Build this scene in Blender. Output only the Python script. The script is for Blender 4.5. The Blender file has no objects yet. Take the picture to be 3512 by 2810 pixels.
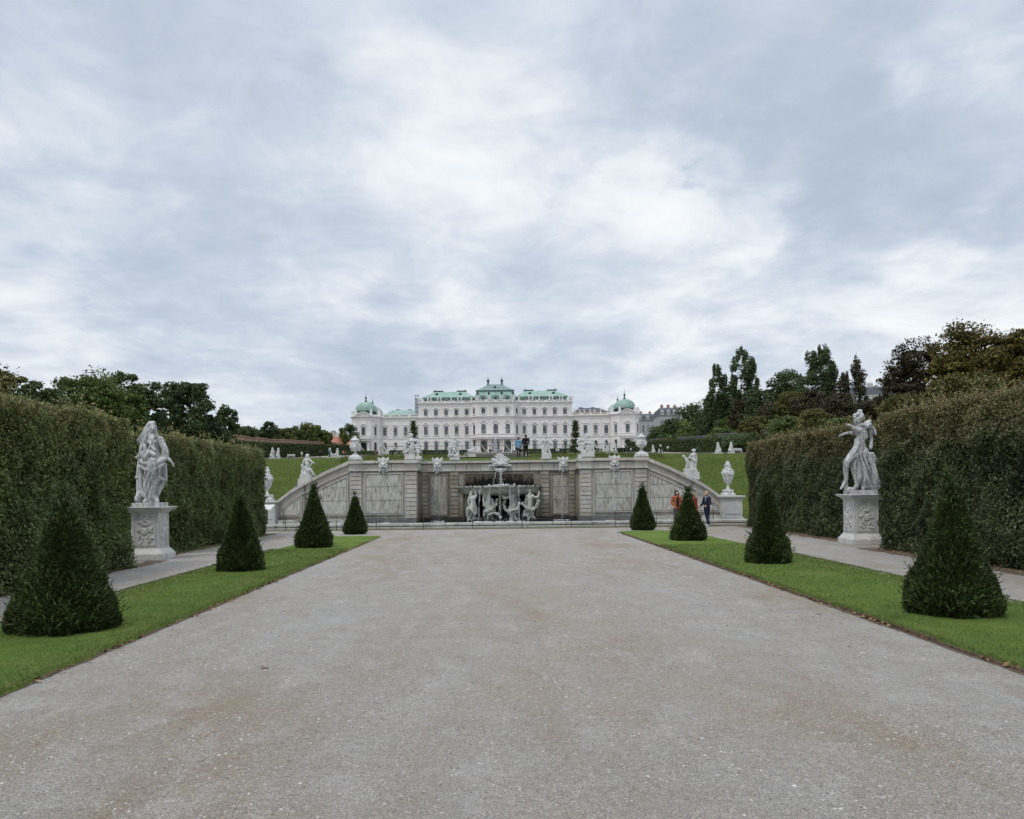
import bpy, bmesh, math, random
import numpy as np
from mathutils import Vector, Matrix, noise as mnoise
R = math.radians
scene = bpy.context.scene
COL = scene.collection

# ------------------------------------------------------------------ camera
CAMX, CAMZ, FPX = -0.21, 1.85, 2634.0
VPX, HPY, ROLL = 1696.0, 1678.5, 0.0117          # where +Y projects in the 3512 px photograph, and its roll
cam_d = bpy.data.cameras.new('camera')
cam = bpy.data.objects.new('camera', cam_d); COL.objects.link(cam)
cam_d.sensor_fit = 'HORIZONTAL'; cam_d.sensor_width = 36.0
cam_d.lens = FPX / 3512.0 * 36.0
cs, sn = math.cos(ROLL), math.sin(ROLL)
cam.matrix_world = Matrix.Translation((CAMX, 0, CAMZ)) @ Matrix.Rotation(R(90), 4, 'X') @ Matrix.Rotation(-ROLL, 4, 'Z')
cam_d.shift_x = (1756.0 - VPX) / 3512.0
cam_d.shift_y = (HPY - 1405.0) / 3512.0
cam_d.clip_end = 20000.0; cam_d.clip_start = 0.1
scene.camera = cam
scene.render.resolution_x = 1024; scene.render.resolution_y = 819

# ------------------------------------------------------------------ light
SUN_EL, SUN_AZ = R(60), R(222)      # azimuth clockwise from +Y (north): behind the camera, a little to its left
w = bpy.data.worlds.new('World'); scene.world = w; w.use_nodes = True
def build_world():
    nt = w.node_tree; N = nt.nodes; L = nt.links; N.clear()
    out = N.new('ShaderNodeOutputWorld')
    sky = N.new('ShaderNodeTexSky'); sky.sky_type = 'NISHITA'; sky.sun_disc = False
    sky.sun_elevation = SUN_EL; sky.sun_rotation = SUN_AZ
    bg = N.new('ShaderNodeBackground'); bg.inputs[1].default_value = 0.13
    L.new(sky.outputs[0], bg.inputs[0])
    tc = N.new('ShaderNodeTexCoord'); sep = N.new('ShaderNodeSeparateXYZ'); L.new(tc.outputs['Generated'], sep.inputs[0])
    def m(op, a, b=None, c=None):
        n = N.new('ShaderNodeMath'); n.operation = op
        for i, v in enumerate((a, b, c)):
            if v is None: continue
            if isinstance(v, (int, float)): n.inputs[i].default_value = v
            else: L.new(v, n.inputs[i])
        return n.outputs[0]
    def mr(v, a, b, lo=0.0, hi=1.0):
        n = N.new('ShaderNodeMapRange'); n.interpolation_type = 'SMOOTHSTEP'
        L.new(v, n.inputs[0]); n.inputs[1].default_value = a; n.inputs[2].default_value = b
        n.inputs[3].default_value = lo; n.inputs[4].default_value = hi
        return n.outputs[0]
    z = m('MAXIMUM', sep.outputs[2], 0.0)
    zz = m('ADD', z, 0.20)
    comb = N.new('ShaderNodeCombineXYZ'); L.new(m('DIVIDE', sep.outputs[0], zz), comb.inputs[0]); L.new(m('DIVIDE', sep.outputs[1], zz), comb.inputs[1])
    def noise(scale, detail, rough, off, dist=0.0, sx=1.0):
        mp = N.new('ShaderNodeMapping'); mp.inputs['Location'].default_value = off; mp.inputs['Scale'].default_value = (sx, 1.0, 1.0)
        mp.inputs['Rotation'].default_value = (0, 0, R(-12))
        L.new(comb.outputs[0], mp.inputs[0])
        n = N.new('ShaderNodeTexNoise'); L.new(mp.outputs[0], n.inputs['Vector'])
        n.inputs['Scale'].default_value = scale; n.inputs['Detail'].default_value = detail
        n.inputs['Roughness'].default_value = rough; n.inputs['Distortion'].default_value = dist
        return n.outputs[0]
    wn = N.new('ShaderNodeTexNoise'); L.new(comb.outputs[0], wn.inputs['Vector']); wn.inputs['Scale'].default_value = 1.6; wn.inputs['Detail'].default_value = 6; wn.inputs['Roughness'].default_value = 0.6
    wv = N.new('ShaderNodeVectorMath'); wv.operation = 'SUBTRACT'; L.new(wn.outputs['Color'], wv.inputs[0]); wv.inputs[1].default_value = (0.5, 0.5, 0.5)
    ws = N.new('ShaderNodeVectorMath'); ws.operation = 'MULTIPLY_ADD'; L.new(wv.outputs[0], ws.inputs[0]); ws.inputs[1].default_value = (0.34, 0.2, 0.26); L.new(tc.outputs['Generated'], ws.inputs[2])
    warped = ws.outputs[0]
    def blob(px, py, r):                 # angular nearness to a direction of the sky
        u, v = px - 30 - VPX, py + 85 - HPY      # the noise below drags shapes up and to the right
        d = Vector((u * cs - v * sn, FPX, -(u * sn + v * cs))).normalized()
        vd = N.new('ShaderNodeVectorMath'); vd.operation = 'DISTANCE'
        L.new(warped, vd.inputs[0]); vd.inputs[1].default_value = d
        return mr(vd.outputs['Value'], r, 0.0)
    big = noise(0.62, 3.0, 0.5, (3.1, 1.7, 0), 0.3)
    mid = noise(1.7, 7.0, 0.56, (7.3, 2.2, 0), 0.5, 0.75)
    fine = noise(4.2, 8.0, 0.6, (1.3, 9.4, 0), 0.4, 1.15)
    d = m('ADD', m('MULTIPLY', big, 0.22), m('ADD', m('MULTIPLY', mid, 0.42), m('MULTIPLY', fine, 0.36)))
    # the broad bright break to the right of the palace axis and the heavy banks round it
    for (px, py, r, a) in BLOBS:
        d = m('ADD', d, m('MULTIPLY', blob(px, py, r), a))
    dens = mr(d, 0.30, 0.71)
    ramp = N.new('ShaderNodeValToRGB'); L.new(dens, ramp.inputs[0])
    e = ramp.color_ramp.elements
    e[0].position = 0.0; e[0].color = (0.392, 0.462, 0.560, 1)
    e[1].position = 1.0; e[1].color = (0.80, 0.825, 0.84, 1)
    x = e.new(0.3); x.color = (0.480, 0.543, 0.635, 1)
    x = e.new(0.62); x.color = (0.605, 0.652, 0.712, 1)
    bgc = N.new('ShaderNodeBackground'); L.new(ramp.outputs[0], bgc.inputs[0]); L.new(m('MULTIPLY', mr(z, 0.48, 1.0, 1.0, 2.1), SKYS), bgc.inputs[1])     # an overcast sky is brightest overhead
    mix = N.new('ShaderNodeMixShader')
    # thin places let a little blue through
    cover = mr(noise(2.6, 5.0, 0.55, (4.4, 5.1, 0), 0.3), 0.24, 0.40, 0.72, 0.97)
    hole = m('SUBTRACT', cover, m('MULTIPLY', blob(2330, 550, 0.020), 0.55))
    L.new(hole, mix.inputs[0]); L.new(bg.outputs[0], mix.inputs[1]); L.new(bgc.outputs[0], mix.inputs[2])
    L.new(mix.outputs[0], out.inputs[0])
SKYS = 1.02
BLOBS = [(1250, 130, 0.14, 0.08), (1550, 330, 0.15, 0.09), (1950, 470, 0.15, 0.10), (2300, 570, 0.13, 0.11), (2750, 560, 0.09, 0.13), (2650, 820, 0.11, 0.16), (2250, 760, .16, .05),
         (2150, 190, 0.13, -0.16), (2550, 230, 0.16, -0.17), (2880, 380, 0.13, -0.11), (2800, 690, 0.085, -0.20), (3150, 560, 0.13, -0.10), (3400, 60, .15, -.08), (2950, 60, .12, -.05),
         (350, 330, 0.30, -0.07), (700, 900, 0.14, -.05), (1150, 960, 0.09, 0.12), (250, 1080, .14, .09), (1250, 1150, 0.16, -0.10), (3300, 1010, 0.14, 0.10), (2300, 1230, 0.12, 0.10),
         (3120, 280, 0.050, 0.15), (3330, 200, .05, .10), (3290, 735, 0.065, 0.14), (1700, 900, .10, .08), (300, 700, .16, -.05)]
build_world()
sun_d = bpy.data.lights.new('sun', 'SUN'); sun = bpy.data.objects.new('sun', sun_d); COL.objects.link(sun)
sun_d.energy = 1.15; sun_d.angle = R(11); sun_d.color = (1.0, 0.95, 0.88)
sd = Vector((math.sin(SUN_AZ) * math.cos(SUN_EL), math.cos(SUN_AZ) * math.cos(SUN_EL), math.sin(SUN_EL)))
sun.rotation_euler = (-sd).to_track_quat('-Z', 'Y').to_euler()
scene.view_settings.view_transform = 'Standard'; scene.view_settings.look = 'None'
scene.view_settings.exposure = 0.22; scene.view_settings.gamma = 1.0; scene.view_settings.use_curve_mapping = False

# ------------------------------------------------------------------ where a photo pixel lies at a known depth
def uv(px, py):
    u, v = px - VPX, py - HPY
    return u * cs - v * sn, u * sn + v * cs
def P(px, py, Y):
    u, v = uv(px, py); return CAMX + u / FPX * Y, CAMZ - v / FPX * Y
def G(px, py):
    u, v = uv(px, py); Y = CAMZ * FPX / v; return CAMX + u / FPX * Y, Y

# ------------------------------------------------------------------ tagging
def tag(o, label=None, cat=None, group=None, kind=None):
    if label: o['label'] = label
    if cat: o['category'] = cat
    if group: o['group'] = group
    if kind: o['kind'] = kind
    return o
def empty(name, loc=(0, 0, 0), rz=0.0):
    o = bpy.data.objects.new(name, None); COL.objects.link(o); o.location = loc; o.rotation_euler = (0, 0, rz)
    o.empty_display_size = 0.1
    return o
def link(name, me, mat=None, parent=None, loc=None):
    o = bpy.data.objects.new(name, me); COL.objects.link(o)
    if mat is not None:
        for mm in (mat if isinstance(mat, (list, tuple)) else [mat]): me.materials.append(mm)
    if parent is not None: o.parent = parent
    if loc is not None: o.location = loc
    return o
def children(o): return [c for c in COL.objects if c.parent == o]
def copy_tree(o, parent=None, kids=None):
    c = o.copy(); COL.objects.link(c); c.parent = parent
    for ch in (kids if kids is not None else children(o)): copy_tree(ch, c)
    return c

# ------------------------------------------------------------------ mesh builder
class MB:
    def __init__(s): s.v = []; s.f = []; s.m = []; s.sm = []
    def add(s, vs, fs, mi=0, smooth=False):
        b = len(s.v); s.v += [tuple(x) for x in vs]
        for f in fs: s.f.append(tuple(b + i for i in f)); s.m.append(mi); s.sm.append(smooth)
        return s
    def box(s, x0, x1, y0, y1, z0, z1, mi=0):
        vs = [(x0,y0,z0),(x1,y0,z0),(x1,y1,z0),(x0,y1,z0),(x0,y0,z1),(x1,y0,z1),(x1,y1,z1),(x0,y1,z1)]
        return s.add(vs, [(0,3,2,1),(4,5,6,7),(0,1,5,4),(1,2,6,5),(2,3,7,6),(3,0,4,7)], mi)
    def frus(s, x0, x1, y0, y1, z0, X0, X1, Y0, Y1, z1, mi=0):
        vs = [(x0,y0,z0),(x1,y0,z0),(x1,y1,z0),(x0,y1,z0),(X0,Y0,z1),(X1,Y0,z1),(X1,Y1,z1),(X0,Y1,z1)]
        return s.add(vs, [(0,3,2,1),(4,5,6,7),(0,1,5,4),(1,2,6,5),(2,3,7,6),(3,0,4,7)], mi)
    def prism(s, poly, y0, y1, mi=0):            # polygon in XZ (counter-clockwise seen from -Y), extruded along Y
        n = len(poly); vs = [(x, y0, z) for x, z in poly] + [(x, y1, z) for x, z in poly]
        fs = [tuple(range(n)), tuple(range(2*n-1, n-1, -1))] + [((i+1) % n, i, n+i, n+(i+1) % n) for i in range(n)]
        return s.add(vs, fs, mi)
    def slab(s, poly, z0, z1, mi=0):             # polygon in XY extruded in Z
        n = len(poly); vs = [(x, y, z0) for x, y in poly] + [(x, y, z1) for x, y in poly]
        fs = [tuple(range(n-1, -1, -1)), tuple(range(n, 2*n))] + [(i, (i+1) % n, n+(i+1) % n, n+i) for i in range(n)]
        return s.add(vs, fs, mi)
    def rings(s, rings, mi=0, smooth=True, closed=True, caps=True):
        n = len(rings[0]); vs = [p for r in rings for p in r]; fs = []
        for k in range(len(rings)-1):
            for i in range(n if closed else n-1):
                j = (i+1) % n; fs.append((k*n+i, k*n+j, (k+1)*n+j, (k+1)*n+i))
        if caps: fs.append(tuple(range(n-1, -1, -1))); fs.append(tuple(range((len(rings)-1)*n, len(rings)*n)))
        return s.add(vs, fs, mi, smooth)
    def lathe(s, prof, c=(0,0,0), seg=24, mi=0, smooth=True, sx=1.0, sy=1.0, flute=0.0, nf=0):
        rr = []
        for r, z in prof:
            ring = []
            for i in range(seg):
                a = 2*math.pi*i/seg; q = r*(1+(flute*math.cos(nf*a) if nf else 0))
                ring.append((c[0]+q*sx*math.cos(a), c[1]+q*sy*math.sin(a), c[2]+z))
            rr.append(ring)
        return s.rings(rr, mi, smooth)
    def tube(s, pts, r, seg=8, mi=0, smooth=True):
        pts = [Vector(p) for p in pts]; n = len(pts); rr = []
        rs = r if isinstance(r, (list, tuple)) else [r]*n
        for k in range(n):
            t = (pts[min(k+1, n-1)] - pts[max(k-1, 0)]).normalized()
            a = t.cross(Vector((0, 1, 0)) if abs(t.y) < 0.9 else Vector((1, 0, 0))).normalized(); b = t.cross(a)
            rr.append([pts[k] + (a*math.cos(2*math.pi*i/seg) + b*math.sin(2*math.pi*i/seg))*rs[k] for i in range(seg)])
        return s.rings(rr, mi, smooth)
    def cap(s, p, q, r1, r2, seg=10, flat=1.0, mi=0):    # tapered capsule; flat squashes it in depth (world Y)
        p, q = Vector(p), Vector(q); d = q - p
        t = d.normalized() if d.length > 1e-6 else Vector((0, 0, 1))
        a = t.cross(Vector((0, 1, 0)) if abs(t.y) < 0.9 else Vector((1, 0, 0))).normalized(); b = t.cross(a)
        rr = []
        for th in (-80, -55, -28, 0): rr.append((p + t*(r1*math.sin(R(th))), r1*math.cos(R(th))))
        for th in (0, 28, 55, 80): rr.append((q + t*(r2*math.sin(R(th))), r2*math.cos(R(th))))
        rings = []
        for c, r in rr:
            ring = []
            for i in range(seg):
                o = (a*math.cos(2*math.pi*i/seg) + b*math.sin(2*math.pi*i/seg))*r
                ring.append((c.x+o.x, c.y+o.y*flat, c.z+o.z))
            rings.append(ring)
        return s.rings(rings, mi, True)
    def chain(s, pts, seg=10, flat=1.0, mi=0):           # pts: (x, y, z, r)
        if len(pts) == 1: pts = [pts[0], (pts[0][0], pts[0][1], pts[0][2]+1e-3, pts[0][3])]
        for a, b in zip(pts, pts[1:]): s.cap(a[:3], b[:3], a[3], b[3], seg, flat, mi)
        return s
    def ell(s, c, rx, ry, rz, seg=14, mi=0):
        prof = [(math.sin(math.pi*k/10)+1e-4, -math.cos(math.pi*k/10)) for k in range(11)]
        rr = [[(c[0]+rx*r*math.cos(2*math.pi*i/seg), c[1]+ry*r*math.sin(2*math.pi*i/seg), c[2]+rz*z) for i in range(seg)] for r, z in prof]
        return s.rings(rr, mi, True)
    def mesh(s, name):
        me = bpy.data.meshes.new(name); me.from_pydata(s.v, [], s.f)
        me.polygons.foreach_set('material_index', s.m); me.polygons.foreach_set('use_smooth', s.sm)
        me.update(); return me
    def build(s, name, mat=None, parent=None, loc=None, bevel=0.0):
        o = link(name, s.mesh(name), mat, parent, loc)
        if bevel:
            b = o.modifiers.new('bevel', 'BEVEL'); b.width = bevel; b.segments = 2; b.limit_method = 'ANGLE'; b.angle_limit = R(40)
        return o
    def sculpt(s, name, voxel, mat, parent=None, loc=None, smooth=4, disp=0.0, dscale=0.1, factor=0.5):
        """fuse the lumps into one continuous skin"""
        me = s.mesh(name + '_raw'); o = bpy.data.objects.new('tmp', me); COL.objects.link(o)
        rm = o.modifiers.new('r', 'REMESH'); rm.mode = 'VOXEL'; rm.voxel_size = voxel; rm.use_smooth_shade = True
        if smooth:
            sm = o.modifiers.new('s', 'SMOOTH'); sm.factor = factor; sm.iterations = smooth
        if disp:
            tx = bpy.data.textures.new('t', 'CLOUDS'); tx.noise_scale = dscale; tx.noise_depth = 2
            dm = o.modifiers.new('d', 'DISPLACE'); dm.texture = tx; dm.strength = disp; dm.mid_level = 0.5
        dg = bpy.context.evaluated_depsgraph_get(); dg.update()
        nm = bpy.data.meshes.new_from_object(o.evaluated_get(dg), depsgraph=dg); nm.name = name
        bpy.data.objects.remove(o); bpy.data.meshes.remove(me)
        nm.polygons.foreach_set('use_smooth', [True]*len(nm.polygons)); nm.materials.clear()
        return link(name, nm, mat, parent, loc)

def quads(name, ctr, ax, ay, mat, parent=None, loc=None, tri=False, bend=0.0):
    """many small leaf faces: centres, half-length axis, half-width axis (all Nx3)"""
    n = len(ctr)
    if tri:
        V = np.stack([ctr-ay, ctr+ay, ctr+ax], 1).reshape(-1, 3); k = 3
    else:
        V = np.stack([ctr-ax, ctr-ay*1.0+ax*0.1, ctr+ax, ctr+ay*1.0+ax*0.1], 1).reshape(-1, 3); k = 4
    me = bpy.data.meshes.new(name)
    me.vertices.add(len(V)); me.vertices.foreach_set('co', V.astype(np.float32).ravel())
    me.loops.add(n*k); me.loops.foreach_set('vertex_index', np.arange(n*k, dtype=np.int32))
    me.polygons.add(n); me.polygons.foreach_set('loop_start', np.arange(0, n*k, k, dtype=np.int32))
    me.update(calc_edges=True)
    return link(name, me, mat, parent, loc)
def unit(a): return a/np.maximum(np.linalg.norm(a, axis=1, keepdims=True), 1e-9)
def leafdirs(nrm, rng, spread=0.8, up=0.3):
    """random leaf planes whose normals lean to nrm; returns two in-plane unit axes"""
    n = unit(nrm + rng.normal(size=nrm.shape)*spread)
    t = unit(np.cross(n, rng.normal(size=nrm.shape)) + np.array([0, 0, -up])*0.5)
    return t, unit(np.cross(n, t))

# ------------------------------------------------------------------ materials
def mat(name, base, rough=0.8, spec=0.3):
    m = bpy.data.materials.new(name); m.use_nodes = True
    b = m.node_tree.nodes['Principled BSDF']; b.inputs['Roughness'].default_value = rough
    b.inputs['Specular IOR Level'].default_value = spec
    b.inputs['Base Color'].default_value = (*base, 1)
    return m
class NT:
    def __init__(s, m): s.m = m; s.t = m.node_tree; s.N = s.t.nodes; s.L = s.t.links; s.b = s.N['Principled BSDF']; s.tc = s.N.new('ShaderNodeTexCoord')
    def co(s, kind='Object', scale=(1,1,1), loc=(0,0,0), rot=(0,0,0)):
        mp = s.N.new('ShaderNodeMapping'); mp.inputs['Scale'].default_value = scale; mp.inputs['Location'].default_value = loc; mp.inputs['Rotation'].default_value = rot
        if kind == 'World':
            g = s.N.new('ShaderNodeNewGeometry'); s.L.new(g.outputs['Position'], mp.inputs[0])
        else: s.L.new(s.tc.outputs[kind], mp.inputs[0])
        return mp.outputs[0]
    def noise(s, v, scale, detail=4, rough=0.55, dist=0.0):
        n = s.N.new('ShaderNodeTexNoise'); s.L.new(v, n.inputs['Vector']); n.inputs['Scale'].default_value = scale
        n.inputs['Detail'].default_value = detail; n.inputs['Roughness'].default_value = rough; n.inputs['Distortion'].default_value = dist
        return n.outputs[0]
    def vor(s, v, scale, feat='F1', out='Distance'):
        n = s.N.new('ShaderNodeTexVoronoi'); n.feature = feat; s.L.new(v, n.inputs['Vector']); n.inputs['Scale'].default_value = scale
        return n.outputs[out]
    def ramp(s, f, *stops):
        r = s.N.new('ShaderNodeValToRGB'); s.L.new(f, r.inputs[0]); e = r.color_ramp.elements
        while len(e) < len(stops): e.new(0.5)
        for el, (p, c) in zip(e, stops): el.position = p; el.color = (*c, 1) if len(c) == 3 else c
        return r.outputs[0]
    def rng(s, f, a, b, lo=0.0, hi=1.0):
        n = s.N.new('ShaderNodeMapRange'); s.L.new(f, n.inputs[0]); n.inputs[1].default_value = a; n.inputs[2].default_value = b
        n.inputs[3].default_value = lo; n.inputs[4].default_value = hi; return n.outputs[0]
    def mix(s, f, a, b, mode='MIX'):
        n = s.N.new('ShaderNodeMix'); n.data_type = 'RGBA'; n.blend_type = mode
        for i, v in ((0, f), (6, a), (7, b)):
            if isinstance(v, (int, float)): n.inputs[i].default_value = v
            elif isinstance(v, tuple): n.inputs[i].default_value = (*v, 1)
            else: s.L.new(v, n.inputs[i])
        return n.outputs[2]
    def math(s, op, a, b=0.0):
        n = s.N.new('ShaderNodeMath'); n.operation = op
        for i, v in enumerate((a, b)):
            if isinstance(v, (int, float)): n.inputs[i].default_value = v
            else: s.L.new(v, n.inputs[i])
        return n.outputs[0]
    def island(s):
        g = s.N.new('ShaderNodeNewGeometry'); return g.outputs['Random Per Island']
    def sep(s, v):
        n = s.N.new('ShaderNodeSeparateXYZ'); s.L.new(v, n.inputs[0]); return n.outputs
    def col(s, c): s.L.new(c, s.b.inputs['Base Color'])
    def rough(s, c): s.L.new(c, s.b.inputs['Roughness'])
    def bump(s, h, strength=0.5, dist=0.02, prev=None):
        n = s.N.new('ShaderNodeBump'); s.L.new(h, n.inputs['Height']); n.inputs['Strength'].default_value = strength; n.inputs['Distance'].default_value = dist
        if prev is not None: s.L.new(prev, n.inputs['Normal'])
        s.L.new(n.outputs[0], s.b.inputs['Normal']); return n.outputs[0]

M = {}
def foliage(name, dark, mid, light, rare=None, scale=0.6, kind='World', trans=0.25, rust=None):
    m = mat(name, mid, 0.6, 0.25); t = NT(m)
    isl = t.island()
    c = t.ramp(isl, (0.0, dark), (0.45, mid), (0.85, light), (1.0, rare or light))
    n = t.noise(t.co(kind), scale, 3, 0.6)
    c = t.mix(t.rng(n, 0.35, 0.65), c, t.mix(0.6, c, dark))
    if rust:                                            # the young shoots at the top of the hedge are rusty
        z0, z1, rc = rust
        z = t.sep(t.co('World'))[2]
        f = t.rng(t.math('ADD', z, t.math('MULTIPLY', t.noise(t.co('World'), 1.2, 3), 1.6)), z0+0.8, z1+0.8)
        f2 = t.math('MULTIPLY', f, t.rng(t.math('FRACT', t.math('MULTIPLY', isl, 17.3)), 0.15, 0.55))
        c = t.mix(f2, c, rc)
    t.col(c)
    # thin leaves pass a little light
    tr = t.N.new('ShaderNodeBsdfTranslucent'); t.L.new(c, tr.inputs[0])
    mx = t.N.new('ShaderNodeMixShader'); mx.inputs[0].default_value = trans
    o = t.N['Material Output']; t.L.new(t.b.outputs[0], mx.inputs[1]); t.L.new(tr.outputs[0], mx.inputs[2]); t.L.new(mx.outputs[0], o.inputs[0])
    M[name] = m; return m
def mk_materials():
    # gravel
    m = mat('gravel', (0.3, 0.28, 0.27), 0.95, 0.1); t = NT(m); W = t.co('World')
    big = t.noise(t.co('World', (1, 0.30, 1)), 0.42, 5, 0.65); mid = t.noise(W, 2.2, 6, 0.7)
    c = t.ramp(big, (0.36, (0.318, 0.305, 0.288)), (0.50, (0.304, 0.284, 0.256)), (0.64, (0.272, 0.226, 0.174)))
    c = t.mix(t.rng(mid, 0.48, 0.72, 0.0, 0.6), c, (0.245, 0.205, 0.165))
    c = t.mix(t.rng(t.noise(t.co('World', (1.2, 0.6, 1), (9, 3, 0)), 1.8, 6, 0.7), 0.50, 0.70, 0.0, 0.5), c, (0.42, 0.405, 0.395))
    g1 = t.noise(W, 75, 5, 0.75); g2 = t.noise(W, 17, 5, 0.8)
    strip = t.math('MULTIPLY', t.rng(t.math('ABSOLUTE', t.math('SUBTRACT', t.sep(W)[0], 0.9)), 3.2, 0.2), t.rng(t.noise(t.co('World', (1, .5, 1), (3, 8, 0)), 1.1, 6, 0.72), 0.44, 0.60))
    c = t.mix(t.math('MULTIPLY', strip, 0.65), c, (0.310, 0.262, 0.212))
    c = t.mix(1.0, c, t.ramp(g1, (0.30, (0.16, 0.16, 0.17)), (0.5, (0.5, 0.5, 0.5)), (0.72, (0.93, 0.92, 0.90))), 'OVERLAY')
    c = t.mix(0.5, c, t.ramp(g2, (0.3, (0.24, 0.24, 0.25)), (0.5, (0.5, 0.5, 0.5)), (0.7, (0.76, 0.75, 0.73))), 'OVERLAY')
    vc = t.vor(W, 42, out='Color'); vd = t.vor(W, 42)
    chip = t.math('MULTIPLY', t.rng(t.sep(vc)[0], 0.94, 0.965), t.rng(vd, 0.42, 0.30))
    chip = t.math('MULTIPLY', chip, t.rng(mid, 0.3, 0.6, 0.3, 1.0))
    c = t.mix(chip, c, (0.52, 0.49, 0.455))
    vc2 = t.vor(t.co('World', (1, 1.3, 1)), 15, out='Color'); vd2 = t.vor(t.co('World', (1, 1.3, 1)), 15)
    chip2 = t.math('MULTIPLY', t.rng(t.sep(vc2)[0], 0.955, 0.97), t.rng(vd2, 0.34, 0.20))
    chip2 = t.math('MULTIPLY', chip2, t.rng(t.noise(W, 0.9, 3, 0.6), 0.42, 0.60)); c = t.mix(t.math('MULTIPLY', chip2, 0.7), c, (0.58, 0.54, 0.49))
    dk = t.math('MULTIPLY', t.rng(t.sep(vc)[1], 0.95, 0.97), t.rng(vd, 0.42, 0.25))
    c = t.mix(t.math('MULTIPLY', dk, 0.7), c, (0.10, 0.085, 0.07))
    t.col(c); p = t.bump(g1, 0.9, 0.012); p = t.bump(vd, 0.4, -0.010, p); t.bump(g2, 0.6, 0.03, p); M['gravel'] = m
    # turf
    m = mat('turf', (0.06, 0.12, 0.02), 0.9, 0.1); t = NT(m); W = t.co('World')
    c = t.ramp(t.noise(W, 0.8, 6, 0.72), (0.3, (0.084, 0.143, 0.029)), (0.55, (0.131, 0.195, 0.043)), (0.75, (0.203, 0.235, 0.068)))
    c = t.mix(0.75, c, t.ramp(t.noise(t.co('World', (1, 1, 1)), 38, 4, 0.8), (0.3, (0.22, 0.22, 0.22)), (0.7, (0.8, 0.8, 0.72))), 'OVERLAY')
    t.col(c); t.bump(t.noise(W, 60, 4, 0.8), 1.0, 0.03); M['turf'] = m
    m = mat('meadow', (0.06, 0.12, 0.02), 0.9, 0.1); t = NT(m); W = t.co('World')
    c = t.ramp(t.noise(W, 0.35, 5, 0.65), (0.3, (0.058, 0.089, 0.015)), (0.55, (0.083, 0.117, 0.022)), (0.75, (0.136, 0.143, 0.037)))
    c = t.mix(0.8, c, t.ramp(t.noise(t.co('World'), 4.5, 6, 0.8), (0.35, (0.25, 0.25, 0.25)), (0.68, (0.78, 0.78, 0.7))), 'OVERLAY')
    t.col(c); t.bump(t.noise(W, 9, 5, 0.8), 1.0, 0.12); M['meadow'] = m
    M['blade'] = foliage('blade', (0.080, 0.129, 0.028), (0.140, 0.204, 0.045), (0.208, 0.258, 0.070), (0.335, 0.284, 0.113), 1.2)
    # stone kinds
    def stone(name, pale, dark, grime, ns=1.0, bs=0.5, bd=0.02, wet=None, streak=0.5, g0=0.48, fine=0.45, blocks=0, warm=(0.52, 0.44, 0.33)):
        m = mat(name, pale, 0.85, 0.25); t = NT(m); W = t.co('World')
        c = t.ramp(t.noise(W, 1.1*ns, 6, 0.65), (0.30, dark), (0.62, pale))
        c = t.mix(t.math('MULTIPLY', t.rng(t.noise(t.co('World', (1, 1, 0.22)), 3.2*ns, 7, 0.72), g0, g0+0.22), streak), c, grime)
        c = t.mix(t.math('MULTIPLY', t.rng(t.noise(W, 13*ns, 5, 0.7), 0.5, 0.72), fine), c, grime)
        if wet:
            (cx, hx, z0, z1, colr) = wet; s3 = t.sep(W)
            ax = t.math('ABSOLUTE', t.math('SUBTRACT', s3[0], cx))
            w1 = t.rng(t.math('ADD', s3[2], t.math('MULTIPLY', t.noise(t.co('World', (1, 1, 0.3)), 2.4, 6, 0.7), 1.5)), z1+0.75, z0+0.75)
            w2 = t.rng(ax, hx, hx*0.8)
            c = t.mix(t.math('MULTIPLY', w1, w2), c, colr)
        if blocks:
            i_ = t.island(); c = t.mix(t.rng(i_, 0, 1, 0.0, blocks), c, warm); c = t.mix(t.rng(t.math('FRACT', t.math('MULTIPLY', i_, 13.7)), 0, 1, 0.0, blocks*0.9), c, t.mix(1.0, c, (0.62, 0.62, 0.62), 'MULTIPLY'))
        t.col(c); p = t.bump(t.noise(W, 24*ns, 6, 0.75), bs, bd); M[name] = m
        return m
    stone('statue', (0.70, 0.70, 0.69), (0.44, 0.44, 0.44), (0.07, 0.07, 0.075), 2.6, 0.6, 0.012, streak=0.9, g0=0.455, fine=0.75)
    stone('statue_white', (0.66, 0.665, 0.65), (0.46, 0.47, 0.455), (0.15, 0.15, 0.145), 2.6, 0.5, 0.012, streak=0.65, g0=0.48)
    stone('pedestal', (0.60, 0.585, 0.56), (0.46, 0.455, 0.445), (0.22, 0.22, 0.215), 1.2, 0.5, 0.012, streak=0.5, g0=0.5)
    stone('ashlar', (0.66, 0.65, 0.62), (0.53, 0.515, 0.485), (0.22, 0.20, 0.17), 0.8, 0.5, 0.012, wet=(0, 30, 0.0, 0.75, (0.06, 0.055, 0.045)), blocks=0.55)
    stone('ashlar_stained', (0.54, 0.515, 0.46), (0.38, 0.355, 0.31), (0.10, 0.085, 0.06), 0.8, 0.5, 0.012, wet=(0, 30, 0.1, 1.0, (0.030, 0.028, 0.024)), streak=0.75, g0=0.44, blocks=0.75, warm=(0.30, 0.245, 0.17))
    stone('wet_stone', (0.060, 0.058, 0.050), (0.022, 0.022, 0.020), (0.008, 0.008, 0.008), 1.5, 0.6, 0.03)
    stone('shell_stone', (0.62, 0.63, 0.58), (0.42, 0.43, 0.39), (0.09, 0.095, 0.075), 1.6, 0.6, 0.02, streak=0.7, g0=0.46)
    stone('kerb', (0.50, 0.49, 0.46), (0.35, 0.345, 0.32), (0.12, 0.12, 0.10), 1.0, 0.5, 0.012)
    stone('coping_dark', (0.24, 0.24, 0.23), (0.13, 0.13, 0.12), (0.05, 0.05, 0.045), 1.6, 0.8, 0.03)
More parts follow.
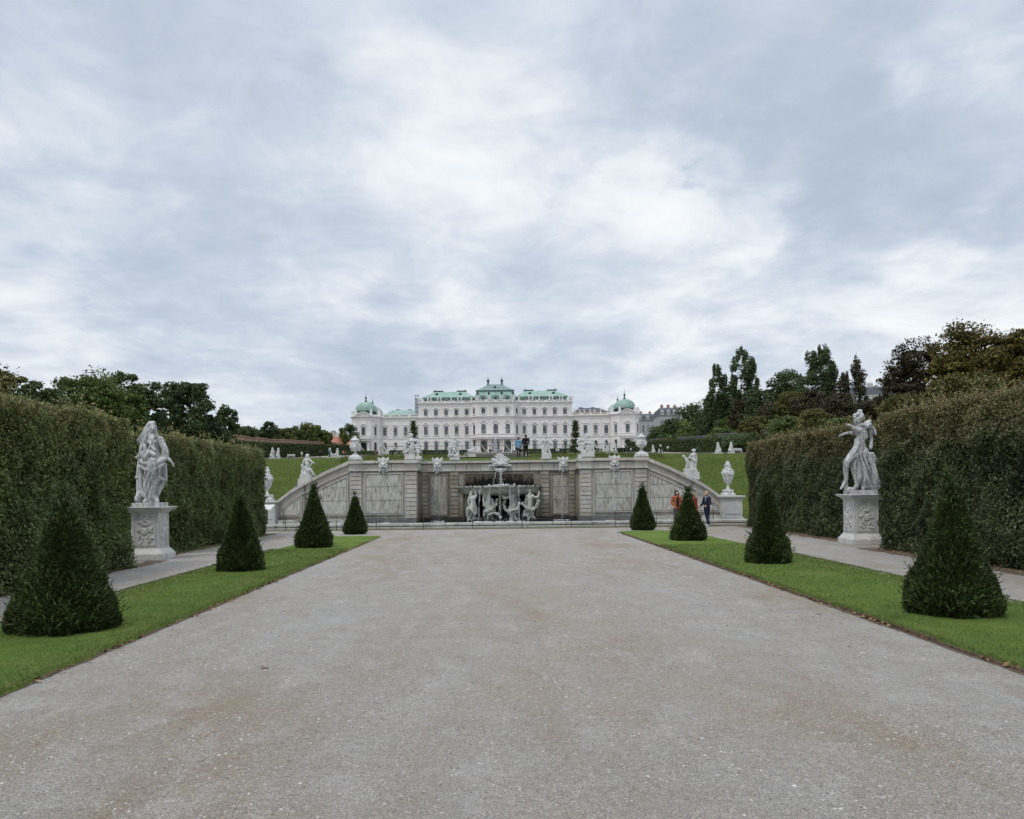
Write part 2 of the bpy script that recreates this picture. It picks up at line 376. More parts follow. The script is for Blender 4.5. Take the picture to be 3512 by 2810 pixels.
    stone('stucco', (0.76, 0.725, 0.71), (0.69, 0.655, 0.64), (0.52, 0.49, 0.47), 0.12, 0.2, 0.02, streak=0.35, g0=0.52)
    stone('stucco_trim', (0.79, 0.76, 0.745), (0.70, 0.67, 0.66), (0.42, 0.40, 0.39), 0.3, 0.2, 0.02, streak=0.5, g0=0.5)
    stone('roof_stone', (0.70, 0.69, 0.68), (0.55, 0.54, 0.53), (0.30, 0.29, 0.28), 0.3, 0.2, 0.02)
    # tufa panels: dripping stalactite carving
    def tufa(name, a, b, c_, wet=None):
        m = mat(name, a, 0.9, 0.15); t = NT(m); v = t.co('World', (1, 1, 0.20)); W = t.co('World')
        h = t.noise(v, 11, 5, 0.65, 0.6)
        c = t.ramp(h, (0.36, c_), (0.48, b), (0.62, a))
        c = t.mix(t.rng(t.noise(W, 1.3, 5, 0.7), 0.5, 0.72, 0, 0.5), c, (0.30, 0.25, 0.18))
        if wet:
            z0, z1, colr = wet; s3 = t.sep(W)
            f = t.rng(t.math('ADD', t.math('ADD', s3[2], t.math('MULTIPLY', t.math('ABSOLUTE', s3[0]), 0.16)), t.math('MULTIPLY', t.noise(t.co('World', (1, 1, 0.3)), 5, 6, 0.75), 0.9)), z1+0.45, z0+0.45)
            c = t.mix(f, c, colr)
        t.col(c); t.bump(h, 1.0, 0.06); M[name] = m
    tufa('tufa', (0.60, 0.585, 0.54), (0.49, 0.475, 0.435), (0.27, 0.25, 0.22))
    tufa('tufa_brown', (0.45, 0.425, 0.37), (0.37, 0.35, 0.30), (0.20, 0.18, 0.15))
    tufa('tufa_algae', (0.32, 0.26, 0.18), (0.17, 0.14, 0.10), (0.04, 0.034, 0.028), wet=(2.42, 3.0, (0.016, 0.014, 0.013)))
    # relief: carved ornament by bump
    m = mat('relief', (0.5, 0.48, 0.45), 0.9, 0.15); t = NT(m); W = t.co('World')
    h = t.noise(W, 7.5, 2.5, 0.5, 1.6); c = t.ramp(h, (0.38, (0.24, 0.235, 0.225)), (0.5, (0.46, 0.45, 0.43)), (0.62, (0.58, 0.565, 0.54)))
    t.col(c); t.bump(h, 1.0, 0.09); M['relief'] = m
    # copper
    m = mat('copper', (0.20, 0.42, 0.33), 0.6, 0.3); t = NT(m); W = t.co('World')
    c = t.ramp(t.noise(W, 0.35, 6, 0.7), (0.3, (0.165, 0.275, 0.24)), (0.5, (0.245, 0.375, 0.325)), (0.72, (0.34, 0.455, 0.405)))
    st = t.noise(t.co('World', (1, 1, 0.06)), 2.2, 3, 0.6)
    c = t.mix(t.rng(st, 0.5, 0.72, 0, 0.6), c, (0.40, 0.44, 0.34))
    seam = t.math('PINGPONG', t.math('MULTIPLY', t.sep(W)[0], 1.0), 0.45)
    c = t.mix(t.rng(seam, 0.0, 0.07, 0.65, 0.0), c, (0.10, 0.20, 0.17)); t.col(c); M['copper'] = m
    m = mat('copper_grey', (0.2, 0.27, 0.26), 0.6, 0.3); t = NT(m); W = t.co('World')
    c = t.ramp(t.noise(W, 0.5, 5, 0.7), (0.35, (0.135, 0.195, 0.190)), (0.65, (0.24, 0.32, 0.30)))
    c = t.mix(t.rng(t.math('PINGPONG', t.sep(W)[0], 0.45), 0.0, 0.07, 0.7, 0.0), c, (0.07, 0.09, 0.09)); t.col(c); M['copper_grey'] = m
    M['copper_dark'] = mat('copper_dark', (0.03, 0.075, 0.07), 0.6)
    m = mat('slate', (0.1, 0.105, 0.12), 0.7); t = NT(m); c = t.ramp(t.noise(t.co('World'), 2, 5, 0.7), (0.3, (0.055, 0.058, 0.07)), (0.7, (0.12, 0.125, 0.145))); t.col(c); M['slate'] = m
    m = mat('red_tile', (0.3, 0.12, 0.07), 0.8); t = NT(m); c = t.ramp(t.noise(t.co('World'), 1.2, 6, 0.7), (0.3, (0.30, 0.105, 0.07)), (0.7, (0.42, 0.19, 0.13))); t.col(c); M['red_tile'] = m
    m = mat('brick', (0.4, 0.22, 0.15), 0.9); t = NT(m); W = t.co('World')
    c = t.ramp(t.noise(W, 0.5, 6, 0.7), (0.3, (0.36, 0.185, 0.125)), (0.55, (0.44, 0.27, 0.195)), (0.72, (0.50, 0.40, 0.32))); c = t.mix(t.rng(t.noise(W, 3, 4, 0.7), 0.5, 0.75, 0, 0.5), c, (0.22, 0.14, 0.10)); t.col(c); M['brick'] = m
    M['glass'] = mat('glass', (0.13, 0.145, 0.165), 0.12, 0.7)
    m = M['glass']; t = NT(m); c = t.ramp(t.noise(t.co('World'), 0.35, 2, 0.5), (0.35, (0.075, 0.09, 0.115)), (0.5, (0.17, 0.185, 0.20)), (0.65, (0.30, 0.31, 0.32))); t.col(c)
    M['glass_dark'] = mat('glass_dark', (0.025, 0.027, 0.032), 0.12, 0.7)
    M['frame'] = mat('frame', (0.028, 0.026, 0.027), 0.6)
    M['maroon'] = mat('maroon', (0.06, 0.02, 0.02), 0.6)
    M['plaster_yellow'] = mat('plaster_yellow', (0.55, 0.42, 0.28), 0.9)
    M['plaster_grey'] = mat('plaster_grey', (0.38, 0.39, 0.41), 0.9)
    M['plaster_white'] = mat('plaster_white', (0.62, 0.62, 0.61), 0.9)
    M['iron'] = mat('iron', (0.022, 0.022, 0.024), 0.5, 0.5)
    M['steel'] = mat('steel', (0.12, 0.13, 0.145), 0.45, 0.5)
    M['scaffold'] = mat('scaffold', (0.36, 0.40, 0.44), 0.6)
    m = mat('bark', (0.05, 0.04, 0.03), 0.9); M['bark'] = m
    m = mat('soil', (0.1, 0.07, 0.05), 0.95); t = NT(m); W = t.co('World')
    c = t.ramp(t.noise(W, 9, 6, 0.75), (0.3, (0.055, 0.038, 0.026)), (0.5, (0.13, 0.092, 0.062)), (0.7, (0.21, 0.15, 0.10))); t.col(c); t.bump(t.noise(W, 30, 5, .8), 0.8, 0.02); M['soil'] = m
    m = mat('edge_grass', (0.1, 0.1, 0.03), 0.95); t = NT(m); W = t.co('World')
    c = t.ramp(t.noise(W, 2.2, 6, 0.75), (0.35, (0.10, 0.075, 0.045)), (0.5, (0.125, 0.115, 0.045)), (0.65, (0.085, 0.10, 0.03))); t.col(c); t.bump(t.noise(W, 30, 5, .8), 0.8, 0.03); M['edge_grass'] = m
    # water
    m = mat('water', (0.028, 0.045, 0.034), 0.06, 0.5); t = NT(m); t.bump(t.noise(t.co('World', (1, 0.6, 1)), 7, 4, 0.6), 0.5, 0.02); M['water'] = m
    m = mat('spray', (0.74, 0.77, 0.79), 0.35, 0.5); t = NT(m)
    h = t.noise(t.co('World', (1, 1, 0.35)), 26, 4, 0.7)
    tr = t.N.new('ShaderNodeBsdfTransparent'); mx = t.N.new('ShaderNodeMixShader'); t.L.new(t.rng(h, 0.42, 0.62, 0.0, 0.62), mx.inputs[0])
    t.L.new(tr.outputs[0], mx.inputs[1]); t.L.new(t.b.outputs[0], mx.inputs[2]); t.L.new(mx.outputs[0], t.N['Material Output'].inputs[0]); M['spray'] = m
    m = mat('foam', (0.85, 0.87, 0.88), 0.5, 0.4); M['foam'] = m
    # leaves
    foliage('yew', (0.020, 0.032, 0.011), (0.046, 0.075, 0.022), (0.102, 0.143, 0.040), (0.205, 0.224, 0.075), 1.4, trans=0.12)
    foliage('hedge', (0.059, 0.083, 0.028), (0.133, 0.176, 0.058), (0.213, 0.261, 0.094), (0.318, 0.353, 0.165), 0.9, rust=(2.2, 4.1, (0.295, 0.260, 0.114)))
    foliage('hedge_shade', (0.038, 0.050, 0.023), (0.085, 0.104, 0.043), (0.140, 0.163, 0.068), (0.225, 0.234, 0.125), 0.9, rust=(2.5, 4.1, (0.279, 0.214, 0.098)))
    foliage('hedge_far', (0.042, 0.060, 0.022), (0.078, 0.102, 0.036), (0.114, 0.138, 0.050), None, 0.3)
    foliage('leaf_green', (0.039, 0.063, 0.020), (0.110, 0.162, 0.039), (0.193, 0.254, 0.063), (0.261, 0.303, 0.097), 0.16)
    foliage('leaf_dark', (0.033, 0.054, 0.021), (0.081, 0.128, 0.048), (0.145, 0.196, 0.076), (0.217, 0.254, 0.109), 0.16)
    foliage('leaf_olive', (0.046, 0.051, 0.016), (0.124, 0.129, 0.034), (0.196, 0.190, 0.055), (0.299, 0.241, 0.081), 0.16)
    foliage('leaf_rust', (0.025, 0.023, 0.014), (0.071, 0.062, 0.032), (0.116, 0.097, 0.047), (0.157, 0.148, 0.065), 0.16)
    foliage('leaf_autumn', (0.040, 0.034, 0.011), (0.127, 0.108, 0.026), (0.218, 0.176, 0.040), (0.364, 0.283, 0.055), 0.12)
    foliage('leaf_bright', (0.055, 0.075, 0.020), (0.125, 0.150, 0.040), (0.20, 0.22, 0.065), (0.30, 0.25, 0.08), 0.16)
    m = mat('twig_core', (0.010, 0.013, 0.006), 1.0, 0.0); M['core'] = m
    m = mat('pebble', (0.3, 0.29, 0.28), 0.9); t = NT(m); t.col(t.ramp(t.island(), (0, (0.16, 0.145, 0.13)), (0.4, (0.28, 0.265, 0.245)), (0.9, (0.34, 0.32, 0.295)), (1.0, (0.50, 0.47, 0.44)))); M['pebble'] = m
    m = mat('litter', (0.16, 0.09, 0.045), 0.8); t = NT(m); t.col(t.ramp(t.island(), (0, (0.07, 0.035, 0.018)), (0.5, (0.17, 0.095, 0.045)), (1.0, (0.30, 0.19, 0.09)))); M['litter'] = m
mk_materials()
# ================================================================== the ground
_PY = [-60, 43.0, 46.0, 60.0, 90.0, 213.0, 374.0, 700.0]
_PZ = [0.0, 0.0, 1.0, 4.32, 5.6, 11.2, 19.9, 20.5]
def prof(y): return float(np.interp(y, _PY, _PZ))
def tz(x, y):
    z = prof(y)
    if abs(x) < 7.72 and y > 42.88: z = max(z, 3.30 + 1.02*min(1, (y-42.88)/17.1))
    return z
mb = MB()
mb.add([(-4000,-300,0),(4000,-300,0),(4000,43.0,0),(-4000,43.0,0)], [(0,1,2,3)])
tag(mb.build('gravel_ground', M['gravel']), kind='structure')
def sheet(name, xs, ys, m, dz=0.0, zf=tz):
    b = MB(); nx = len(xs)
    vs = [(x, y, zf(x, y)+dz) for y in ys for x in xs]
    fs = [(j*nx+i, j*nx+i+1, (j+1)*nx+i+1, (j+1)*nx+i) for j in range(len(ys)-1) for i in range(nx-1)]
    b.add(vs, fs, 0, True); return tag(b.build(name, m), kind='structure')
XS = [-4000, -900, -400, -200, -120, -80, -60, -40, -25, -16, -12, -10, -9, -8.3, -7.75, -7.70, -5, -2.5, 0, 2.5, 5, 7.70, 7.75, 8.3, 9, 10, 12, 16, 25, 40, 60, 80, 120, 200, 400, 900, 4000]
YS = [42.87, 42.89, 43.0, 43.3, 43.6, 44.5, 46, 48, 51, 54, 57, 60, 65, 72, 80, 90, 110, 140, 180, 213, 250, 300, 374, 500, 700, 4000]
sheet('grass_terrain', XS, YS, M['meadow'], -0.004)
# pale gravel walks of the upper garden
def yr(a, b, n=8): return list(np.linspace(a, b, n))
sheet('upper_forecourt_path', [-100, -50, 0, 50, 100], yr(318, 368), M['gravel'], 0.06)
sheet('upper_cross_path', [-58, -20, 0, 20, 58], yr(196, 212), M['gravel'], 0.06)
sheet('upper_left_path', [-56, -50, -44], yr(90, 318, 24), M['gravel'], 0.08)
sheet('upper_right_path', [44, 50, 56], yr(90, 318, 24), M['gravel'], 0.08)
sheet('upper_centre_path', [-6.5, -2, 2, 6.5], yr(66, 196, 16), M['gravel'], 0.08)
# two long lawn strips with their ragged edges
def jag(x, y, a, s): return x + a*(mnoise.noise(Vector((x*3.1+s, y*1.7, 0)))*1.4 + mnoise.noise(Vector((x*7+s, y*6.5, 3)))*0.7)
def lawn(name, x0, x1, ya, yb, seed, far):
    n = 260; ys = np.linspace(ya, yb, n); b = MB()
    L = [(jag(x0, y, 0.055, seed), y) for y in ys]; Rr = [(jag(x1, y, 0.055, seed+9), y) for y in ys]
    end = [(jag(x0+(x1-x0)*t, far, 0.0, 1), yb + 0.0) for t in (0.25, .5, .75)]
    vs = []; fs = []
    for (a, y), (c, _) in zip(L, Rr):
        m1, m2 = a+0.07, c-0.07
        vs += [(a, y, 0.004), (m1, y, 0.045), ((a+c)/2, y, 0.055), (m2, y, 0.045), (c, y, 0.004)]
    for k in range(n-1):
        for i in range(4): fs.append((k*5+i, k*5+i+1, (k+1)*5+i+1, (k+1)*5+i))
    b.add(vs, fs, 0, True); return tag(b.build(name, M['turf']), kind='structure')
LAWN_L = (-7.15, -4.80, -12.0, 30.7); LAWN_R = (4.97, 7.72, -12.0, 32.0)
lawn('lawn_left', *LAWN_L, 3, 0); lawn('lawn_right', *LAWN_R, 8, 0)
# soil seam beside the turf
def seam(name, x0, x1, ya, yb, seed, m, z=0.006, a=0.05):
    n = 240; ys = np.linspace(ya, yb, n); b = MB(); vs = []; fs = []
    for y in ys: vs += [(jag(x0, y, a, seed), y, z), (jag(x1, y, a, seed+5), y, z)]
    for k in range(n-1): fs.append((k*2, k*2+1, k*2+3, k*2+2))
    b.add(vs, fs); return tag(b.build(name, m), kind='structure')
seam('soil_edge_left', -4.84, -4.74, -12, 30.8, 21, M['soil'], a=0.03); seam('soil_edge_right', 4.86, 5.0, -12, 32.1, 27, M['soil'], a=0.03)
seam('hedge_verge_left', -9.6, -9.15, 5, 21.0, 31, M['soil'], a=0.12); seam('hedge_verge_far_left', -10.4, -9.75, 22.5, 34, 33, M['edge_grass'], a=0.12)
seam('hedge_verge_right', 10.35, 11.2, 5, 22.6, 35, M['soil'], a=0.12); seam('hedge_verge_far_right', 11.0, 11.9, 24.6, 36.2, 37, M['soil'], a=0.12)
# narrow worn grass strip in front of the pool
n = 200; b = MB(); vs = []; fs = []
for x in np.linspace(-13, 13, n): vs += [(x, 35.75 - 0.01*x + 0.10*mnoise.noise(Vector((x*0.9, 5, 0))), 0.010), (x, 36.8, 0.014)]
for k in range(n-1): fs.append((k*2, k*2+2, k*2+3, k*2+1))
b.add(vs, fs); tag(b.build('grass_strip', M['edge_grass']), kind='structure')
# grass blades on the near part of the lawns
rng = np.random.default_rng(5)
def blades(name, x0, x1, y0, y1, n, label):
    # denser near the camera
    t = rng.random(n); y = y0*np.power(y1/y0, t); x = x0 + (x1-x0)*rng.random(n)
    edge = rng.random(n) < 0.25
    x = np.where(edge, np.where(rng.random(n) < 0.5, x0, x1) + rng.normal(size=n)*0.03, x)
    s = 0.6 + y/14.0
    c = np.stack([x, y, np.full(n, 0.045)], 1)
    ax = np.stack([rng.normal(size=n)*0.016, rng.normal(size=n)*0.016, 0.013+0.014*rng.random(n)], 1)*s[:, None]
    ang = rng.random(n)*6.28; ay = np.stack([np.cos(ang), np.sin(ang), 0*ang], 1)*(0.0034*s)[:, None]
    tag(quads(name, c, ax, ay, M['blade'], tri=True), label, 'grass', kind='stuff')
blades('grass', -7.15, -4.80, 5.5, 24, 60000, 'short green grass of the lawn strip on the left')
blades('grass', 4.97, 7.72, 5.5, 24, 60000, 'short green grass of the lawn strip on the right')
# leaf litter along the lawn edges and the hedge feet
def litter(name, segs, n, label, size=0.035):
    c = []
    for (x0, y0, x1, y1, sp, k) in segs:
        t = rng.random(int(n*k)); c.append(np.stack([x0+(x1-x0)*t + rng.normal(size=len(t))*sp, y0+(y1-y0)*t, 0.018+0.02*rng.random(len(t))], 1))
    c = np.concatenate(c); keep = np.array([mnoise.noise(Vector((p[0]*0.6, p[1]*1.1, 2.0))) + rng.normal()*0.25 > -0.02 for p in c]); c = c[keep]
    nn = np.tile([0, 0, 1.0], (len(c), 1)); a, b_ = leafdirs(nn, rng, 0.45, 0)
    s = (size*(0.6+0.8*rng.random(len(c))))[:, None]
    tag(quads(name, c, a*s, b_*s*0.55, M['litter']), label, 'leaf litter', kind='stuff')
litter('leaf_litter', [(-4.76, 5.5, -4.76, 30, 0.05, 0.5), (-9.3, 9, -9.2, 21, 0.15, 0.3), (-10, 22, -10, 34, 0.2, 0.2)], 1300, 'brown fallen leaves caught along the left lawn edge and hedge foot')
litter('leaf_litter', [(4.92, 5.5, 4.92, 31, 0.05, 0.5), (10.75, 9, 10.9, 22, 0.22, 0.6), (11.4, 25, 11.5, 36, 0.3, 0.3)], 1700, 'brown fallen leaves along the right lawn edge and hedge foot')
# timber edging boards along the right lawn, each board a part
ed = empty('lawn_edging', (4.93, 5, 0)); tag(ed, 'thin weathered edging boards between gravel and right lawn', 'lawn edging'); ys = np.linspace(-8, 31.5, 15)
for k in range(len(ys)-1):
    b = MB(); n_ = 5; yy = np.linspace(ys[k]+0.02, ys[k+1]-0.02-(0.25 if k % 4 == 2 else 0), n_)
    for a_, e_ in zip(yy, yy[1:]):
        x = 0.02*math.sin(a_*1.3); X2 = 0.02*math.sin(e_*1.3); h = 0.040+0.010*math.sin(k*2.3)
        b.add([(x-.012, a_-5, 0), (x+.012, a_-5, 0), (X2+.012, e_-5, 0), (X2-.012, e_-5, 0), (x-.012, a_-5, h), (x+.012, a_-5, h), (X2+.012, e_-5, h), (X2-.012, e_-5, h)], [(0,3,2,1),(4,5,6,7),(0,1,5,4),(1,2,6,5),(2,3,7,6),(3,0,4,7)])
    b.build('board', M['soil'], ed)
# the few leaves that lie apart
def fallen(px, py, s, z, rz, label):
    x, y = G(px, py); b = MB(); n = 9
    for side in (-1, 1):
        vs = [(0, -1, 0.02), (0, 1, 0.10)]; pts = []
        for k in range(n): t = k/(n-1); wd = math.sin(math.pi*t)**0.7*(0.55+0.15*math.sin(t*18)); pts.append((side*wd, -1+2*t, 0.25*wd+0.06*math.sin(t*9)))
        for k in range(n-1):
            a0 = (0, -1+2*k/(n-1), 0.02); a1 = (0, -1+2*(k+1)/(n-1), 0.02)
            b.add([a0, pts[k], pts[k+1], a1], [(0, 1, 2, 3)], 0, True)
    b.tube([(0, 1, 0.02), (0.1, 1.5, 0.15)], 0.03, 5)
    o = b.build('fallen_leaf', M['litter']); o.location = (x, y, z); o.scale = (s, s, s); o.rotation_euler = (0.15, 0.1, rz)
    tag(o, label, 'leaf', 'single fallen leaves')
fallen(906, 2294, 0.055, 0.01, 1.4, 'single brown leaf lying alone on the left of the gravel')
fallen(2753, 1989, 0.075, 0.07, 0.5, 'curled brown leaf on the right lawn strip between two yew cones')
fallen(2810, 2108, 0.04, 0.01, 2.0, 'small dark leaf on the gravel just off the right lawn edge')

# loose stones lying on the near gravel: little faceted pebbles
def pebbles(n, label):
    t = rng.random(n); y = 3.6*np.power(22/3.6, t**1.15); x = rng.uniform(-1, 1, n)*np.minimum(4.6, y*.72); keep = np.array([mnoise.noise(Vector((a*.8, b_*.5, 4)))*1.3+rng.normal()*.5 > -.1 for a, b_ in zip(x, y)]); x, y = x[keep], y[keep]; n = len(x)
    r = (.0035+.007*rng.random(n)**3)*(.8+y/14); a = rng.random(n)*6.28; V = []
    for k in range(4): V.append(np.stack([x+r*np.cos(a+k*1.57)*(1.5 if k % 2 else 1), y+r*np.sin(a+k*1.57)*(1.5 if k % 2 else 1), np.full(n, .0)], 1))
    V.append(np.stack([x+r*.3*np.cos(a), y+r*.3*np.sin(a), r*.8], 1)); V = np.stack(V, 1).reshape(-1, 3); f = np.array([[0, 1, 4], [1, 2, 4], [2, 3, 4], [3, 0, 4]]); F = (np.arange(n)[:, None, None]*5+f[None]).reshape(-1)
    me = bpy.data.meshes.new('loose_pebbles'); me.vertices.add(len(V)); me.vertices.foreach_set('co', V.astype(np.float32).ravel()); me.loops.add(len(F)); me.loops.foreach_set('vertex_index', F.astype(np.int32)); me.polygons.add(n*4); me.polygons.foreach_set('loop_start', np.arange(0, n*12, 3, dtype=np.int32)); me.update(calc_edges=True)
    tag(link('loose_pebbles', me, M['pebble']), label, 'pebbles', kind='stuff')
pebbles(42000, 'small loose grey and white stones scattered on the gravel drive')
# ================================================================== the palace
PK = 0.142; PCX = 0.64; PY0 = 374.0; PZ0 = 19.95
def hx(o): return PCX + o*PK
def hz(h): return PZ0 + h*PK
palace = empty('palace', (0, 0, 0))
tag(palace, 'long white baroque palace with green copper roofs at the end of the garden', 'palace')
def offset_path(pts, d, closed=False):
    n = len(pts); out = []
    for i in range(n):
        p = Vector(pts[i]); a = Vector(pts[i-1]) if (i > 0 or closed) else None; b = Vector(pts[(i+1) % n]) if (i < n-1 or closed) else None
        ns = []
        for (u, v) in ((a, p), (p, b)):
            if u is None or v is None: continue
            t = (v-u).normalized(); ns.append(Vector((t.y, -t.x)))
        nn = sum(ns, Vector((0, 0))); nn.normalize(); k = d/max(0.35, nn.dot(ns[0])); out.append(tuple(p + nn*k))
    return out
def band(mb, pts, z0, z1, d, mi=0, top_d=None):
    """a moulding that runs round the closed plan pts, standing d proud"""
    A = offset_path(pts, d, True); B = offset_path(pts, top_d if top_d is not None else d, True); I = offset_path(pts, -0.3, True)
    n = len(pts); vs = [(x, y, z0) for x, y in A] + [(x, y, z1) for x, y in B] + [(x, y, z1) for x, y in I] + [(x, y, z0) for x, y in I]
    fs = []
    for i in range(n):
        j = (i+1) % n
        fs += [(i, j, n+j, n+i), (n+i, n+j, 2*n+j, 2*n+i), (3*n+i, 3*n+j, j, i)]
    mb.add(vs, fs, mi)
def plan(pp): return [(hx(o), PY0+y) for o, y in pp]
CORPS = plan([(-263, 0), (-83, 0), (-62, -3.4), (62, -3.4), (83, 0), (263, 0), (263, 22), (-263, 22)])
def wing_plan(s): return plan([(s*394, 0.4), (s*262.5, 0.4), (s*262.5, 18), (s*394, 18)][::(1 if s < 0 else -1)])
def pav_plan(s):
    p = [(394, 0.6), (394, -1.0), (421, -4.2), (475, -4.2), (491, -1.6), (491, 14), (394, 14)]
    return plan([(-a, b) for a, b in p[::-1]] if s < 0 else p)
def cw(p): # make counter-clockwise seen from above
    a = sum(p[i][0]*p[(i+1) % len(p)][1]-p[(i+1) % len(p)][0]*p[i][1] for i in range(len(p)))
    return p if a > 0 else p[::-1]
def walls(name, pl, h0, h1):
    b = MB(); b.slab(cw(pl), hz(h0), hz(h1)); return b.build(name, M['stucco'], palace)
CORPS = cw(CORPS); WP = {s: cw(wing_plan(s)) for s in (-1, 1)}; PP = {s: cw(pav_plan(s)) for s in (-1, 1)}
walls('main_block', CORPS, -14, 170)
for s in (-1, 1): walls('side_wing', WP[s], -14, 124); walls('corner_pavilion', PP[s], -14, 126)
def cornice(pl, h, big=1.0):
    b = MB(); band(b, pl, hz(h-5.5*big), hz(h-3.4*big), 0.16); band(b, pl, hz(h-3.4*big), hz(h-1.3*big), 0.32, 0, 0.62*big); band(b, pl, hz(h-1.3*big), hz(h), 0.72*big)
    return b.build('cornice', M['stucco_trim'], palace)
cornice(CORPS, 171); cornice(CORPS, 121.5)
for s in (-1, 1): cornice(WP[s], 123.5); cornice(PP[s], 125)
def course(pl, h, t=1.6, d=0.14, name='string_course'):
    b = MB(); band(b, pl, hz(h-t), hz(h), d); return b.build(name, M['stucco_trim'], palace)
for pl in (CORPS, WP[-1], WP[1], PP[-1], PP[1]):
    course(pl, 52, 2.2, 0.22); course(pl, 4.5, 20, 0.16, 'plinth'); course(pl, 112 if pl is not CORPS else 110, 1.2, 0.10)
course(CORPS, 159, 1.2, 0.10)
# ---- windows: each a part with its own pane
_wc = {}
def win_mesh(kind, w, h, hood):
    key = (kind, w, h, hood)
    if key in _wc: return _wc[key]
    W = w*PK/2; H = h*PK; b = MB(); p = MB()
    # outline of the opening
    if kind == 'rect': out = [(-W, 0), (W, 0), (W, H), (-W, H)]
    elif kind == 'oval':
        r = W*0.75; out = []
        for (cx, cz, a0) in ((W-r, r, -90), (W-r, H-r, 0), (-W+r, H-r, 90), (-W+r, r, 180)):
            for k in range(5): a = R(a0+22.5*k); out.append((cx+r*math.cos(a), cz+r*math.sin(a)))
    else: out = [(-W, 0), (W, 0)] + [(W*math.cos(R(a)), H-W+W*math.sin(R(a))) for a in range(0, 181, 15)]
    def ring(o, g, y0, y1, mi):
        n = len(o); c = (0, sum(z for _, z in o)/n)
        big = offset_path([(x, z) for x, z in o], g, True)
        vs = [(x, y0, z) for x, z in o] + [(x, y0, z) for x, z in big] + [(x, y1, z) for x, z in big] + [(x, y1, z) for x, z in o]
        fs = []
        for i in range(n):
            j = (i+1) % n; fs += [(i, n+i, n+j, j), (n+i, 2*n+i, 2*n+j, n+j), (3*n+i, i, j, 3*n+j)]
        b.add(vs, fs, mi)
    ring(out, 0.30, -0.17, 0.1, 0)
    ring(offset_path(out, -0.16, True), 0.16, -0.08, 0.1, 1)
    t = 0.085
    b.box(-t, t, -0.09, 0.0, 0.1, H-0.1, 1)
    b.box(-W+0.1, W-0.1, -0.095, 0.0, H*0.56-0.13, H*0.56+0.13, 1)
    if kind != 'oval':
        for q in (0.27, 0.80): b.box(-W+0.1, W-0.1, -0.07, 0.0, H*q-0.03, H*q+0.03, 1)
    b.box(-W-0.5, W+0.5, -0.36, 0.02, -0.36, -0.12, 0)
    p.add([(x, -0.03, z) for x, z in out], [tuple(range(len(out)))], 0)
    if hood == 'straight':
        b.box(-W-0.55, W+0.55, -0.42, 0.02, H+0.95, H+1.2, 0); b.box(-W-0.3, W+0.3, -0.18, 0.02, H+0.35, H+0.95, 0)
    elif hood in ('curve', 'point', 'small'):
        pts = []
        a = {'curve': 0.75, 'point': 0.95, 'small': 0.45}[hood]; base = H+{'curve': 0.85, 'point': 0.9, 'small': 0.55}[hood]
        for k in range(17):
            u = -1+k/8; z = a*max(0.0, math.cos(u*math.pi*0.72))**(0.8 if hood == 'curve' else 1.3)
            pts.append(((W+0.7)*u, -0.24, base+z-0.12*abs(u)))
        for (x0, y, z0), (x1, _, z1) in zip(pts, pts[1:]): b.prism([(x0, z0-0.13), (x1, z1-0.13), (x1, z1+0.13), (x0, z0+0.13)], -0.46, 0.02, 0)
        b.ell((0, -0.15, H+0.75), 0.38, 0.22, 0.36, 8, 0)
        if hood != 'small':
            for sx in (-1, 1): b.ell((sx*W*0.75, -0.12, H+0.6), 0.22, 0.15, 0.25, 6, 0)
    elif hood == 'arch':
        ring([(x*1.0, z) for x, z in out[1:]], 0.62, -0.22, 0.1, 0); b.ell((0, -0.2, H+0.35), 0.28, 0.3, 0.4, 6, 0)
    mw, mp = b.mesh('window'), p.mesh('pane')
    mw.materials.append(M['stucco_trim']); mw.materials.append(M['frame'])
    _wc[key] = (mw, mp); return _wc[key]
_paned = {}
def window(kind, o, y, h, w, hh, hood=None, rz=0.0, pane='glass', x=None):
    mw, mp = win_mesh(kind, w, hh, hood)
    if pane not in _paned: _paned[pane] = {}
    key = mp.name
    if key not in _paned[pane]:
        q = mp.copy(); q.materials.clear(); q.materials.append(M[pane]); _paned[pane][key] = q
    a = bpy.data.objects.new('window', mw); COL.objects.link(a); a.parent = palace
    a.location = (hx(o) if x is None else x, y, hz(h)); a.rotation_euler = (0, 0, rz)
    c = bpy.data.objects.new('pane', _paned[pane][key]); COL.objects.link(c); c.parent = a
    return a
Y = PY0
CW = [98.5, 133.7, 169, 203.7, 238.8]
for s in (-1, 1):
    for i, o in enumerate(CW):
        window('rect', s*o, Y, 61, 13.0, 29, 'curve' if i != 4 else 'point')
        window('rect', s*o, Y, 127, 12.5, 20, 'small')
        window('rect', s*o, Y, 10, 12.5, 26, 'small', pane='glass')
    for o in (273, 308.5, 343.7, 379.6):
        window('rect', s*o, Y+0.4, 60, 13, 29, 'straight')
        window('arch', s*o, Y+0.4, 9.5, 12, 27, 'arch')
    # corner pavilion: front and canted faces
    window('rect', s*448, Y-4.2, 60, 13.5, 29, 'curve')
    for (a, b_) in (((394, -1.0), (421, -4.2)), ((475, -4.2), (491, -1.6))):
        x0, x1 = hx(s*a[0]), hx(s*b_[0]); y0, y1 = Y+a[1], Y+b_[1]
        rz = math.atan2(y1-y0, x1-x0) if s > 0 else math.atan2(y0-y1, x0-x1)
        f = 0.58 if a[0] == 394 else 0.5; wid = 9.5 if a[0] == 394 else 8.5
        for (h0, hh, hood, pn) in ((60, 29, 'curve', 'glass'), (9, 28, None, 'glass_dark')):
            window('rect', 0, y0+(y1-y0)*f, h0, wid, hh, hood, rz, pane=pn, x=x0+(x1-x0)*f)
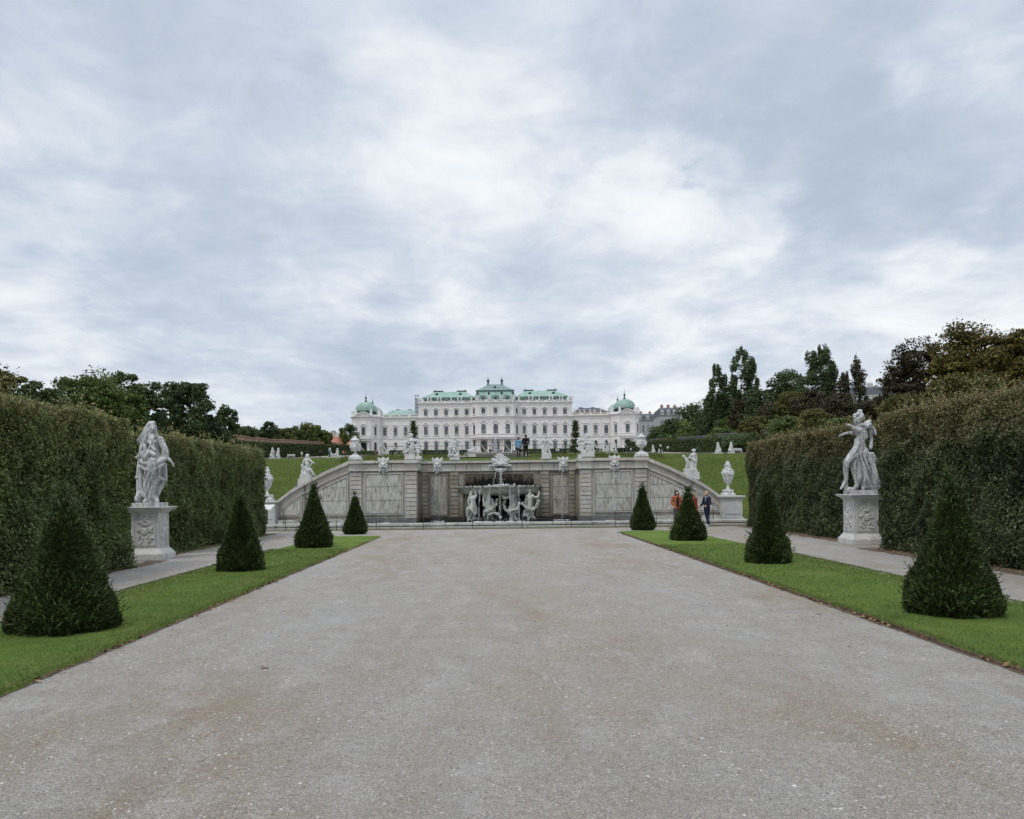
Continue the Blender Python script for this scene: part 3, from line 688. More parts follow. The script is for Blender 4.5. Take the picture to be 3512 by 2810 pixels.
for o in (-40.7, 0.5, 41.5):
    window('oval', o, Y-3.4, 129.5, 13.5, 19.5, 'small')
    window('arch', o, Y-3.4, 62, 15.5, 33, 'point')
    window('arch', o, Y-3.4, 3.5, 20, 35, 'arch', pane='glass_dark')
for s in (-1, 1):
    x0, y0, x1, y1 = hx(s*83), Y, hx(s*62), Y-3.4
    rz = math.atan2(y1-y0, x1-x0) if s < 0 else math.atan2(y0-y1, x0-x1)
    for (kind, h0, w_, hh, hd) in (('oval', 129.5, 9, 19, 'small'), ('arch', 60, 9, 34, 'point'), ('oval', 12, 10, 29, None)):
        window(kind, 0, (y0+y1)/2, h0, w_, hh, hd, rz, pane='glass_dark', x=(x0+x1)/2)
# ---- flat pilasters between the windows
def pilasters(offs, y, h0, h1, w=5.0):
    for o in offs:
        b = MB(); b.box(hx(o)-w*PK/2, hx(o)+w*PK/2, y-0.12, y+0.1, hz(h0), hz(h1)-0.1); b.box(hx(o)-w*PK/2-0.1, hx(o)+w*PK/2+0.1, y-0.18, y+0.1, hz(h1)-0.55, hz(h1)-0.1); b.box(hx(o)-w*PK/2-0.08, hx(o)+w*PK/2+0.08, y-0.17, y+0.1, hz(h0), hz(h0)+0.3)
        b.build('pilaster', M['stucco_trim'], palace)
for s in (-1, 1):
    pl = [s*o for o in (116, 151, 186.5, 221, 255.5, 90)]
    pilasters(pl, Y, 52, 108.5); pilasters(pl, Y, 121.8, 158, 4.5)
    pilasters([s*o for o in (290.5, 326, 361.5, 391)], Y+0.4, 52, 110, 4)
    pilasters([s*o for o in (424, 435, 461, 472)], Y-4.2, 52, 110, 3)
pilasters([-59, -20.5, 21.5, 59], Y-3.4, 60, 108.5, 5.5); pilasters([-59, -20.5, 21.5, 59], Y-3.4, 121.8, 158, 5)
# ---- the central portico with its balcony
for o in (-60, -54, -24, -17, 18, 25, 55, 61):
    b = MB(); b.lathe([(0.50, 0), (0.50, 0.35), (0.40, 0.5), (0.36, 4.9), (0.44, 5.0), (0.52, 5.3)], (hx(o), Y-6.2, hz(0)+0.3), 12)
    b.box(hx(o)-0.55, hx(o)+0.55, Y-6.75, Y-5.65, hz(-4), hz(0)+0.35)
    b.build('portico_column', M['stucco_trim'], palace)
b = MB(); b.slab([(hx(-84), Y-0.4), (hx(-64), Y-7.0), (hx(64), Y-7.0), (hx(84), Y-0.4)], hz(41.5), hz(47)); b.slab([(hx(-86), Y-0.4), (hx(-65.5), Y-7.4), (hx(65.5), Y-7.4), (hx(86), Y-0.4)], hz(47), hz(50.2))
b.build('portico_entablature', M['stucco_trim'], palace)
b = MB(); b.slab([(hx(-83), Y-0.4), (hx(-63), Y-6.9), (hx(63), Y-6.9), (hx(83), Y-0.4)], hz(50.3), hz(58.5)); b.slab([(hx(-84), Y-0.4), (hx(-64), Y-7.1), (hx(64), Y-7.1), (hx(84), Y-0.4)], hz(58.5), hz(60))
for q in (-8, 0, 8): b.box(hx(q)-0.35, hx(q)+0.35, Y-7.05, Y-6.8, hz(52), hz(57))
b.build('balcony', M['stucco_trim'], palace)
for s in (-1, 1):
    for o in (428.5, 432, 464, 467.5): b = MB(); b.lathe([(0.42, 0), (0.42, 0.3), (0.33, 0.45), (0.30, 5.2), (0.45, 5.5)], (hx(s*o), Y-6.0, hz(0)), 12); b.build('portal_column', M['stucco_trim'], palace)
    b = MB(); b.box(hx(s*448)-3.3, hx(s*448)+3.3, Y-6.7, Y-4.1, hz(40.5), hz(47)); b.box(hx(s*448)-3.6, hx(s*448)+3.6, Y-7.0, Y-4.1, hz(47), hz(49.5)); b.box(hx(s*448)-3.2, hx(s*448)+3.2, Y-6.6, Y-4.1, hz(49.5), hz(56)); b.box(hx(s*448)-3.3, hx(s*448)+3.3, Y-6.7, Y-4.1, hz(56), hz(57.5))
    b.build('portal_balcony', M['stucco_trim'], palace)
    dw = window('arch', s*448, Y-4.22, -1, 21, 38, 'arch', pane='glass_dark'); dw.name = 'portal_door'
    # downpipe in the angle
    b = MB(); b.tube([(hx(s*396.5), Y-0.35, hz(122)), (hx(s*397.5), Y-0.45, hz(112)), (hx(s*397.5), Y-0.45, hz(0))], 0.13, 6); b.build('downpipe', M['frame'], palace)
# ---- pediments of the pavilions and their parapets
for s in (-1, 1):
    b = MB(); c = hx(s*448); pts = []
    for k in range(21):
        u = -1+k/10; pts.append((c+u*4.3, hz(125.3)+1.9*math.cos(u*math.pi/2)**1.2+0.1))
    for (x0, z0), (x1, z1) in zip(pts, pts[1:]): b.prism([(x0, z0-0.28), (x1, z1-0.28), (x1, z1+0.22), (x0, z0+0.22)], Y-5.1, Y-3.2)
    b.prism([(c-4.2, hz(125))] + [(c+4.2, hz(125))] + [(x, z-0.25) for x, z in pts[::-1]], Y-4.5, Y-3.3, 0)
    b.ell((c, Y-4.6, hz(130)), 0.7, 0.3, 0.65, 8)
    b.build('pediment', M['stucco_trim'], palace)
def balustrade(pl_open, h0, h1, step, name='balustrade', inset=0.5):
    b = MB(); pts = offset_path(pl_open, -inset)
    for (p, q) in zip(pts, pts[1:]):
        p, q = Vector(p), Vector(q); t = (q-p); L = t.length; t.normalize(); n = Vector((-t.y, t.x))
        def bar(a, e, z0, z1, wd):
            A, B = p+t*a, p+t*e
            vs = [A+n*wd, B+n*wd, B-n*wd, A-n*wd]; b.slab(cw([tuple(v) for v in vs]), z0, z1)
        bar(0, L, hz(h0), hz(h0)+0.3, 0.3); bar(0, L, hz(h1)-0.22, hz(h1), 0.28)
        k = int(L/step)+1
        for i in range(k+1): a = L*i/k; bar(max(0, a-0.45), min(L, a+0.45), hz(h0)+0.3, hz(h1)-0.22, 0.32)
        m_ = int(L/0.42)
        for i in range(m_): a = (i+0.5)*L/m_; bar(a-0.08, a+0.08, hz(h0)+0.3, hz(h1)-0.22, 0.09)
    b.build(name, M['stucco_trim'], palace)
balustrade(plan([(-263, 0), (-83, 0), (-62, -3.4), (62, -3.4), (83, 0), (263, 0)]), 171, 177.5, 5.0)
for s in (-1, 1):
    a = plan([(-394, 0.4), (-264, 0.4)]) if s < 0 else plan([(264, 0.4), (394, 0.4)])
    balustrade(a, 123.6, 132, 5.0)
# ---- roofs
def hip(mb, x0, x1, y0, y1, z0, X0, X1, Y0, Y1, z1, mi=0): mb.frus(x0, x1, y0, y1, z0, X0, X1, Y0, Y1, z1, mi)
def dormer(o, y, h, w, hh):
    b = MB(); W = w*PK/2; H = hh*PK; x = hx(o)
    arc = [(x+W*math.cos(R(a)), hz(h)+H-W*0.45+W*0.55*math.sin(R(a))) for a in range(0, 181, 20)]
    b.prism([(x-W, hz(h)), (x+W, hz(h))] + arc, y-0.9, y+2.5, 0)
    for (x0, z0), (x1, z1) in zip(arc, arc[1:]): b.prism([(x1, z1), (x0, z0), (x0, z0+0.22), (x1, z1+0.22)], y-1.15, y+2.2, 0)
    d = b.build('dormer', M['copper'], palace)
    p = MB(); p.ell((x, y-0.92, hz(h)+H*0.45), W*0.55, 0.08, H*0.36, 12); p.build('dormer_opening', M['glass_dark'], d)
for s in (-1, 1):
    b = MB(); x0, x1 = sorted((hx(s*76), hx(s*248)))
    b.frus(x0, x1, Y+2.6, Y+19.5, hz(171), x0+0.5, x1-0.5, Y+3.3, Y+18.8, hz(190.5))
    b.build('mansard_wall', M['copper'], palace)
    b = MB(); x0, x1 = sorted((hx(s*70), hx(s*252)))
    b.box(x0, x1, Y+2.2, Y+19.8, hz(190.5), hz(192)); X0, X1 = sorted((hx(s*106), hx(s*212)))
    hip(b, x0, x1, Y+2.2, Y+19.8, hz(192), X0, X1, Y+9.5, Y+12.5, hz(217)); r_ = b.build('roof', M['copper'], palace)
    for q in (118, 200):
        c = MB(); c.box(hx(s*q)-2.3, hx(s*q)+2.3, Y+9.6, Y+12.4, hz(215), hz(220)); c.box(hx(s*q)-2.5, hx(s*q)+2.5, Y+9.4, Y+12.6, hz(220), hz(221)); c.build('chimney', M['slate'], r_)
    for q in (106, 212):
        c = MB(); c.lathe([(0.25, 0), (0.4, 0.3), (0.12, 0.7), (0.22, 1.0), (0.0, 1.5)], (hx(s*q), Y+11, hz(217)), 8); c.build('roof_finial', M['copper_dark'], r_)
    for q in (121, 203):
        c = MB(); c.ell((hx(s*q), Y+5.6, hz(206.5)), 0.65, 0.5, 0.55, 10); c.box(hx(s*q)-0.8, hx(s*q)+0.8, Y+5.2, Y+7.5, hz(202.5), hz(205)); c.build('roof_hatch', M['copper_dark'], r_)
    for o in CW: dormer(s*o, Y+2.7, 172.5, 17, 14.5)
    # side wing roof
    b = MB(); x0, x1 = sorted((hx(s*272), hx(s*385)))
    if s < 0: b.box(x0, x1, Y+1.8, Y+17, hz(124), hz(131.5)); hip(b, x0-0.3, x1+0.3, Y+1.5, Y+17.3, hz(131.5), x0+3.4, x1-1.9, Y+8, Y+10.5, hz(153.5)); r_ = b.build('roof', M['copper'], palace)
    else:
        b.box(x0, x1, Y+1.8, Y+17, hz(124), hz(136)); b.build('attic_wall', M['plaster_yellow'], palace); b = MB()
        hip(b, x0-0.3, x1+0.3, Y+1.5, Y+17.3, hz(136), x0+3.2, x1-3.2, Y+6.5, Y+11.5, hz(152)); r_ = b.build('roof', M['slate'], palace)
    for q in (300, 342):
        c = MB(); c.box(hx(s*q)-0.9, hx(s*q)+0.9, Y+8.2, Y+10, hz(150), hz(156)); c.build('chimney', M['slate'], r_)
b = MB()
rings = []
for (hw, d, h) in ((70, 1.6, 171), (69.5, 1.5, 186), (68, 1.9, 196), (64.5, 3.0, 205), (62.5, 3.6, 211)):
    rings.append([(hx(-hw), Y-3.4+d, hz(h)), (hx(hw), Y-3.4+d, hz(h)), (hx(hw), Y+20-d, hz(h)), (hx(-hw), Y+20-d, hz(h))])
b.rings(rings, 0, False); b.build('mansard_roof', M['copper'], palace)
b = MB(); b.box(hx(-66), hx(66), Y-0.6, Y+17, hz(211), hz(212.5))
rings = []
for t in (0, 0.25, 0.5, 0.75, 1.0):
    hw = 66-42*t; dd = 7.0*t; h = 212.5+26*(t**1.25)
    rings.append([(hx(-hw), Y-0.6+dd, hz(h)), (hx(hw), Y-0.6+dd, hz(h)), (hx(hw), Y+17-dd, hz(h)), (hx(-hw), Y+17-dd, hz(h))])
b.rings(rings, 0, False); r_ = b.build('roof', M['copper_grey'], palace)
for q in (-24, 24):
    c = MB(); c.lathe([(0.5, 0), (0.7, 0.5), (0.25, 1.0), (0.55, 1.5), (0.75, 2.0), (0.45, 2.6), (0.12, 3.2), (0.05, 4.6), (0.0, 6.2)], (hx(q), Y+8, hz(237.5)), 10); c.build('roof_finial', M['copper_dark'], r_)
for q in (0,):
    c = MB(); c.ell((hx(q), Y+2.6, hz(226)), 0.6, 0.5, 0.5, 10); c.build('roof_hatch', M['copper_dark'], r_)
for q in (-60, -22, 22, 60):
    c = MB(); c.ell((hx(q), Y-1.5, hz(202)), 0.55, 0.5, 0.5, 8); c.build('roof_hatch', M['copper_dark'], r_)
for o in (-40.7, 0.5, 41.5): dormer(o, Y-2.0, 173, 21, 17)
# ---- domes
def dome(cx, cy, rad, h0, zz):
    b = MB(); b.lathe([(rad*0.98, 0), (rad*1.0, 1.5), (rad*1.06, 1.6), (rad*1.06, 1.9)], (cx, cy, zz), 8, 0, False); dr = b.build('dome_drum', M['copper_dark'], palace)
    b = MB(); prof = []
    for k in range(15):
        a = R(90*k/14); prof.append((rad*(math.cos(a)**0.92)*(1.02+0.05*math.sin(2*a)), 1.9+h0*math.sin(a)))
    prof[-1] = (0.3, prof[-1][1])
    b.lathe(prof, (cx, cy, zz), 32, 0, True, flute=0.012, nf=8)
    d = b.build('dome', M['copper'], palace)
    c = MB(); c.lathe([(0.75, -0.1), (0.62, 0.35), (0.28, 0.9), (0.22, 1.3), (0.5, 1.75), (0.5, 2.1), (0.15, 2.6), (0.06, 3.8), (0.02, 5.6), (0, 6.0)], (cx, cy, zz+1.9+h0), 10); c.build('dome_finial', M['copper_dark'], d)
for s in (-1, 1):
    dome(hx(s*447), Y+3.2, 5.15, 5.0, hz(131)); dome(hx(s*447)-s*0.1, Y+23.5, 5.15, 5.0, hz(131))
    b = MB(); b.box(hx(s*447)-7, hx(s*447)+7, Y+16, Y+30, hz(-14), hz(126)); b.build('rear_pavilion', M['stucco'], palace)
    b = MB()
    pa = offset_path(PP[s], -0.45, True)
    for q in range(len(pa)):
        a, e = Vector(pa[q]), Vector(pa[(q+1) % len(pa)]); L = (e-a).length; t = (e-a).normalized()
        b.slab(cw([tuple(a+Vector((-t.y, t.x))*0.25), tuple(e+Vector((-t.y, t.x))*0.25), tuple(e-Vector((-t.y, t.x))*0.25), tuple(a-Vector((-t.y, t.x))*0.25)]), hz(125), hz(131.5))
        b.box(a.x-0.55, a.x+0.55, a.y-0.55, a.y+0.55, hz(125.2), hz(134+8))
        b.ell((a.x, a.y, hz(145)), 0.45, 0.45, 0.6, 8)
    b.build('parapet', M['stucco_trim'], palace)
# ---- figures and trophies on the balustrades (each a separate part)
def roof_figure(o, y, h, hgt, kind, seed):
    rr = random.Random(seed); b = MB(); k = hgt
    if kind == 0:      # standing figure
        b.chain([(0, 0, 0.0, .20*k), (0.02*k, 0, .35*k, .15*k), (-.02*k, 0, .62*k, .13*k)]).chain([(-.02*k, 0, .82*k, .10*k)])
        b.chain([(-.1*k, 0, .66*k, .06*k), (-.26*k, -.05*k, .5*k+rr.random()*.35*k, .05*k)]); b.chain([(.1*k, 0, .66*k, .06*k), (.25*k, -.05*k, .45*k+rr.random()*.4*k, .05*k)])
    elif kind == 1:    # trophy of arms
        b.chain([(0, 0, 0, .22*k), (0, 0, .45*k, .16*k)]).chain([(0, 0, .65*k, .12*k)])
        for a in (-60, -35, 35, 60): b.chain([(0, 0, .25*k, .05*k), (.6*k*math.sin(R(a)), 0, .25*k+.6*k*math.cos(R(a)), .035*k)])
    else:              # vase
        b.lathe([(.18*k, 0), (.18*k, .08*k), (.07*k, .16*k), (.24*k, .45*k), (.26*k, .6*k), (.15*k, .7*k), (.2*k, .78*k), (.08*k, .9*k), (.0, 1.0*k)], (0, 0, 0), 10)
    ob = b.build('roof_figure', M['roof_stone'], palace); ob.location = (hx(o), y, hz(h))
i = 0
for s in (-1, 1):
    for o, kd in ((81, 1), (116, 2), (128, 0), (151, 0), (186.5, 0), (197, 2), (221, 0), (231, 0), (256, 1), (262, 1)):
        roof_figure(s*o, Y+0.5, 177.5, 2.3, kd, i); i += 1
    for o, kd in ((275, 2), (290.5, 0), (306, 0), (326, 0), (341, 1), (361.5, 0), (391, 2)):
        roof_figure(s*o, Y+0.9, 132, 1.9 if s > 0 else 1.2, kd, i); i += 1
    for o, kd in ((480, 1), (488, 0), (400, 1)): roof_figure(s*o, Y-0.8, 134, 2.2, kd, i); i += 1
for o, kd in ((-64, 1), (-57, 0), (-24, 0), (-17, 0), (17, 0), (24, 0), (57, 0), (64, 1)): roof_figure(o, Y-2.9, 177.5, 2.5, kd, i); i += 1
# ---- scaffold tower on the palace's left shoulder
sc = empty('scaffold_tower'); tag(sc, 'narrow grey scaffold tower on the roof left of the palace main block', 'scaffold')
b = MB(); x0, x1, y0, y1 = hx(-276), hx(-265.5), Y+1.2, Y+3.4
for (x, y) in ((x0, y0), (x1, y0), (x0, y1), (x1, y1)): b.tube([(x, y, hz(122)), (x, y, hz(204))], 0.05, 6)
b.build('scaffold_pole', M['steel'], sc)
b = MB(); b.box(x0+0.1, x1-0.1, y0+0.1, y0+0.13, hz(126), hz(190)); b.build('net', M['scaffold'], sc)
b = MB()
for h in range(128, 204, 14): b.box(x0-0.1, x1+0.1, y0-0.05, y1, hz(h), hz(h)+0.12)
b.build('platform', M['steel'], sc)

# ================================================================== houses beyond the walls
def house(label, x0, x1, y0, y1, z0, ze, zr, wm, rm, rows, cols, mans=0.3, chim=3, rz=0.0, dorm=0):
    r = empty('house', ((x0+x1)/2, (y0+y1)/2, z0), rz); tag(r, label, 'house')
    W, D = (x1-x0)/2, (y1-y0)/2; H = ze-z0; b = MB(); b.box(-W, W, -D, D, -6, H); b.box(-W-.2, W+.2, -D-.2, D+.2, H-.4, H); b.build('wall', wm, r)
    b = MB(); t = zr-ze; i1 = W*0.06; 
    if mans: b.frus(-W-.3, W+.3, -D-.3, D+.3, H, -W+i1, W-i1, -D+1, D-1, H+t*0.62); b.frus(-W+i1-.1, W-i1+.1, -D+.9, D-.9, H+t*0.62, -W+W*0.3, W-W*0.3, -D*0.2, D*0.2, H+t)
    else: b.frus(-W-.3, W+.3, -D-.3, D+.3, H, -W+W*0.35, W-W*0.35, -D*0.05, D*0.05, H+t)
    rf = b.build('roof', rm, r)
    rr = random.Random(int(x0*7))
    for k in range(chim):
        cx = -W*0.8+1.6*W*(k+0.5)/chim; c = MB(); c.box(cx-0.7, cx+0.7, -0.5, 0.7, H+t*0.5, H+t+1.0+rr.random()*0.8); c.box(cx-0.8, cx+0.8, -0.6, 0.8, H+t+0.9, H+t+1.15)
        for q in (-0.4, 0.1, 0.5): c.lathe([(0.14, 0), (0.14, 0.9)], (cx+q, 0.1, H+t+1.1), 6)
        c.build('chimney', M['brick'] if wm is not M['plaster_white'] else M['plaster_white'], rf)
    for j in range(rows):
        for i in range(cols):
            x = -W+2*W*(i+0.5)/cols; z = H*(j+0.35)/rows; wd = min(0.6, W/cols*0.45); hh = H/rows*0.28
            f = MB(); f.box(x-wd-.15, x+wd+.15, -D-.12, -D, z-hh-.15, z-hh); f.box(x-wd-.15, x+wd+.15, -D-.12, -D, z+hh, z+hh+.2); f.box(x-wd-.15, x-wd, -D-.1, -D, z-hh, z+hh); f.box(x+wd, x+wd+.15, -D-.1, -D, z-hh, z+hh)
            fo = f.build('window', M['plaster_white'], r); p = MB(); p.add([(x-wd, -D-.03, z-hh), (x+wd, -D-.03, z-hh), (x+wd, -D-.03, z+hh), (x-wd, -D-.03, z+hh)], [(0, 1, 2, 3)]); p.build('pane', M['glass'], fo)
    for i in range(dorm):
        x = -W+2*W*(i+0.5)/dorm; d = MB(); d.box(x-.9, x+.9, -D-.1, -D+2.2, H+.5, H+t*.45); d.prism([(x-1.1, H+t*.45), (x+1.1, H+t*.45), (x, H+t*.45+1.0)], -D-.25, -D+2.4); do = d.build('dormer', M['plaster_white'], r)
        p = MB(); p.box(x-.5, x+.5, -D-.15, -D-.12, H+.9, H+t*.4); p.build('pane', M['glass'], do)
    return r
def at(px, py, Y): return P(px, py, Y)
xa, _ = at(2194, 1500, 470); xb, ze = at(2262, 1442, 470); _, zr = at(2262, 1416, 470)
house('grey mansard-roofed house just right of the palace, behind its corner dome', xa-2, xb, 470, 486, 20, ze, zr, M['plaster_grey'], M['slate'], 3, 5, dorm=3, chim=2)
xa, _ = at(2262, 1500, 430); xb, ze = at(2345, 1425, 430); _, zr = at(2330, 1394, 430)
house('pale house with steep grey roof and dormers rising over the trees right of the palace', xa, xb, 430, 446, 20, ze, zr, M['plaster_grey'], M['slate'], 4, 5, dorm=4, chim=3)
xa, _ = at(1120, 1500, 330); xb, ze = at(1158, 1522, 330); _, zr = at(1150, 1493, 330)
house('small house with red tiled roof and white chimneys left of the palace', xa, xb, 330, 342, 17, ze, zr, M['plaster_white'], M['red_tile'], 1, 3, mans=0, chim=2)
xa, _ = at(1183, 1500, 340); xb, ze = at(1222, 1532, 340); _, zr = at(1200, 1510, 340)
house('low red roofed house half hidden by the left corner of the palace', xa, xb, 340, 352, 17, ze, zr, M['plaster_white'], M['red_tile'], 1, 3, mans=0, chim=1)
xa, _ = at(2930, 1500, 260); xb, ze = at(3110, 1352, 260); _, zr = at(3000, 1318, 260)
house('pale apartment house with dark roof and many chimneys behind the tall brown tree', xa, xb+10, 260, 276, 14, ze, zr, M['plaster_white'], M['slate'], 5, 8, chim=5)
# ================================================================== the cascade wall
YS, YC, CC = 40.3, 41.6, 0.06
cascade = empty('cascade_wall', (0, 41.0, 0)); tag(cascade, 'pale stone cascade wall with a recessed middle and descending ramps behind the pool', 'garden wall')
def cpart(b, name, m, bevel=0.0):
    o = b.build(name, m, cascade, bevel=bevel); o.location = (0, -41.0, 0); return o
ZT = 3.42
for s in (-1, 1):
    b = MB(); x0, x1 = sorted((s*4.34, s*7.74)); b.box(x0, x1, YS, 42.6, -0.3, 3.27); cpart(b, 'side_bay', M['ashlar'])
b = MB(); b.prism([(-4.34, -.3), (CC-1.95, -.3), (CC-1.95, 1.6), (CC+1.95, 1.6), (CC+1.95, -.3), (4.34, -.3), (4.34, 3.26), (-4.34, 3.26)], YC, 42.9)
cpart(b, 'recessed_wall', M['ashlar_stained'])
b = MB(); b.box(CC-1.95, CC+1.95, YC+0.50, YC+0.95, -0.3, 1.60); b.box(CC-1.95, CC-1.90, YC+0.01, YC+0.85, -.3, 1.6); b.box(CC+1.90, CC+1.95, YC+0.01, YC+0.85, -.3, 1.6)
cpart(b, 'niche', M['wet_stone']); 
for x in (-1.80, -0.72, 0.02, 0.72, 1.80): b = MB(); b.box(CC+x-0.12, CC+x+0.12, YC+0.02, YC+0.49, -.3, 1.598); cpart(b, 'niche_pillar', M['ashlar_stained'])
# frieze blocks, string course, coping in separate lengths
def run(x0, x1, y, z0, z1, proud, lens, seed, mb, gap=0.012, back=0.4):
    rr = random.Random(seed); x = x0
    while x < x1-0.05:
        L = rr.uniform(*lens); e = min(x1, x+L); e = x1 if x1-e < 0.25 else e
        mb.box(x+gap, e-gap, y-proud-rr.uniform(0, 0.008), y+back, z0, z1); x = e
cop, fr, st, shd = MB(), MB(), MB(), MB()
for s in (-1, 1):
    x0, x1 = sorted((s*4.26, s*7.74))
    run(x0, x1, YS, 3.275, ZT, 0.17, (0.7, 1.3), 3+s, cop, back=0.75)
    run(x0, x1, YS, 2.935, 3.27, 0.045, (0.6, 1.1), 5+s, fr)
    xa, xb = sorted((s*4.22, s*7.80)); st.box(xa, xb, YS-0.12, YS+0.3, 2.875, 2.932); shd.box(xa, xb, YS-0.05, YS+.2, 2.845, 2.874); shd.box(xa, xb, YS-.07, YS+.2, 3.225, 3.274)
    # raised coping blocks where urns and statues stand
    for (a, e) in ((7.12, 7.86), (4.20, 4.92)):
        p, q = sorted((s*a, s*e)); cop.box(p, q, YS-0.22, YS+0.9, 3.262, ZT+0.012); fr.box(p+0.04, q-0.04, YS-0.09, YS+0.3, 2.94, 3.258); st.box(p-.02, q+.02, YS-0.19, YS+0.3, 2.87, 2.934)
    p, q = sorted((s*4.30, s*4.17)); fr.box(p, q, YS+0.02, YC, 2.94, 3.25)
    p, q = sorted((s*4.40, s*4.11)); cop.box(p, q, YS+0.92, YC-0.14, 3.272, ZT-0.004); cop.box(p, q, YS-0.0, YS+0.915, 3.268, ZT+0.006)
    st.box(*sorted((s*4.34, s*4.19)), YS+0.05, YC, 2.886, 2.929)
run(-4.16, 4.16, YC, 3.27, ZT-0.02, 0.18, (0.8, 1.5), 11, cop, back=0.8); run(-4.2, 4.2, YC, 2.90, 3.265, 0.05, (0.6, 1.2), 12, fr)
st.box(-4.2, 4.2, YC-0.13, YC+0.2, 2.84, 2.897); shd.box(-4.2, 4.2, YC-.06, YC+.2, 2.81, 2.839); shd.box(-4.2, 4.2, YC-.09, YC+.2, 3.22, 3.269); cpart(shd, 'shadow_line', M['coping_dark'])  # thin dark strips stand in for the shadow under string course and coping
cpart(cop, 'coping', M['ashlar'], 0.012); cpart(fr, 'frieze', M['ashlar'], 0.008); cpart(st, 'string_course', M['ashlar'], 0.01)
# rusticated piers
def piers(m, x0, x1, y, z0=0.35, z1=2.83, step=0.228, proud=0.085, side=False):
    z = z1; mb = MB()
    while z > z0: mb.box(x0, x1, y-proud, y+0.2, max(z0, z-step)+0.016, z-0.016); z -= step
    cpart(mb, 'rusticated_pier', m, 0.012)
for s in (-1, 1):
    piers(M['ashlar'], *sorted((s*7.18, s*7.76)), YS); piers(M['ashlar'], *sorted((s*4.30, s*4.86)), YS)
    piers(M['ashlar_stained'], *sorted((s*3.82, s*4.12)), YC); piers(M['ashlar_stained'], *sorted((s*2.22+CC, s*2.68+CC)), YC)
# big ashlar blocks of the recessed wall field
fb = MB(); rr = random.Random(4)
for (a, e) in ((-3.80, -3.72), (-2.86, -2.66), (2.82, 2.98), (3.86, 3.90)):
    z = 0.3
    while z < 2.6: h = rr.uniform(0.3, 0.55); fb.box(a, e, YC-0.02-rr.uniform(0, .01), YC+.1, z+.006, min(2.84, z+h)-.006); z += h
for (a, e) in ((CC-1.95, CC+1.95),): run(a, e, YC, 2.70, 2.84, 0.02, (0.5, 0.9), 9, fb, back=0.1)
for s in (-1, 1):
    z = 0.35
    while z < 2.7: h = rr.uniform(0.3, 0.5); fb.box(*sorted((CC+s*1.97, CC+s*2.19)), YC-0.02-rr.uniform(0, .012), YC+.1, z+.006, min(2.84, z+h)-.006); z += h
cpart(fb, 'field_block', M['ashlar_stained'], 0.006)
# carved tufa panels
def panel(poly, y, m, seams=(), d=0.05, name='tufa_panel'):
    p = MB(); xs = [q[0] for q in poly]; zs = [q[1] for q in poly]
    p.prism(poly, y-d, y+0.02); o = cpart(p, name, m)
    if seams:
        k = MB()
        for z in seams: k.box(min(xs)+0.01, max(xs)-0.01, y-d-0.006, y-d+0.01, z-0.011, z+0.011)
        cpart(k, 'joint', M['coping_dark'])
    g_ = MB(); g_.prism(offset_path(poly, 0.028, True), y-d+0.012, y+0.015); cpart(g_, 'panel_groove', M['coping_dark'])
    f = MB(); n = len(poly)
    A = offset_path(poly, 0.09, True); B = offset_path(poly, 0.026, True)
    vs = [(x, y-0.075, z) for x, z in B] + [(x, y-0.075, z) for x, z in A] + [(x, y+0.02, z) for x, z in A] + [(x, y+0.02, z) for x, z in B]
    fs = []
    for i in range(n):
        j = (i+1) % n; fs += [(i, n+i, n+j, j), (n+i, 2*n+i, 2*n+j, n+j), (3*n+i, i, j, 3*n+j)]
    f.add(vs, fs); cpart(f, 'panel_frame', M['ashlar'] if m is M['tufa'] else M['ashlar_stained'])
for s in (-1, 1):
    x0, x1 = sorted((s*5.10, s*6.94)); panel([(x0, 0.66), (x1, 0.66), (x1, 2.68), (x0, 2.68)], YS, M['tufa'], (1.33, 2.05))
    x0, x1 = sorted((s*2.88+CC, s*3.70+CC)); panel([(x0, 0.5), (x1, 0.5), (x1, 2.60), (x0, 2.60)], YC, M['tufa_brown'], (1.25, 1.95) if s > 0 else ())
panel([(CC-1.86, 1.72), (CC+1.86, 1.72), (CC+1.86, 2.66), (CC-1.86, 2.66)], YC, M['tufa_algae'])
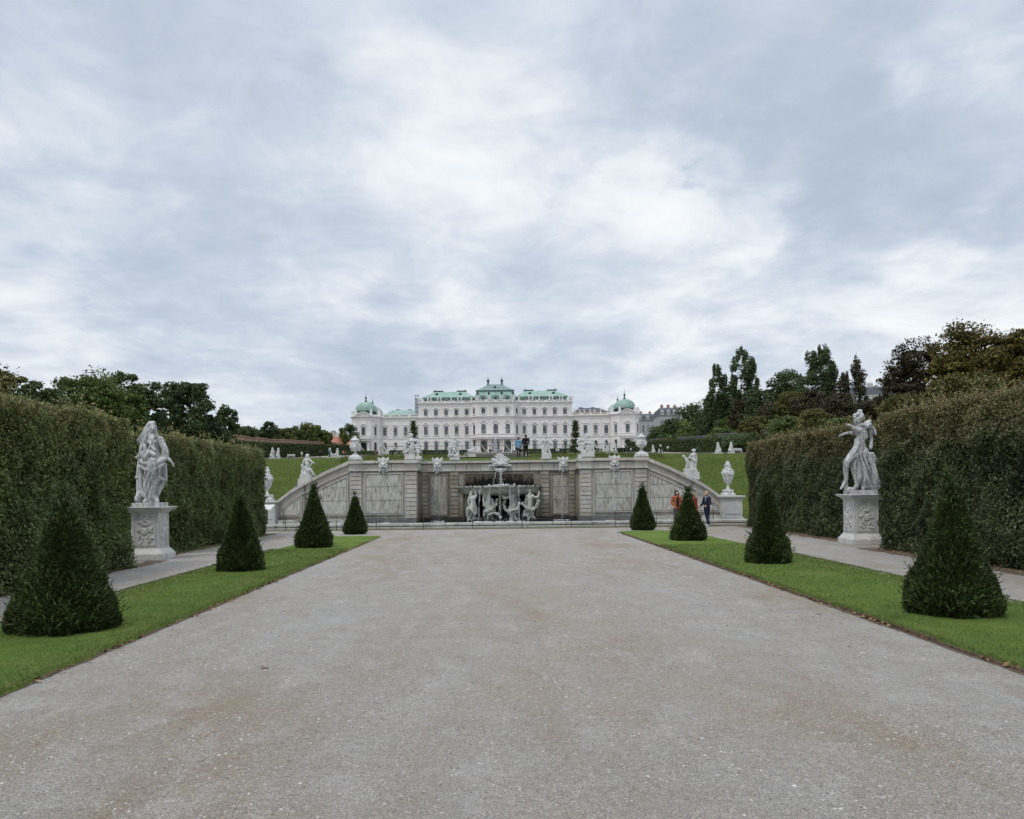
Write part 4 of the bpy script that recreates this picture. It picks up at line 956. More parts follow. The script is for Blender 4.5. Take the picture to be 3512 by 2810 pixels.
# ramps
RT = [(7.76, ZT), (9.0, 2.90), (10.16, 2.32), (10.9, 1.90), (11.62, 1.36)]
def rz(x): return float(np.interp(x, [p[0] for p in RT], [p[1] for p in RT]))
for s in (-1, 1):
    xs = [7.765, 8.2, 8.6, 9.0, 9.4, 9.8, 10.16, 10.5, 10.9, 11.25, 11.62]
    b = MB()
    P0 = [(s*x, rz(x)-0.16) for x in xs]; poly = P0[::-1] + [(s*7.765, -0.2), (s*11.62, -0.2)][::1]
    poly = [(s*7.765, -0.2), (s*11.62, -0.2)] + P0[::-1]
    if s < 0: poly = poly[::-1]
    b.prism(poly, YS+0.03, YS+0.75); cpart(b, 'ramp_wall', M['ashlar'])
    b = MB(); c = MB(); dk = MB()
    for i, (a, e) in enumerate(zip(xs, xs[1:])):
        g = 0.006
        q = [(s*(a+g), rz(a)-0.16), (s*(e-g), rz(e)-0.16), (s*(e-g), rz(e)+0.02), (s*(a+g), rz(a)+0.02)]; q = q if s > 0 else q[::-1]
        b.prism(q, YS-0.11, YS+0.62)
        q = [(s*(a), rz(a)-0.56), (s*(e), rz(e)-0.56), (s*(e), rz(e)-0.51), (s*(a), rz(a)-0.51)]; q = q if s > 0 else q[::-1]
        c.prism(q, YS-0.05, YS+0.3)
        bul = lambda x: 0.13 + 0.22*math.exp(-((x-10.95)/0.5)**2) + 0.02*math.sin(x*5)
        q = [(s*a, rz(a)-0.5), (s*e, rz(e)-0.5), (s*e, rz(e)+bul(e)), (s*a, rz(a)+bul(a))]; q = q if s > 0 else q[::-1]
        dk.prism(q, YS+1.25, YS+1.75)
    cpart(b, 'ramp_coping', M['ashlar'], 0.01); cpart(c, 'string_course', M['ashlar'], 0.008); cpart(dk, 'rear_parapet', M['coping_dark'], 0.02)
    b = MB(); b.box(*sorted((s*10.12, s*10.2)), YS-0.02, YS+0.3, 0.3, rz(10.16)-0.2); cpart(b, 'ramp_joint', M['coping_dark'])
    for (a, e, zb, dz) in ((7.98, 9.92, 0.66, 0.82), (10.42, 11.50, 0.62, 0.70)):
        up = [(s*x, rz(x)-dz) for x in np.linspace(a, e, 6)]
        up = [p for p in up if p[1] > zb+0.02] or up[:2]
        poly = [(s*a, zb), (up[-1][0], zb)] + up[::-1]
        if s < 0: poly = poly[::-1]
        panel(poly, YS+0.03, M['tufa'], (1.33, 2.02) if a < 9 else ())
    # pier at the foot of the ramp
    b = MB(); x0, x1 = sorted((s*11.60, s*12.62)); y0, y1 = 39.75, 40.85
    b.box(x0, x1, y0, y1, 0.25, 1.22); b.box(x0-.05, x1+.05, y0-.05, y1+.05, 1.225, 1.28); b.box(x0-.12, x1+.12, y0-.12, y1+.12, 1.285, 1.37)
    b.box(x0-.06, x1+.06, y0-.07, y1+.06, 0.12, 0.245); b.box(x0-.14, x1+.14, y0-.16, y1+.1, 0.0, 0.118)
    b.box(x0+.14, x1-.14, y0-.025, y0+.01, 0.42, 1.08)
    cpart(b, 'end_pier', M['pedestal'], 0.012)
    # stepped footing under ramp and bays
    b = MB(); x0, x1 = sorted((s*7.2, s*11.44))
    b.box(x0, x1, 39.75, YS+0.2, 0.0, 0.36); b.box(x0, x1, 39.35, 39.745, 0.0, 0.20); cpart(b, 'footing', M['kerb'], 0.015)
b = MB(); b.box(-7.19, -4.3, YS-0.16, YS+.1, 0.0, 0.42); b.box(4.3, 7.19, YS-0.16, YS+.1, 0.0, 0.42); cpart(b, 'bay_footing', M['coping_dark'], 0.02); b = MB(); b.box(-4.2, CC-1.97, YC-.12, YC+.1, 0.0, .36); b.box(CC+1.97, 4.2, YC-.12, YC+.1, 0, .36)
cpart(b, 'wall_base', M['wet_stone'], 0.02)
# dark wet run below each side mask
# ------------------------------------------------------------------ the pool
pool = empty('pool_kerb', (0, 37.2, 0)); tag(pool, 'low two-step stone kerb along the front of the cascade pool', 'kerb')
b = MB(); run(-12.8, 12.9, 36.78, 0.0, 0.085, 0.0, (1.4, 2.2), 21, b, back=0.6); o = b.build('lower_step', M['kerb'], pool, bevel=0.01); o.location = (0, -37.2, 0)
b = MB(); run(-12.75, 12.85, 37.0, 0.125, 0.245, 0.02, (1.2, 2.0), 22, b, back=0.62); o = b.build('kerb_slab', M['kerb'], pool, bevel=0.02); o.location = (0, -37.2, 0)
b = MB(); b.box(-12.7, 12.8, 37.07, 37.5, 0.0, 0.128); o = b.build('kerb_core', M['wet_stone'], pool); o.location = (0, -37.2, 0)
b = MB(); b.add([(-12.0, 37.5, 0.16), (12.0, 37.5, 0.16), (12.0, 41.7, 0.16), (-12.0, 41.7, 0.16)], [(0, 1, 2, 3)]); tag(b.build('pool_water', M['water']), kind='structure')
# ------------------------------------------------------------------ carved figures, read off as lumps
def lumps(zx0, zy0, sc, Y, chains, flat=0.85, seg=10, base=None, mb=None):
    """chains of (x, y, r[, depth towards the viewer]) in enlarged-photo units -> metres round a base point"""
    bx, by = base; X0, Z0 = P(zx0+bx/sc, zy0+by/sc, Y); k = Y/FPX/sc; mb = mb or MB()
    for ch in chains:
        mb.chain([((p[0]-bx)*k, -(p[3] if len(p) > 3 else 0)*k, (by-p[1])*k, p[2]*k) for p in ch], seg, flat)
    return mb, (X0, Y, Z0), k
def hand(ch, x, y, dx, dy, r, side=1, d=0):
    """five unequal fingers fanned about a direction from a wrist, as thin chains"""
    L = math.hypot(dx, dy); ux, uy = dx/L, dy/L; px, py = -uy, ux
    ch.append([(x, y, r*1.05, d), (x+dx*0.45, y+dy*0.45, r*0.95, d)])
    for i, (o, ln) in enumerate(((-0.75, .85), (-.27, 1.0), (.22, .95), (.68, .75))):
        bx, by = x+dx*0.5+px*o*r, y+dy*0.5+py*o*r
        ch.append([(bx, by, r*.34, d), (bx+dx*.3*ln+px*o*r*.15, by+dy*.3*ln+py*o*r*.15, r*.3, d), (bx+dx*.55*ln+px*o*r*.1, by+dy*.55*ln+py*o*r*.1, r*.24, d+r*.5)])
    ch.append([(x+dx*.12+px*side*r*.8, y+dy*.12+py*side*r*.8, r*.36, d), (x+dx*.45+px*side*r*1.6, y+dy*.45+py*side*r*1.6, r*.28, d)])
def face(ch, x, y, r, dx=0.0, d=0.0):
    """nose, brow, chin, cheeks on a head of radius r looking a bit to dx"""
    f = d+r*0.72
    ch += [[(x+dx*r, y-r*.15, r*.14, f), (x+dx*r*1.25, y+r*.22, r*.2, f+r*.22)], [(x-r*.4+dx*r, y-r*.2, r*.18, f-r*.12), (x+r*.4+dx*r, y-r*.2, r*.18, f-r*.12)],
           [(x+dx*r, y+r*.82, r*.3, f-r*.25)], [(x-r*.38+dx*r, y+r*.35, r*.24, f-r*.22)], [(x+r*.38+dx*r, y+r*.35, r*.24, f-r*.22)], [(x-r*.18+dx*r, y+r*.55, r*.11, f), (x+r*.18+dx*r, y+r*.55, r*.11, f)]]
def carved(label, cat, chains, zx0, zy0, sc, Y, base, voxel, m, group=None, name='statue', flat=0.85, smooth=3, plinth=None, disp=0.0, pm=None):
    mb, loc, k = lumps(zx0, zy0, sc, Y, chains, flat, 10, base)
    r = empty(name, loc); tag(r, label, cat, group)
    mb.sculpt('figure', voxel, m, r, smooth=smooth, disp=disp, dscale=0.12)
    if plinth:
        b = MB(); bx, by = base
        for (x0, x1, ya, yb, dep, tp) in plinth:      # enlarged-photo x range, y range, half depth (m), taper
            X0, X1 = (x0-bx)*k, (x1-bx)*k; Z0, Z1 = (by-yb)*k, (by-ya)*k; e = tp*(X1-X0)
            b.frus(X0, X1, -dep, dep, Z0, X0+e, X1-e, -dep+e*0.5, dep-e*0.5, Z1)
        b.build('pedestal', pm or M['pedestal'], r, bevel=0.012)
    return r
def skirt_folds(lines, r, axis):
    """fold ridges laid on the round of the skirt whose spine is axis = (x, y, radius)"""
    ys = [a[1] for a in axis]; out = []
    for ln in lines:
        row = []
        for x, y in ln:
            cx, R0 = np.interp(y, ys, [a[0] for a in axis]), np.interp(y, ys, [a[2] for a in axis]); row.append((x, y, r, math.sqrt(max(0.0, R0*R0-(x-cx)**2))*.95-1))
        out.append(row)
    return out
folds = lambda pts, r, d: [[(x, y, r, d) for x, y in ln] for ln in pts]
# ---- big veiled woman on the left
ch = [[(388, 205, 44), (390, 228, 38)], [(372, 178, 44), (350, 205, 34)], [(395, 165, 30)],
      [(352, 180, 34, -10), (300, 265, 34, -20), (238, 340, 26, -20)], [(330, 210, 28, -5), (285, 330, 28, -15), (262, 420, 22, -10)], [(365, 230, 22, 15), (370, 300, 16, 30)], [(430, 230, 14, 10), (440, 300, 16, 25)],
      [(395, 255, 22), (395, 300, 28)], [(350, 325, 34), (450, 325, 34)], [(395, 330, 58), (405, 400, 52), (408, 470, 50)], [(375, 365, 24, 36)], [(428, 360, 24, 36)],
      [(405, 480, 58), (400, 560, 74)], [(400, 590, 80), (385, 700, 76), (372, 820, 68), (362, 920, 52), (355, 975, 44)],
      [(465, 330, 34), (500, 400, 34), (525, 470, 34)], [(478, 330, 24, -10), (510, 420, 24, 0), (500, 520, 26, 10), (450, 580, 26, 30)],
      [(525, 470, 32), (538, 525, 22), (572, 560, 16), (592, 580, 13)],
      [(350, 240, 14, 38), (325, 340, 16, 46), (290, 440, 22, 46), (262, 520, 24, 30)], [(345, 325, 28, 10), (318, 400, 24, 25), (335, 470, 20, 50), (330, 400, 16, 56)],
      [(300, 480, 32, 40), (330, 540, 30, 50), (380, 470, 24, 60), (430, 500, 26, 55)], [(270, 545, 28, 20), (330, 590, 28, 55), (420, 605, 28, 60), (500, 560, 26, 35), (530, 530, 24, 0)], [(300, 620, 22, 30), (350, 660, 24, 62), (440, 655, 22, 62), (505, 600, 22, 30)],
      [(505, 600, 30), (512, 690, 26), (512, 765, 26), (460, 850, 26), (420, 930, 24)], [(500, 760, 18, 20), (470, 735, 20, 45), (445, 800, 18, 50), (395, 900, 20, 40)],
      [(275, 620, 28), (268, 740, 28), (265, 850, 24), (300, 930, 26)], [(235, 540, 20, -30), (222, 700, 26, -30), (225, 850, 28, -30), (228, 1000, 36, -30)], [(215, 520, 22, -20)], [(240, 620, 20, -10)], [(210, 730, 24, -20)], [(245, 900, 30, -10), (220, 960, 34, 0)],
      [(430, 960, 24, 20), (450, 985, 20, 45), (452, 992, 14, 65)], [(330, 965, 26, 20), (320, 988, 20, 50)], [(345, 930, 34, 25), (400, 940, 30, 25)]]
SK = [(405, 590, 96), (392, 700, 92), (375, 820, 80), (362, 920, 60), (355, 975, 50)]; ch += [[SK[i] for i in range(5)]]
ch += skirt_folds([[(480, 640), (450, 740), (400, 850), (370, 960)], [(440, 650), (400, 760), (345, 900)], [(400, 670), (350, 780), (318, 880)], [(350, 660), (318, 740), (306, 850)], [(470, 700), (440, 800), (410, 880)], [(330, 820), (340, 940)]], 11, SK)
ch += folds([[(430, 310), (400, 360), (370, 430), (350, 470)], [(385, 400), (420, 440), (450, 450)]], 10, 50)
face(ch, 395, 212, 40, 0.25, 4); hand(ch, 592, 580, 16, 40, 12, -1); hand(ch, 349, 246, -4, -34, 12, 1, 40)
def monument(label, ch, zx0, zy0, sc, ped, k_y, base, rot=0.0):
    X, Yc, w_, dpt, hs = ped; r = empty('statue', (X, Yc, 0)); tag(r, label, 'statue', 'large statues in the hedge gaps')
    h0, h1, h2, h3, h4 = hs; b = MB(); W, D = w_/2, dpt/2
    b.box(-W, W, -D, D, 0, h0); b.frus(-W+.01, W-.01, -D+.01, D-.01, h0, -W+.12, W-.12, -D+.12, D-.12, h1); b.box(-W+.13, W-.13, -D+.13, D-.13, h1, h2)
    b.frus(-W+.12, W-.12, -D+.12, D-.12, h2+.001, -W+.03, W-.03, -D+.03, D-.03, h2+(h3-h2)*.55); b.box(-W-.02, W+.02, -D-.02, D+.02, h2+(h3-h2)*.56, h3-.035); b.box(-W-.05, W+.05, -D-.05, D+.05, h3-.034, h3)
    b.build('pedestal', M['pedestal'], r, bevel=0.012)
    # raised relief panels on the two faces one sees
    for face_ in ('front', 'path'):
        q = MB(); hw = (W-.13-.10) if face_ == 'front' else (D-.13-.09); za, zb = h1+.10, h2-.09; c_ = 0.07
        poly = [(-hw, za), (hw-0, za), (hw, zb-c_), (hw-c_, zb-c_), (hw-c_, zb), (-hw+c_, zb), (-hw+c_, zb-c_), (-hw, zb-c_)]
        A = offset_path(poly, 0.022, True); n = len(poly)
        vs = [(x, -.018, z) for x, z in poly]+[(x, -.018, z) for x, z in A]+[(x, .0, z) for x, z in A]+[(x, .0, z) for x, z in poly]
        fs = []
        for i in range(n): j = (i+1) % n; fs += [(i, n+i, n+j, j), (n+i, 2*n+i, 2*n+j, n+j), (3*n+i, i, j, 3*n+j)]
        q.add(vs, fs); q.prism([(x*.985, za+(z-za)*.985+.004) for x, z in poly], -.006, .0, 1)
        # carved trophy: curling lumps
        rr = random.Random(int(X*10)+len(face_)); g = MB(); zc = (za+zb)/2; hh = (zb-za)/2
        for sgn in (-1, 1):
            for (px_, pz_, a0, L) in ((.15, -.55, 20, .5), (.2, -.2, 60, .6), (.1, .35, 40, .5), (.25, -.75, -10, .5), (.15, .1, 10, .55), (.1, .6, 70, .35), (.55, .5, 120, .4), (.6, -.1, 80, .4), (.55, -.6, 50, .4), (.35, .8, 150, .3), (.45, .15, -40, .4)):
                pts = []; x, z, a = sgn*px_*hw, zc+pz_*hh, R(a0)
                for t in range(7): pts.append((x, -.012, z)); x += sgn*math.cos(a)*L*hw*.22; z += math.sin(a)*L*hh*.2; a += R(rr.uniform(15, 42))*(1 if rr.random() < .7 else -1)
                g.tube([(min(max(p[0], -hw*.93), hw*.93), p[1], min(max(p[2], za+.03), zb-.03)) for p in pts], [.022, .028, .03, .028, .024, .02, .012], 6, 1)
        g.ell((0, -.01, zc-.05*hh), hw*.26, .035, hh*.28, 10, 1); g.ell((0, -.02, zc+.45*hh), hw*.13, .035, hh*.12, 10, 1)
        o = MB(); o.add(q.v, q.f); o.add(g.v, g.f); ob = o.build('relief_panel', M['pedestal'], r)
        if face_ == 'front': ob.location = (0, -D+.13-.0015, 0)
        else: ob.location = ((W-.13+.0015)*(1 if X < 0 else -1), 0, 0); ob.rotation_euler = (0, 0, R(90) if X < 0 else R(-90))
    k = k_y; bx, by = base; b = MB(); b.box(-W+.14, W-.14, -D+.14, D-.14, h3, h4); b.build('plinth', M['statue'], r, bevel=0.01)
    X0, Z0 = P(zx0+bx/sc, zy0+by/sc, Yc)
    mb, loc, kk = lumps(zx0, zy0, sc, Yc, ch, 0.95, 12, base)
    mb.sculpt('figure', 0.0125, M['statue'], r, (X0-X, 0, h4-0.01), smooth=1, disp=0.020, dscale=0.06)
monument('weathered veiled woman on a carved pedestal by the left hedge', ch, 400, 1400, 3.08, (-9.90, 21.6, 1.02, 0.95, (.17, .32, 1.30, 1.475, 1.585)), 0, (380, 1003))
# ---- dancing youth on the right
ch = [[(412, 195, 46), (405, 215, 40)], [(440, 108, 30), (440, 130, 26)], [(370, 150, 22, 25)], [(400, 140, 24, 30)], [(450, 150, 26, 20)], [(470, 180, 24, 0)], [(365, 175, 18, 30)], [(430, 175, 22, 40)],
      [(410, 240, 24), (425, 270, 26)], [(400, 310, 36), (470, 290, 40)], [(440, 320, 58), (450, 390, 52), (432, 450, 50)], [(425, 440, 52), (430, 500, 64), (430, 540, 66)],
      [(405, 325, 32, 30), (352, 300, 24, 45), (318, 275, 18, 45), (295, 265, 14, 45)], [(400, 350, 26, 10), (345, 350, 26, 10), (320, 345, 18, 10), (255, 358, 15, 10), (225, 370, 12, 10)],
      [(470, 265, 28), (520, 240, 30), (545, 225, 28)], [(480, 290, 26, 20), (540, 255, 26, 10), (560, 300, 18, -10)], [(500, 340, 26, -10), (505, 400, 24, -10)], [(440, 260, 20, 35), (520, 285, 20, 20)],
      [(560, 260, 22, -30), (610, 310, 20, -35), (630, 360, 18, -35)], [(575, 330, 20, -30), (585, 430, 18, -35), (575, 520, 20, -35)], [(590, 590, 22, -30), (620, 650, 24, -30), (600, 700, 16, -30)], [(585, 620, 18, -25), (605, 720, 16, -30)],
      [(395, 545, 56, 10), (330, 620, 50, 20), (270, 680, 38, 25)], [(268, 690, 36, 25), (262, 770, 32, 20), (268, 860, 24, 15), (262, 900, 22, 12)], [(258, 900, 20, 12), (230, 945, 18, 15), (205, 980, 13, 20)],
      [(430, 540, 66), (440, 640, 62), (430, 760, 52), (410, 880, 40), (400, 910, 34)], [(470, 560, 56), (520, 680, 56), (550, 800, 50), (580, 900, 44), (590, 960, 44)],
      [(470, 780, 30), (475, 880, 26), (470, 960, 24), (455, 985, 22, 20)], [(370, 640, 40, 10), (360, 760, 34, 10), (385, 880, 26, 10), (400, 930, 28, 10)], [(400, 930, 26, 15), (370, 970, 26, 25), (345, 985, 20, 30)],
      [(540, 590, 22, 10), (580, 700, 24, 0), (610, 820, 26, 0), (635, 930, 26, 0)], [(520, 960, 34, 10), (580, 980, 36, 5), (630, 965, 28, 0)], [(275, 900, 18, 0), (272, 990, 24, 0), (285, 1000, 30, 0)], [(300, 985, 22, 10), (340, 990, 24, 0)]]
SR = [(420, 520, 80), (440, 620, 92), (455, 740, 96), (480, 860, 98), (500, 950, 92)]
ch += [[(450, 640, 70, -12), (490, 780, 70, -14), (520, 920, 62, -14)]]
ch += skirt_folds([[(375, 600), (392, 720), (415, 860)], [(400, 590), (432, 740), (450, 890)], [(425, 570), (470, 700), (525, 830), (550, 915)], [(450, 570), (505, 690), (570, 850)], [(480, 590), (530, 700), (585, 870)], [(410, 640), (455, 790), (490, 920)]], 12, SR)
ch += folds([[(400, 470), (380, 530), (330, 590)], [(440, 450), (430, 520), (470, 580)]], 11, 60)
face(ch, 385, 205, 36, -0.55, 12); hand(ch, 295, 265, -38, -4, 13, 1, 45); hand(ch, 225, 370, -36, 14, 11, -1, 10)
monument('mottled dancing figure with outstretched arms on a carved pedestal by the right hedge', ch, 2820, 1380, 3.317, (11.27, 24.1, 1.02, 1.02, (.17, .34, 1.39, 1.56, 1.69)), 0, (430, 1003))
# ---- statues standing on the cascade wall
Z1 = (1380, 1440, 9.8); Z3 = (1940, 1440, 7.1867)
carved('group of figure with child and large scallop shell on the left of the wall', 'statue', [
    [(300, 530, 62), (300, 560, 52)], [(285, 505, 55), (330, 520, 48)], [(310, 610, 34), (320, 660, 60)], [(270, 660, 42), (380, 660, 46)], [(320, 680, 80), (340, 780, 76), (350, 860, 74)],
    [(400, 670, 34, 20), (430, 720, 26, 40), (290, 710, 22, 70)], [(250, 660, 30), (190, 720, 24), (140, 760, 20), (110, 790, 18)], [(320, 880, 62), (240, 1000, 40, 20), (130, 1090, 30, 20), (80, 1190, 24, 20)], [(370, 870, 60), (370, 990, 42, 10), (375, 1120, 30, 10), (385, 1160, 28, 20)], [(290, 920, 60, 20), (320, 1040, 44, 40), (390, 1150, 28, 40)],
    [(90, 770, 44), (95, 800, 40)], [(110, 860, 54), (110, 960, 50), (150, 1030, 44)], [(80, 870, 26), (60, 950, 22), (110, 1000, 20)], [(150, 1040, 40), (60, 1070, 26), (20, 1100, 22)],
    [(470, 690, 60, -20), (540, 760, 60, -20), (560, 850, 60, -20)], [(460, 860, 60, -20), (590, 870, 60, -20)], [(480, 940, 70, -20), (560, 950, 66, -20)], [(500, 1030, 56, -10), (540, 1060, 50, -10)], [(430, 1070, 30, 10), (520, 1110, 36, 10), (610, 1080, 26, 10)], [(420, 1060, 22, 20), (480, 1040, 20, 20), (560, 1080, 20, 20)], [(520, 1120, 40), (520, 1200, 50)], [(200, 1060, 50, -20), (300, 1120, 60, -20)]],
    *Z1, 41.0, (300, 1170), 0.011, M['statue_white'], 'statues along the top of the cascade wall', plinth=[(95, 450, 1230, 1342, 0.42, 0.03), (115, 430, 1165, 1232, 0.38, 0.02), (440, 660, 1230, 1342, 0.3, 0.12)])
carved('seated-leaning figure with a raised shell on the wall, left of the fountain mask', 'statue', [
    [(1765, 640, 52), (1770, 660, 46)], [(1745, 620, 44), (1800, 620, 40)], [(1780, 700, 30)], [(1750, 740, 40), (1830, 750, 44)], [(1790, 770, 60), (1800, 860, 56), (1790, 930, 62)], [(1845, 760, 32), (1890, 850, 24), (1930, 880, 22), (1900, 950, 18)], [(1740, 750, 28), (1690, 840, 22), (1620, 880, 18), (1580, 870, 16)],
    [(1790, 940, 56), (1740, 1030, 42, 30), (1690, 1150, 30, 30), (1660, 1200, 26, 40)], [(1810, 950, 50), (1770, 1060, 34, 10), (1850, 1150, 28, 10), (1910, 1210, 26, 20)], [(1860, 940, 34), (1880, 1060, 30), (1890, 1180, 30)], [(1700, 910, 40), (1620, 940, 46, 10), (1570, 1020, 40), (1590, 1110, 30)], [(1560, 920, 36), (1540, 1010, 28)], [(1620, 1060, 40), (1570, 1180, 40), (1560, 1240, 30)], [(1640, 1180, 50), (1850, 1210, 50)]],
    *Z1, 41.75, (1760, 1250), 0.011, M['statue_white'], 'statues along the top of the cascade wall', plinth=[(1590, 1925, 1262, 1372, 0.36, 0.04)])
carved('twisting figure with one arm stretched right on the wall, right of the fountain mask', 'statue', [
    [(742, 845, 17), (742, 856, 15)], [(736, 838, 15), (752, 842, 13)], [(738, 872, 11)], [(720, 890, 15), (756, 892, 15)], [(736, 902, 23), (742, 940, 19), (746, 985, 24)], [(715, 895, 11), (685, 905, 9), (672, 915, 8), (690, 945, 8)], [(760, 898, 11), (790, 930, 9), (825, 942, 7)], [(755, 960, 14), (790, 965, 12), (828, 960, 9)],
    [(750, 995, 22), (785, 1030, 16, 8), (800, 1075, 11, 8), (812, 1098, 8, 10)], [(735, 1000, 24), (738, 1060, 18), (760, 1080, 14)], [(722, 950, 20), (712, 1010, 20), (705, 1062, 20)], [(700, 965, 14), (698, 1050, 14)], [(725, 1065, 20), (775, 1068, 18)]],
    1680, 1280, 3.85, 41.75, (745, 1075), 0.011, M['statue_white'], 'statues along the top of the cascade wall', plinth=[(682, 808, 1075, 1138, 0.36, 0.06)])
carved('group of two figures with a scallop shell on the right of the wall', 'statue', [
    [(545, 400, 44), (550, 420, 38)], [(520, 380, 34), (510, 440, 30)], [(580, 380, 26), (590, 440, 20)], [(550, 460, 28), (555, 500, 40)], [(510, 500, 34), (610, 510, 34)], [(560, 520, 52), (570, 600, 50), (560, 680, 56)], [(490, 480, 36, -10), (470, 560, 40, -10)], [(620, 520, 24, 10), (600, 590, 22, 40), (540, 570, 18, 50)], [(640, 560, 26), (700, 590, 20), (690, 520, 16), (660, 500, 14)],
    [(640, 600, 40), (640, 680, 46), (610, 740, 40)], [(660, 690, 30), (690, 760, 22), (705, 810, 18)], [(540, 700, 40), (500, 760, 30, 20), (470, 800, 24, 20)], [(560, 690, 40, 10), (550, 790, 28, 10)], [(600, 700, 30), (590, 790, 24)], [(430, 600, 28, 10), (520, 560, 20, 30)], [(440, 610, 20, 20), (400, 650, 16, 20)],
    [(300, 545, 34, -15), (370, 500, 44, -15), (430, 520, 50, -15)], [(320, 600, 34, -15), (400, 600, 56, -15)], [(350, 680, 40, -15), (430, 680, 50, -15)], [(270, 690, 20), (310, 730, 24), (370, 760, 26), (430, 790, 26)], [(400, 740, 40), (450, 790, 40)], [(400, 790, 30), (640, 800, 34)]],
    *Z3, 41.0, (540, 812), 0.011, M['statue_white'], 'statues along the top of the cascade wall', plinth=[(385, 690, 812, 920, 0.42, 0.02), (300, 400, 850, 960, 0.3, 0.15)])
Z4 = (1000, 1530, 11.5); Z5 = (2320, 1520, 8.625)
carved('seated piper in a cap with a child on the left ramp', 'statue', [
    [(625, 420, 74), (630, 450, 62)], [(620, 380, 70), (650, 370, 60)], [(620, 500, 50)], [(560, 540, 64), (690, 540, 64)], [(620, 570, 90), (620, 680, 84), (640, 780, 80), (650, 850, 84)], [(720, 550, 50), (800, 620, 38, 30), (860, 660, 30, 40), (920, 685, 24, 50)], [(740, 790, 30, 30), (800, 710, 28, 40), (850, 670, 24, 40)], [(510, 560, 46), (470, 660, 38), (440, 740, 34)],
    [(430, 780, 68), (440, 800, 60)], [(450, 870, 62), (520, 930, 60), (600, 900, 50)], [(560, 850, 70, 30), (640, 960, 70, 50), (720, 960, 70, 50)], [(660, 880, 80), (760, 940, 62, 40), (800, 1000, 50, 40), (860, 1090, 38, 40), (920, 1150, 30, 50)], [(450, 960, 60), (420, 1060, 60), (480, 1100, 50)], [(560, 1000, 80), (560, 1100, 80)], [(500, 1060, 40, 30), (530, 1120, 36, 50), (600, 1080, 30, 50)], [(620, 1050, 60), (700, 1120, 50)], [(600, 690, 30, 70), (660, 740, 30, 70)]],
    *Z4, 40.75, (560, 1130), 0.0105, M['statue_white'], 'statues on the ramps', plinth=[(370, 780, 1120, 1300, 0.34, 0.03), (290, 830, 1290, 1560, 0.36, 0.04)], pm=M['pedestal'])
carved('standing bearded figure embracing a leaning child on the right ramp', 'statue', [
    [(515, 235, 42), (520, 255, 36)], [(480, 220, 34), (540, 200, 34), (560, 225, 26)], [(515, 300, 30)], [(460, 340, 34), (570, 340, 38)], [(515, 350, 62), (520, 430, 54), (515, 500, 56)], [(585, 350, 30), (605, 430, 26), (600, 520, 22), (570, 560, 20, 20)], [(440, 340, 26, 10), (390, 420, 22, 20), (320, 470, 20, 20), (260, 490, 16, 20)], [(400, 440, 24, 40), (470, 480, 24, 50), (560, 540, 24, 50)],
    [(490, 520, 46), (485, 620, 34), (490, 700, 28), (495, 780, 24)], [(540, 520, 44), (555, 630, 32), (560, 720, 26), (565, 780, 24)], [(590, 540, 24), (580, 640, 22), (570, 750, 24)],
    [(225, 395, 40), (245, 420, 34)], [(205, 370, 26)], [(290, 460, 36), (310, 530, 50), (330, 560, 50)], [(350, 540, 40), (310, 650, 34), (285, 740, 26), (240, 790, 20)], [(350, 560, 34), (380, 660, 26), (385, 750, 22)], [(330, 650, 24), (300, 740, 20), (200, 800, 16)], [(420, 560, 26), (430, 700, 30), (430, 780, 40)], [(330, 780, 30), (560, 780, 34)]],
    *Z5, 40.75, (450, 795), 0.0105, M['statue_white'], 'statues on the ramps', plinth=[(245, 585, 780, 862, 0.34, 0.02), (200, 640, 862, 1080, 0.38, 0.03)], pm=M['pedestal'])
# ---- grotesque spouting masks
mask_ch = [[(1620, 334, 12), (1638, 364, 16), (1662, 398, 18)], [(1632, 328, 7), (1650, 352, 9)], [(1762, 334, 12), (1744, 364, 16), (1720, 398, 18)], [(1750, 328, 7), (1732, 352, 9)],
           [(1668, 350, 17), (1690, 340, 22), (1714, 350, 17)], [(1672, 372, 20), (1710, 372, 20)], [(1690, 365, 22, 8), (1690, 390, 26, 10)], [(1690, 410, 40)], [(1655, 400, 14, 20), (1680, 412, 12, 34)], [(1725, 400, 14, 20), (1700, 412, 12, 34)],
           [(1690, 405, 10, 36), (1690, 430, 14, 46)], [(1648, 408, 16, 10), (1634, 428, 14, 8), (1640, 450, 14, 8)], [(1734, 408, 16, 10), (1748, 428, 14, 8), (1742, 450, 14, 8)], [(1655, 435, 17, 26)], [(1725, 435, 17, 26)], [(1660, 455, 12, 36), (1690, 448, 12, 42), (1722, 455, 12, 36)], [(1645, 470, 18, 10), (1650, 500, 18, 12)], [(1735, 470, 18, 10), (1730, 500, 18, 12)], [(1690, 500, 30, 10), (1692, 520, 20, 12)], [(1672, 485, 10, 40), (1710, 485, 10, 40)], [(1643, 510, 13, 10), (1632, 516, 9, 8)], [(1738, 508, 13, 10), (1752, 514, 9, 8)]]
mb_, loc_, k_ = lumps(860, 1480, 3.717, YS, mask_ch, 0.9, 9, (1690, 430))
proto = mb_.sculpt('spout_mask', 0.011, M['statue_white'], None, smooth=2)
dkm = MB(); dkm.ell((0, -0.165, -0.155), 0.085, 0.03, 0.03, 10)
ch_ = MB()
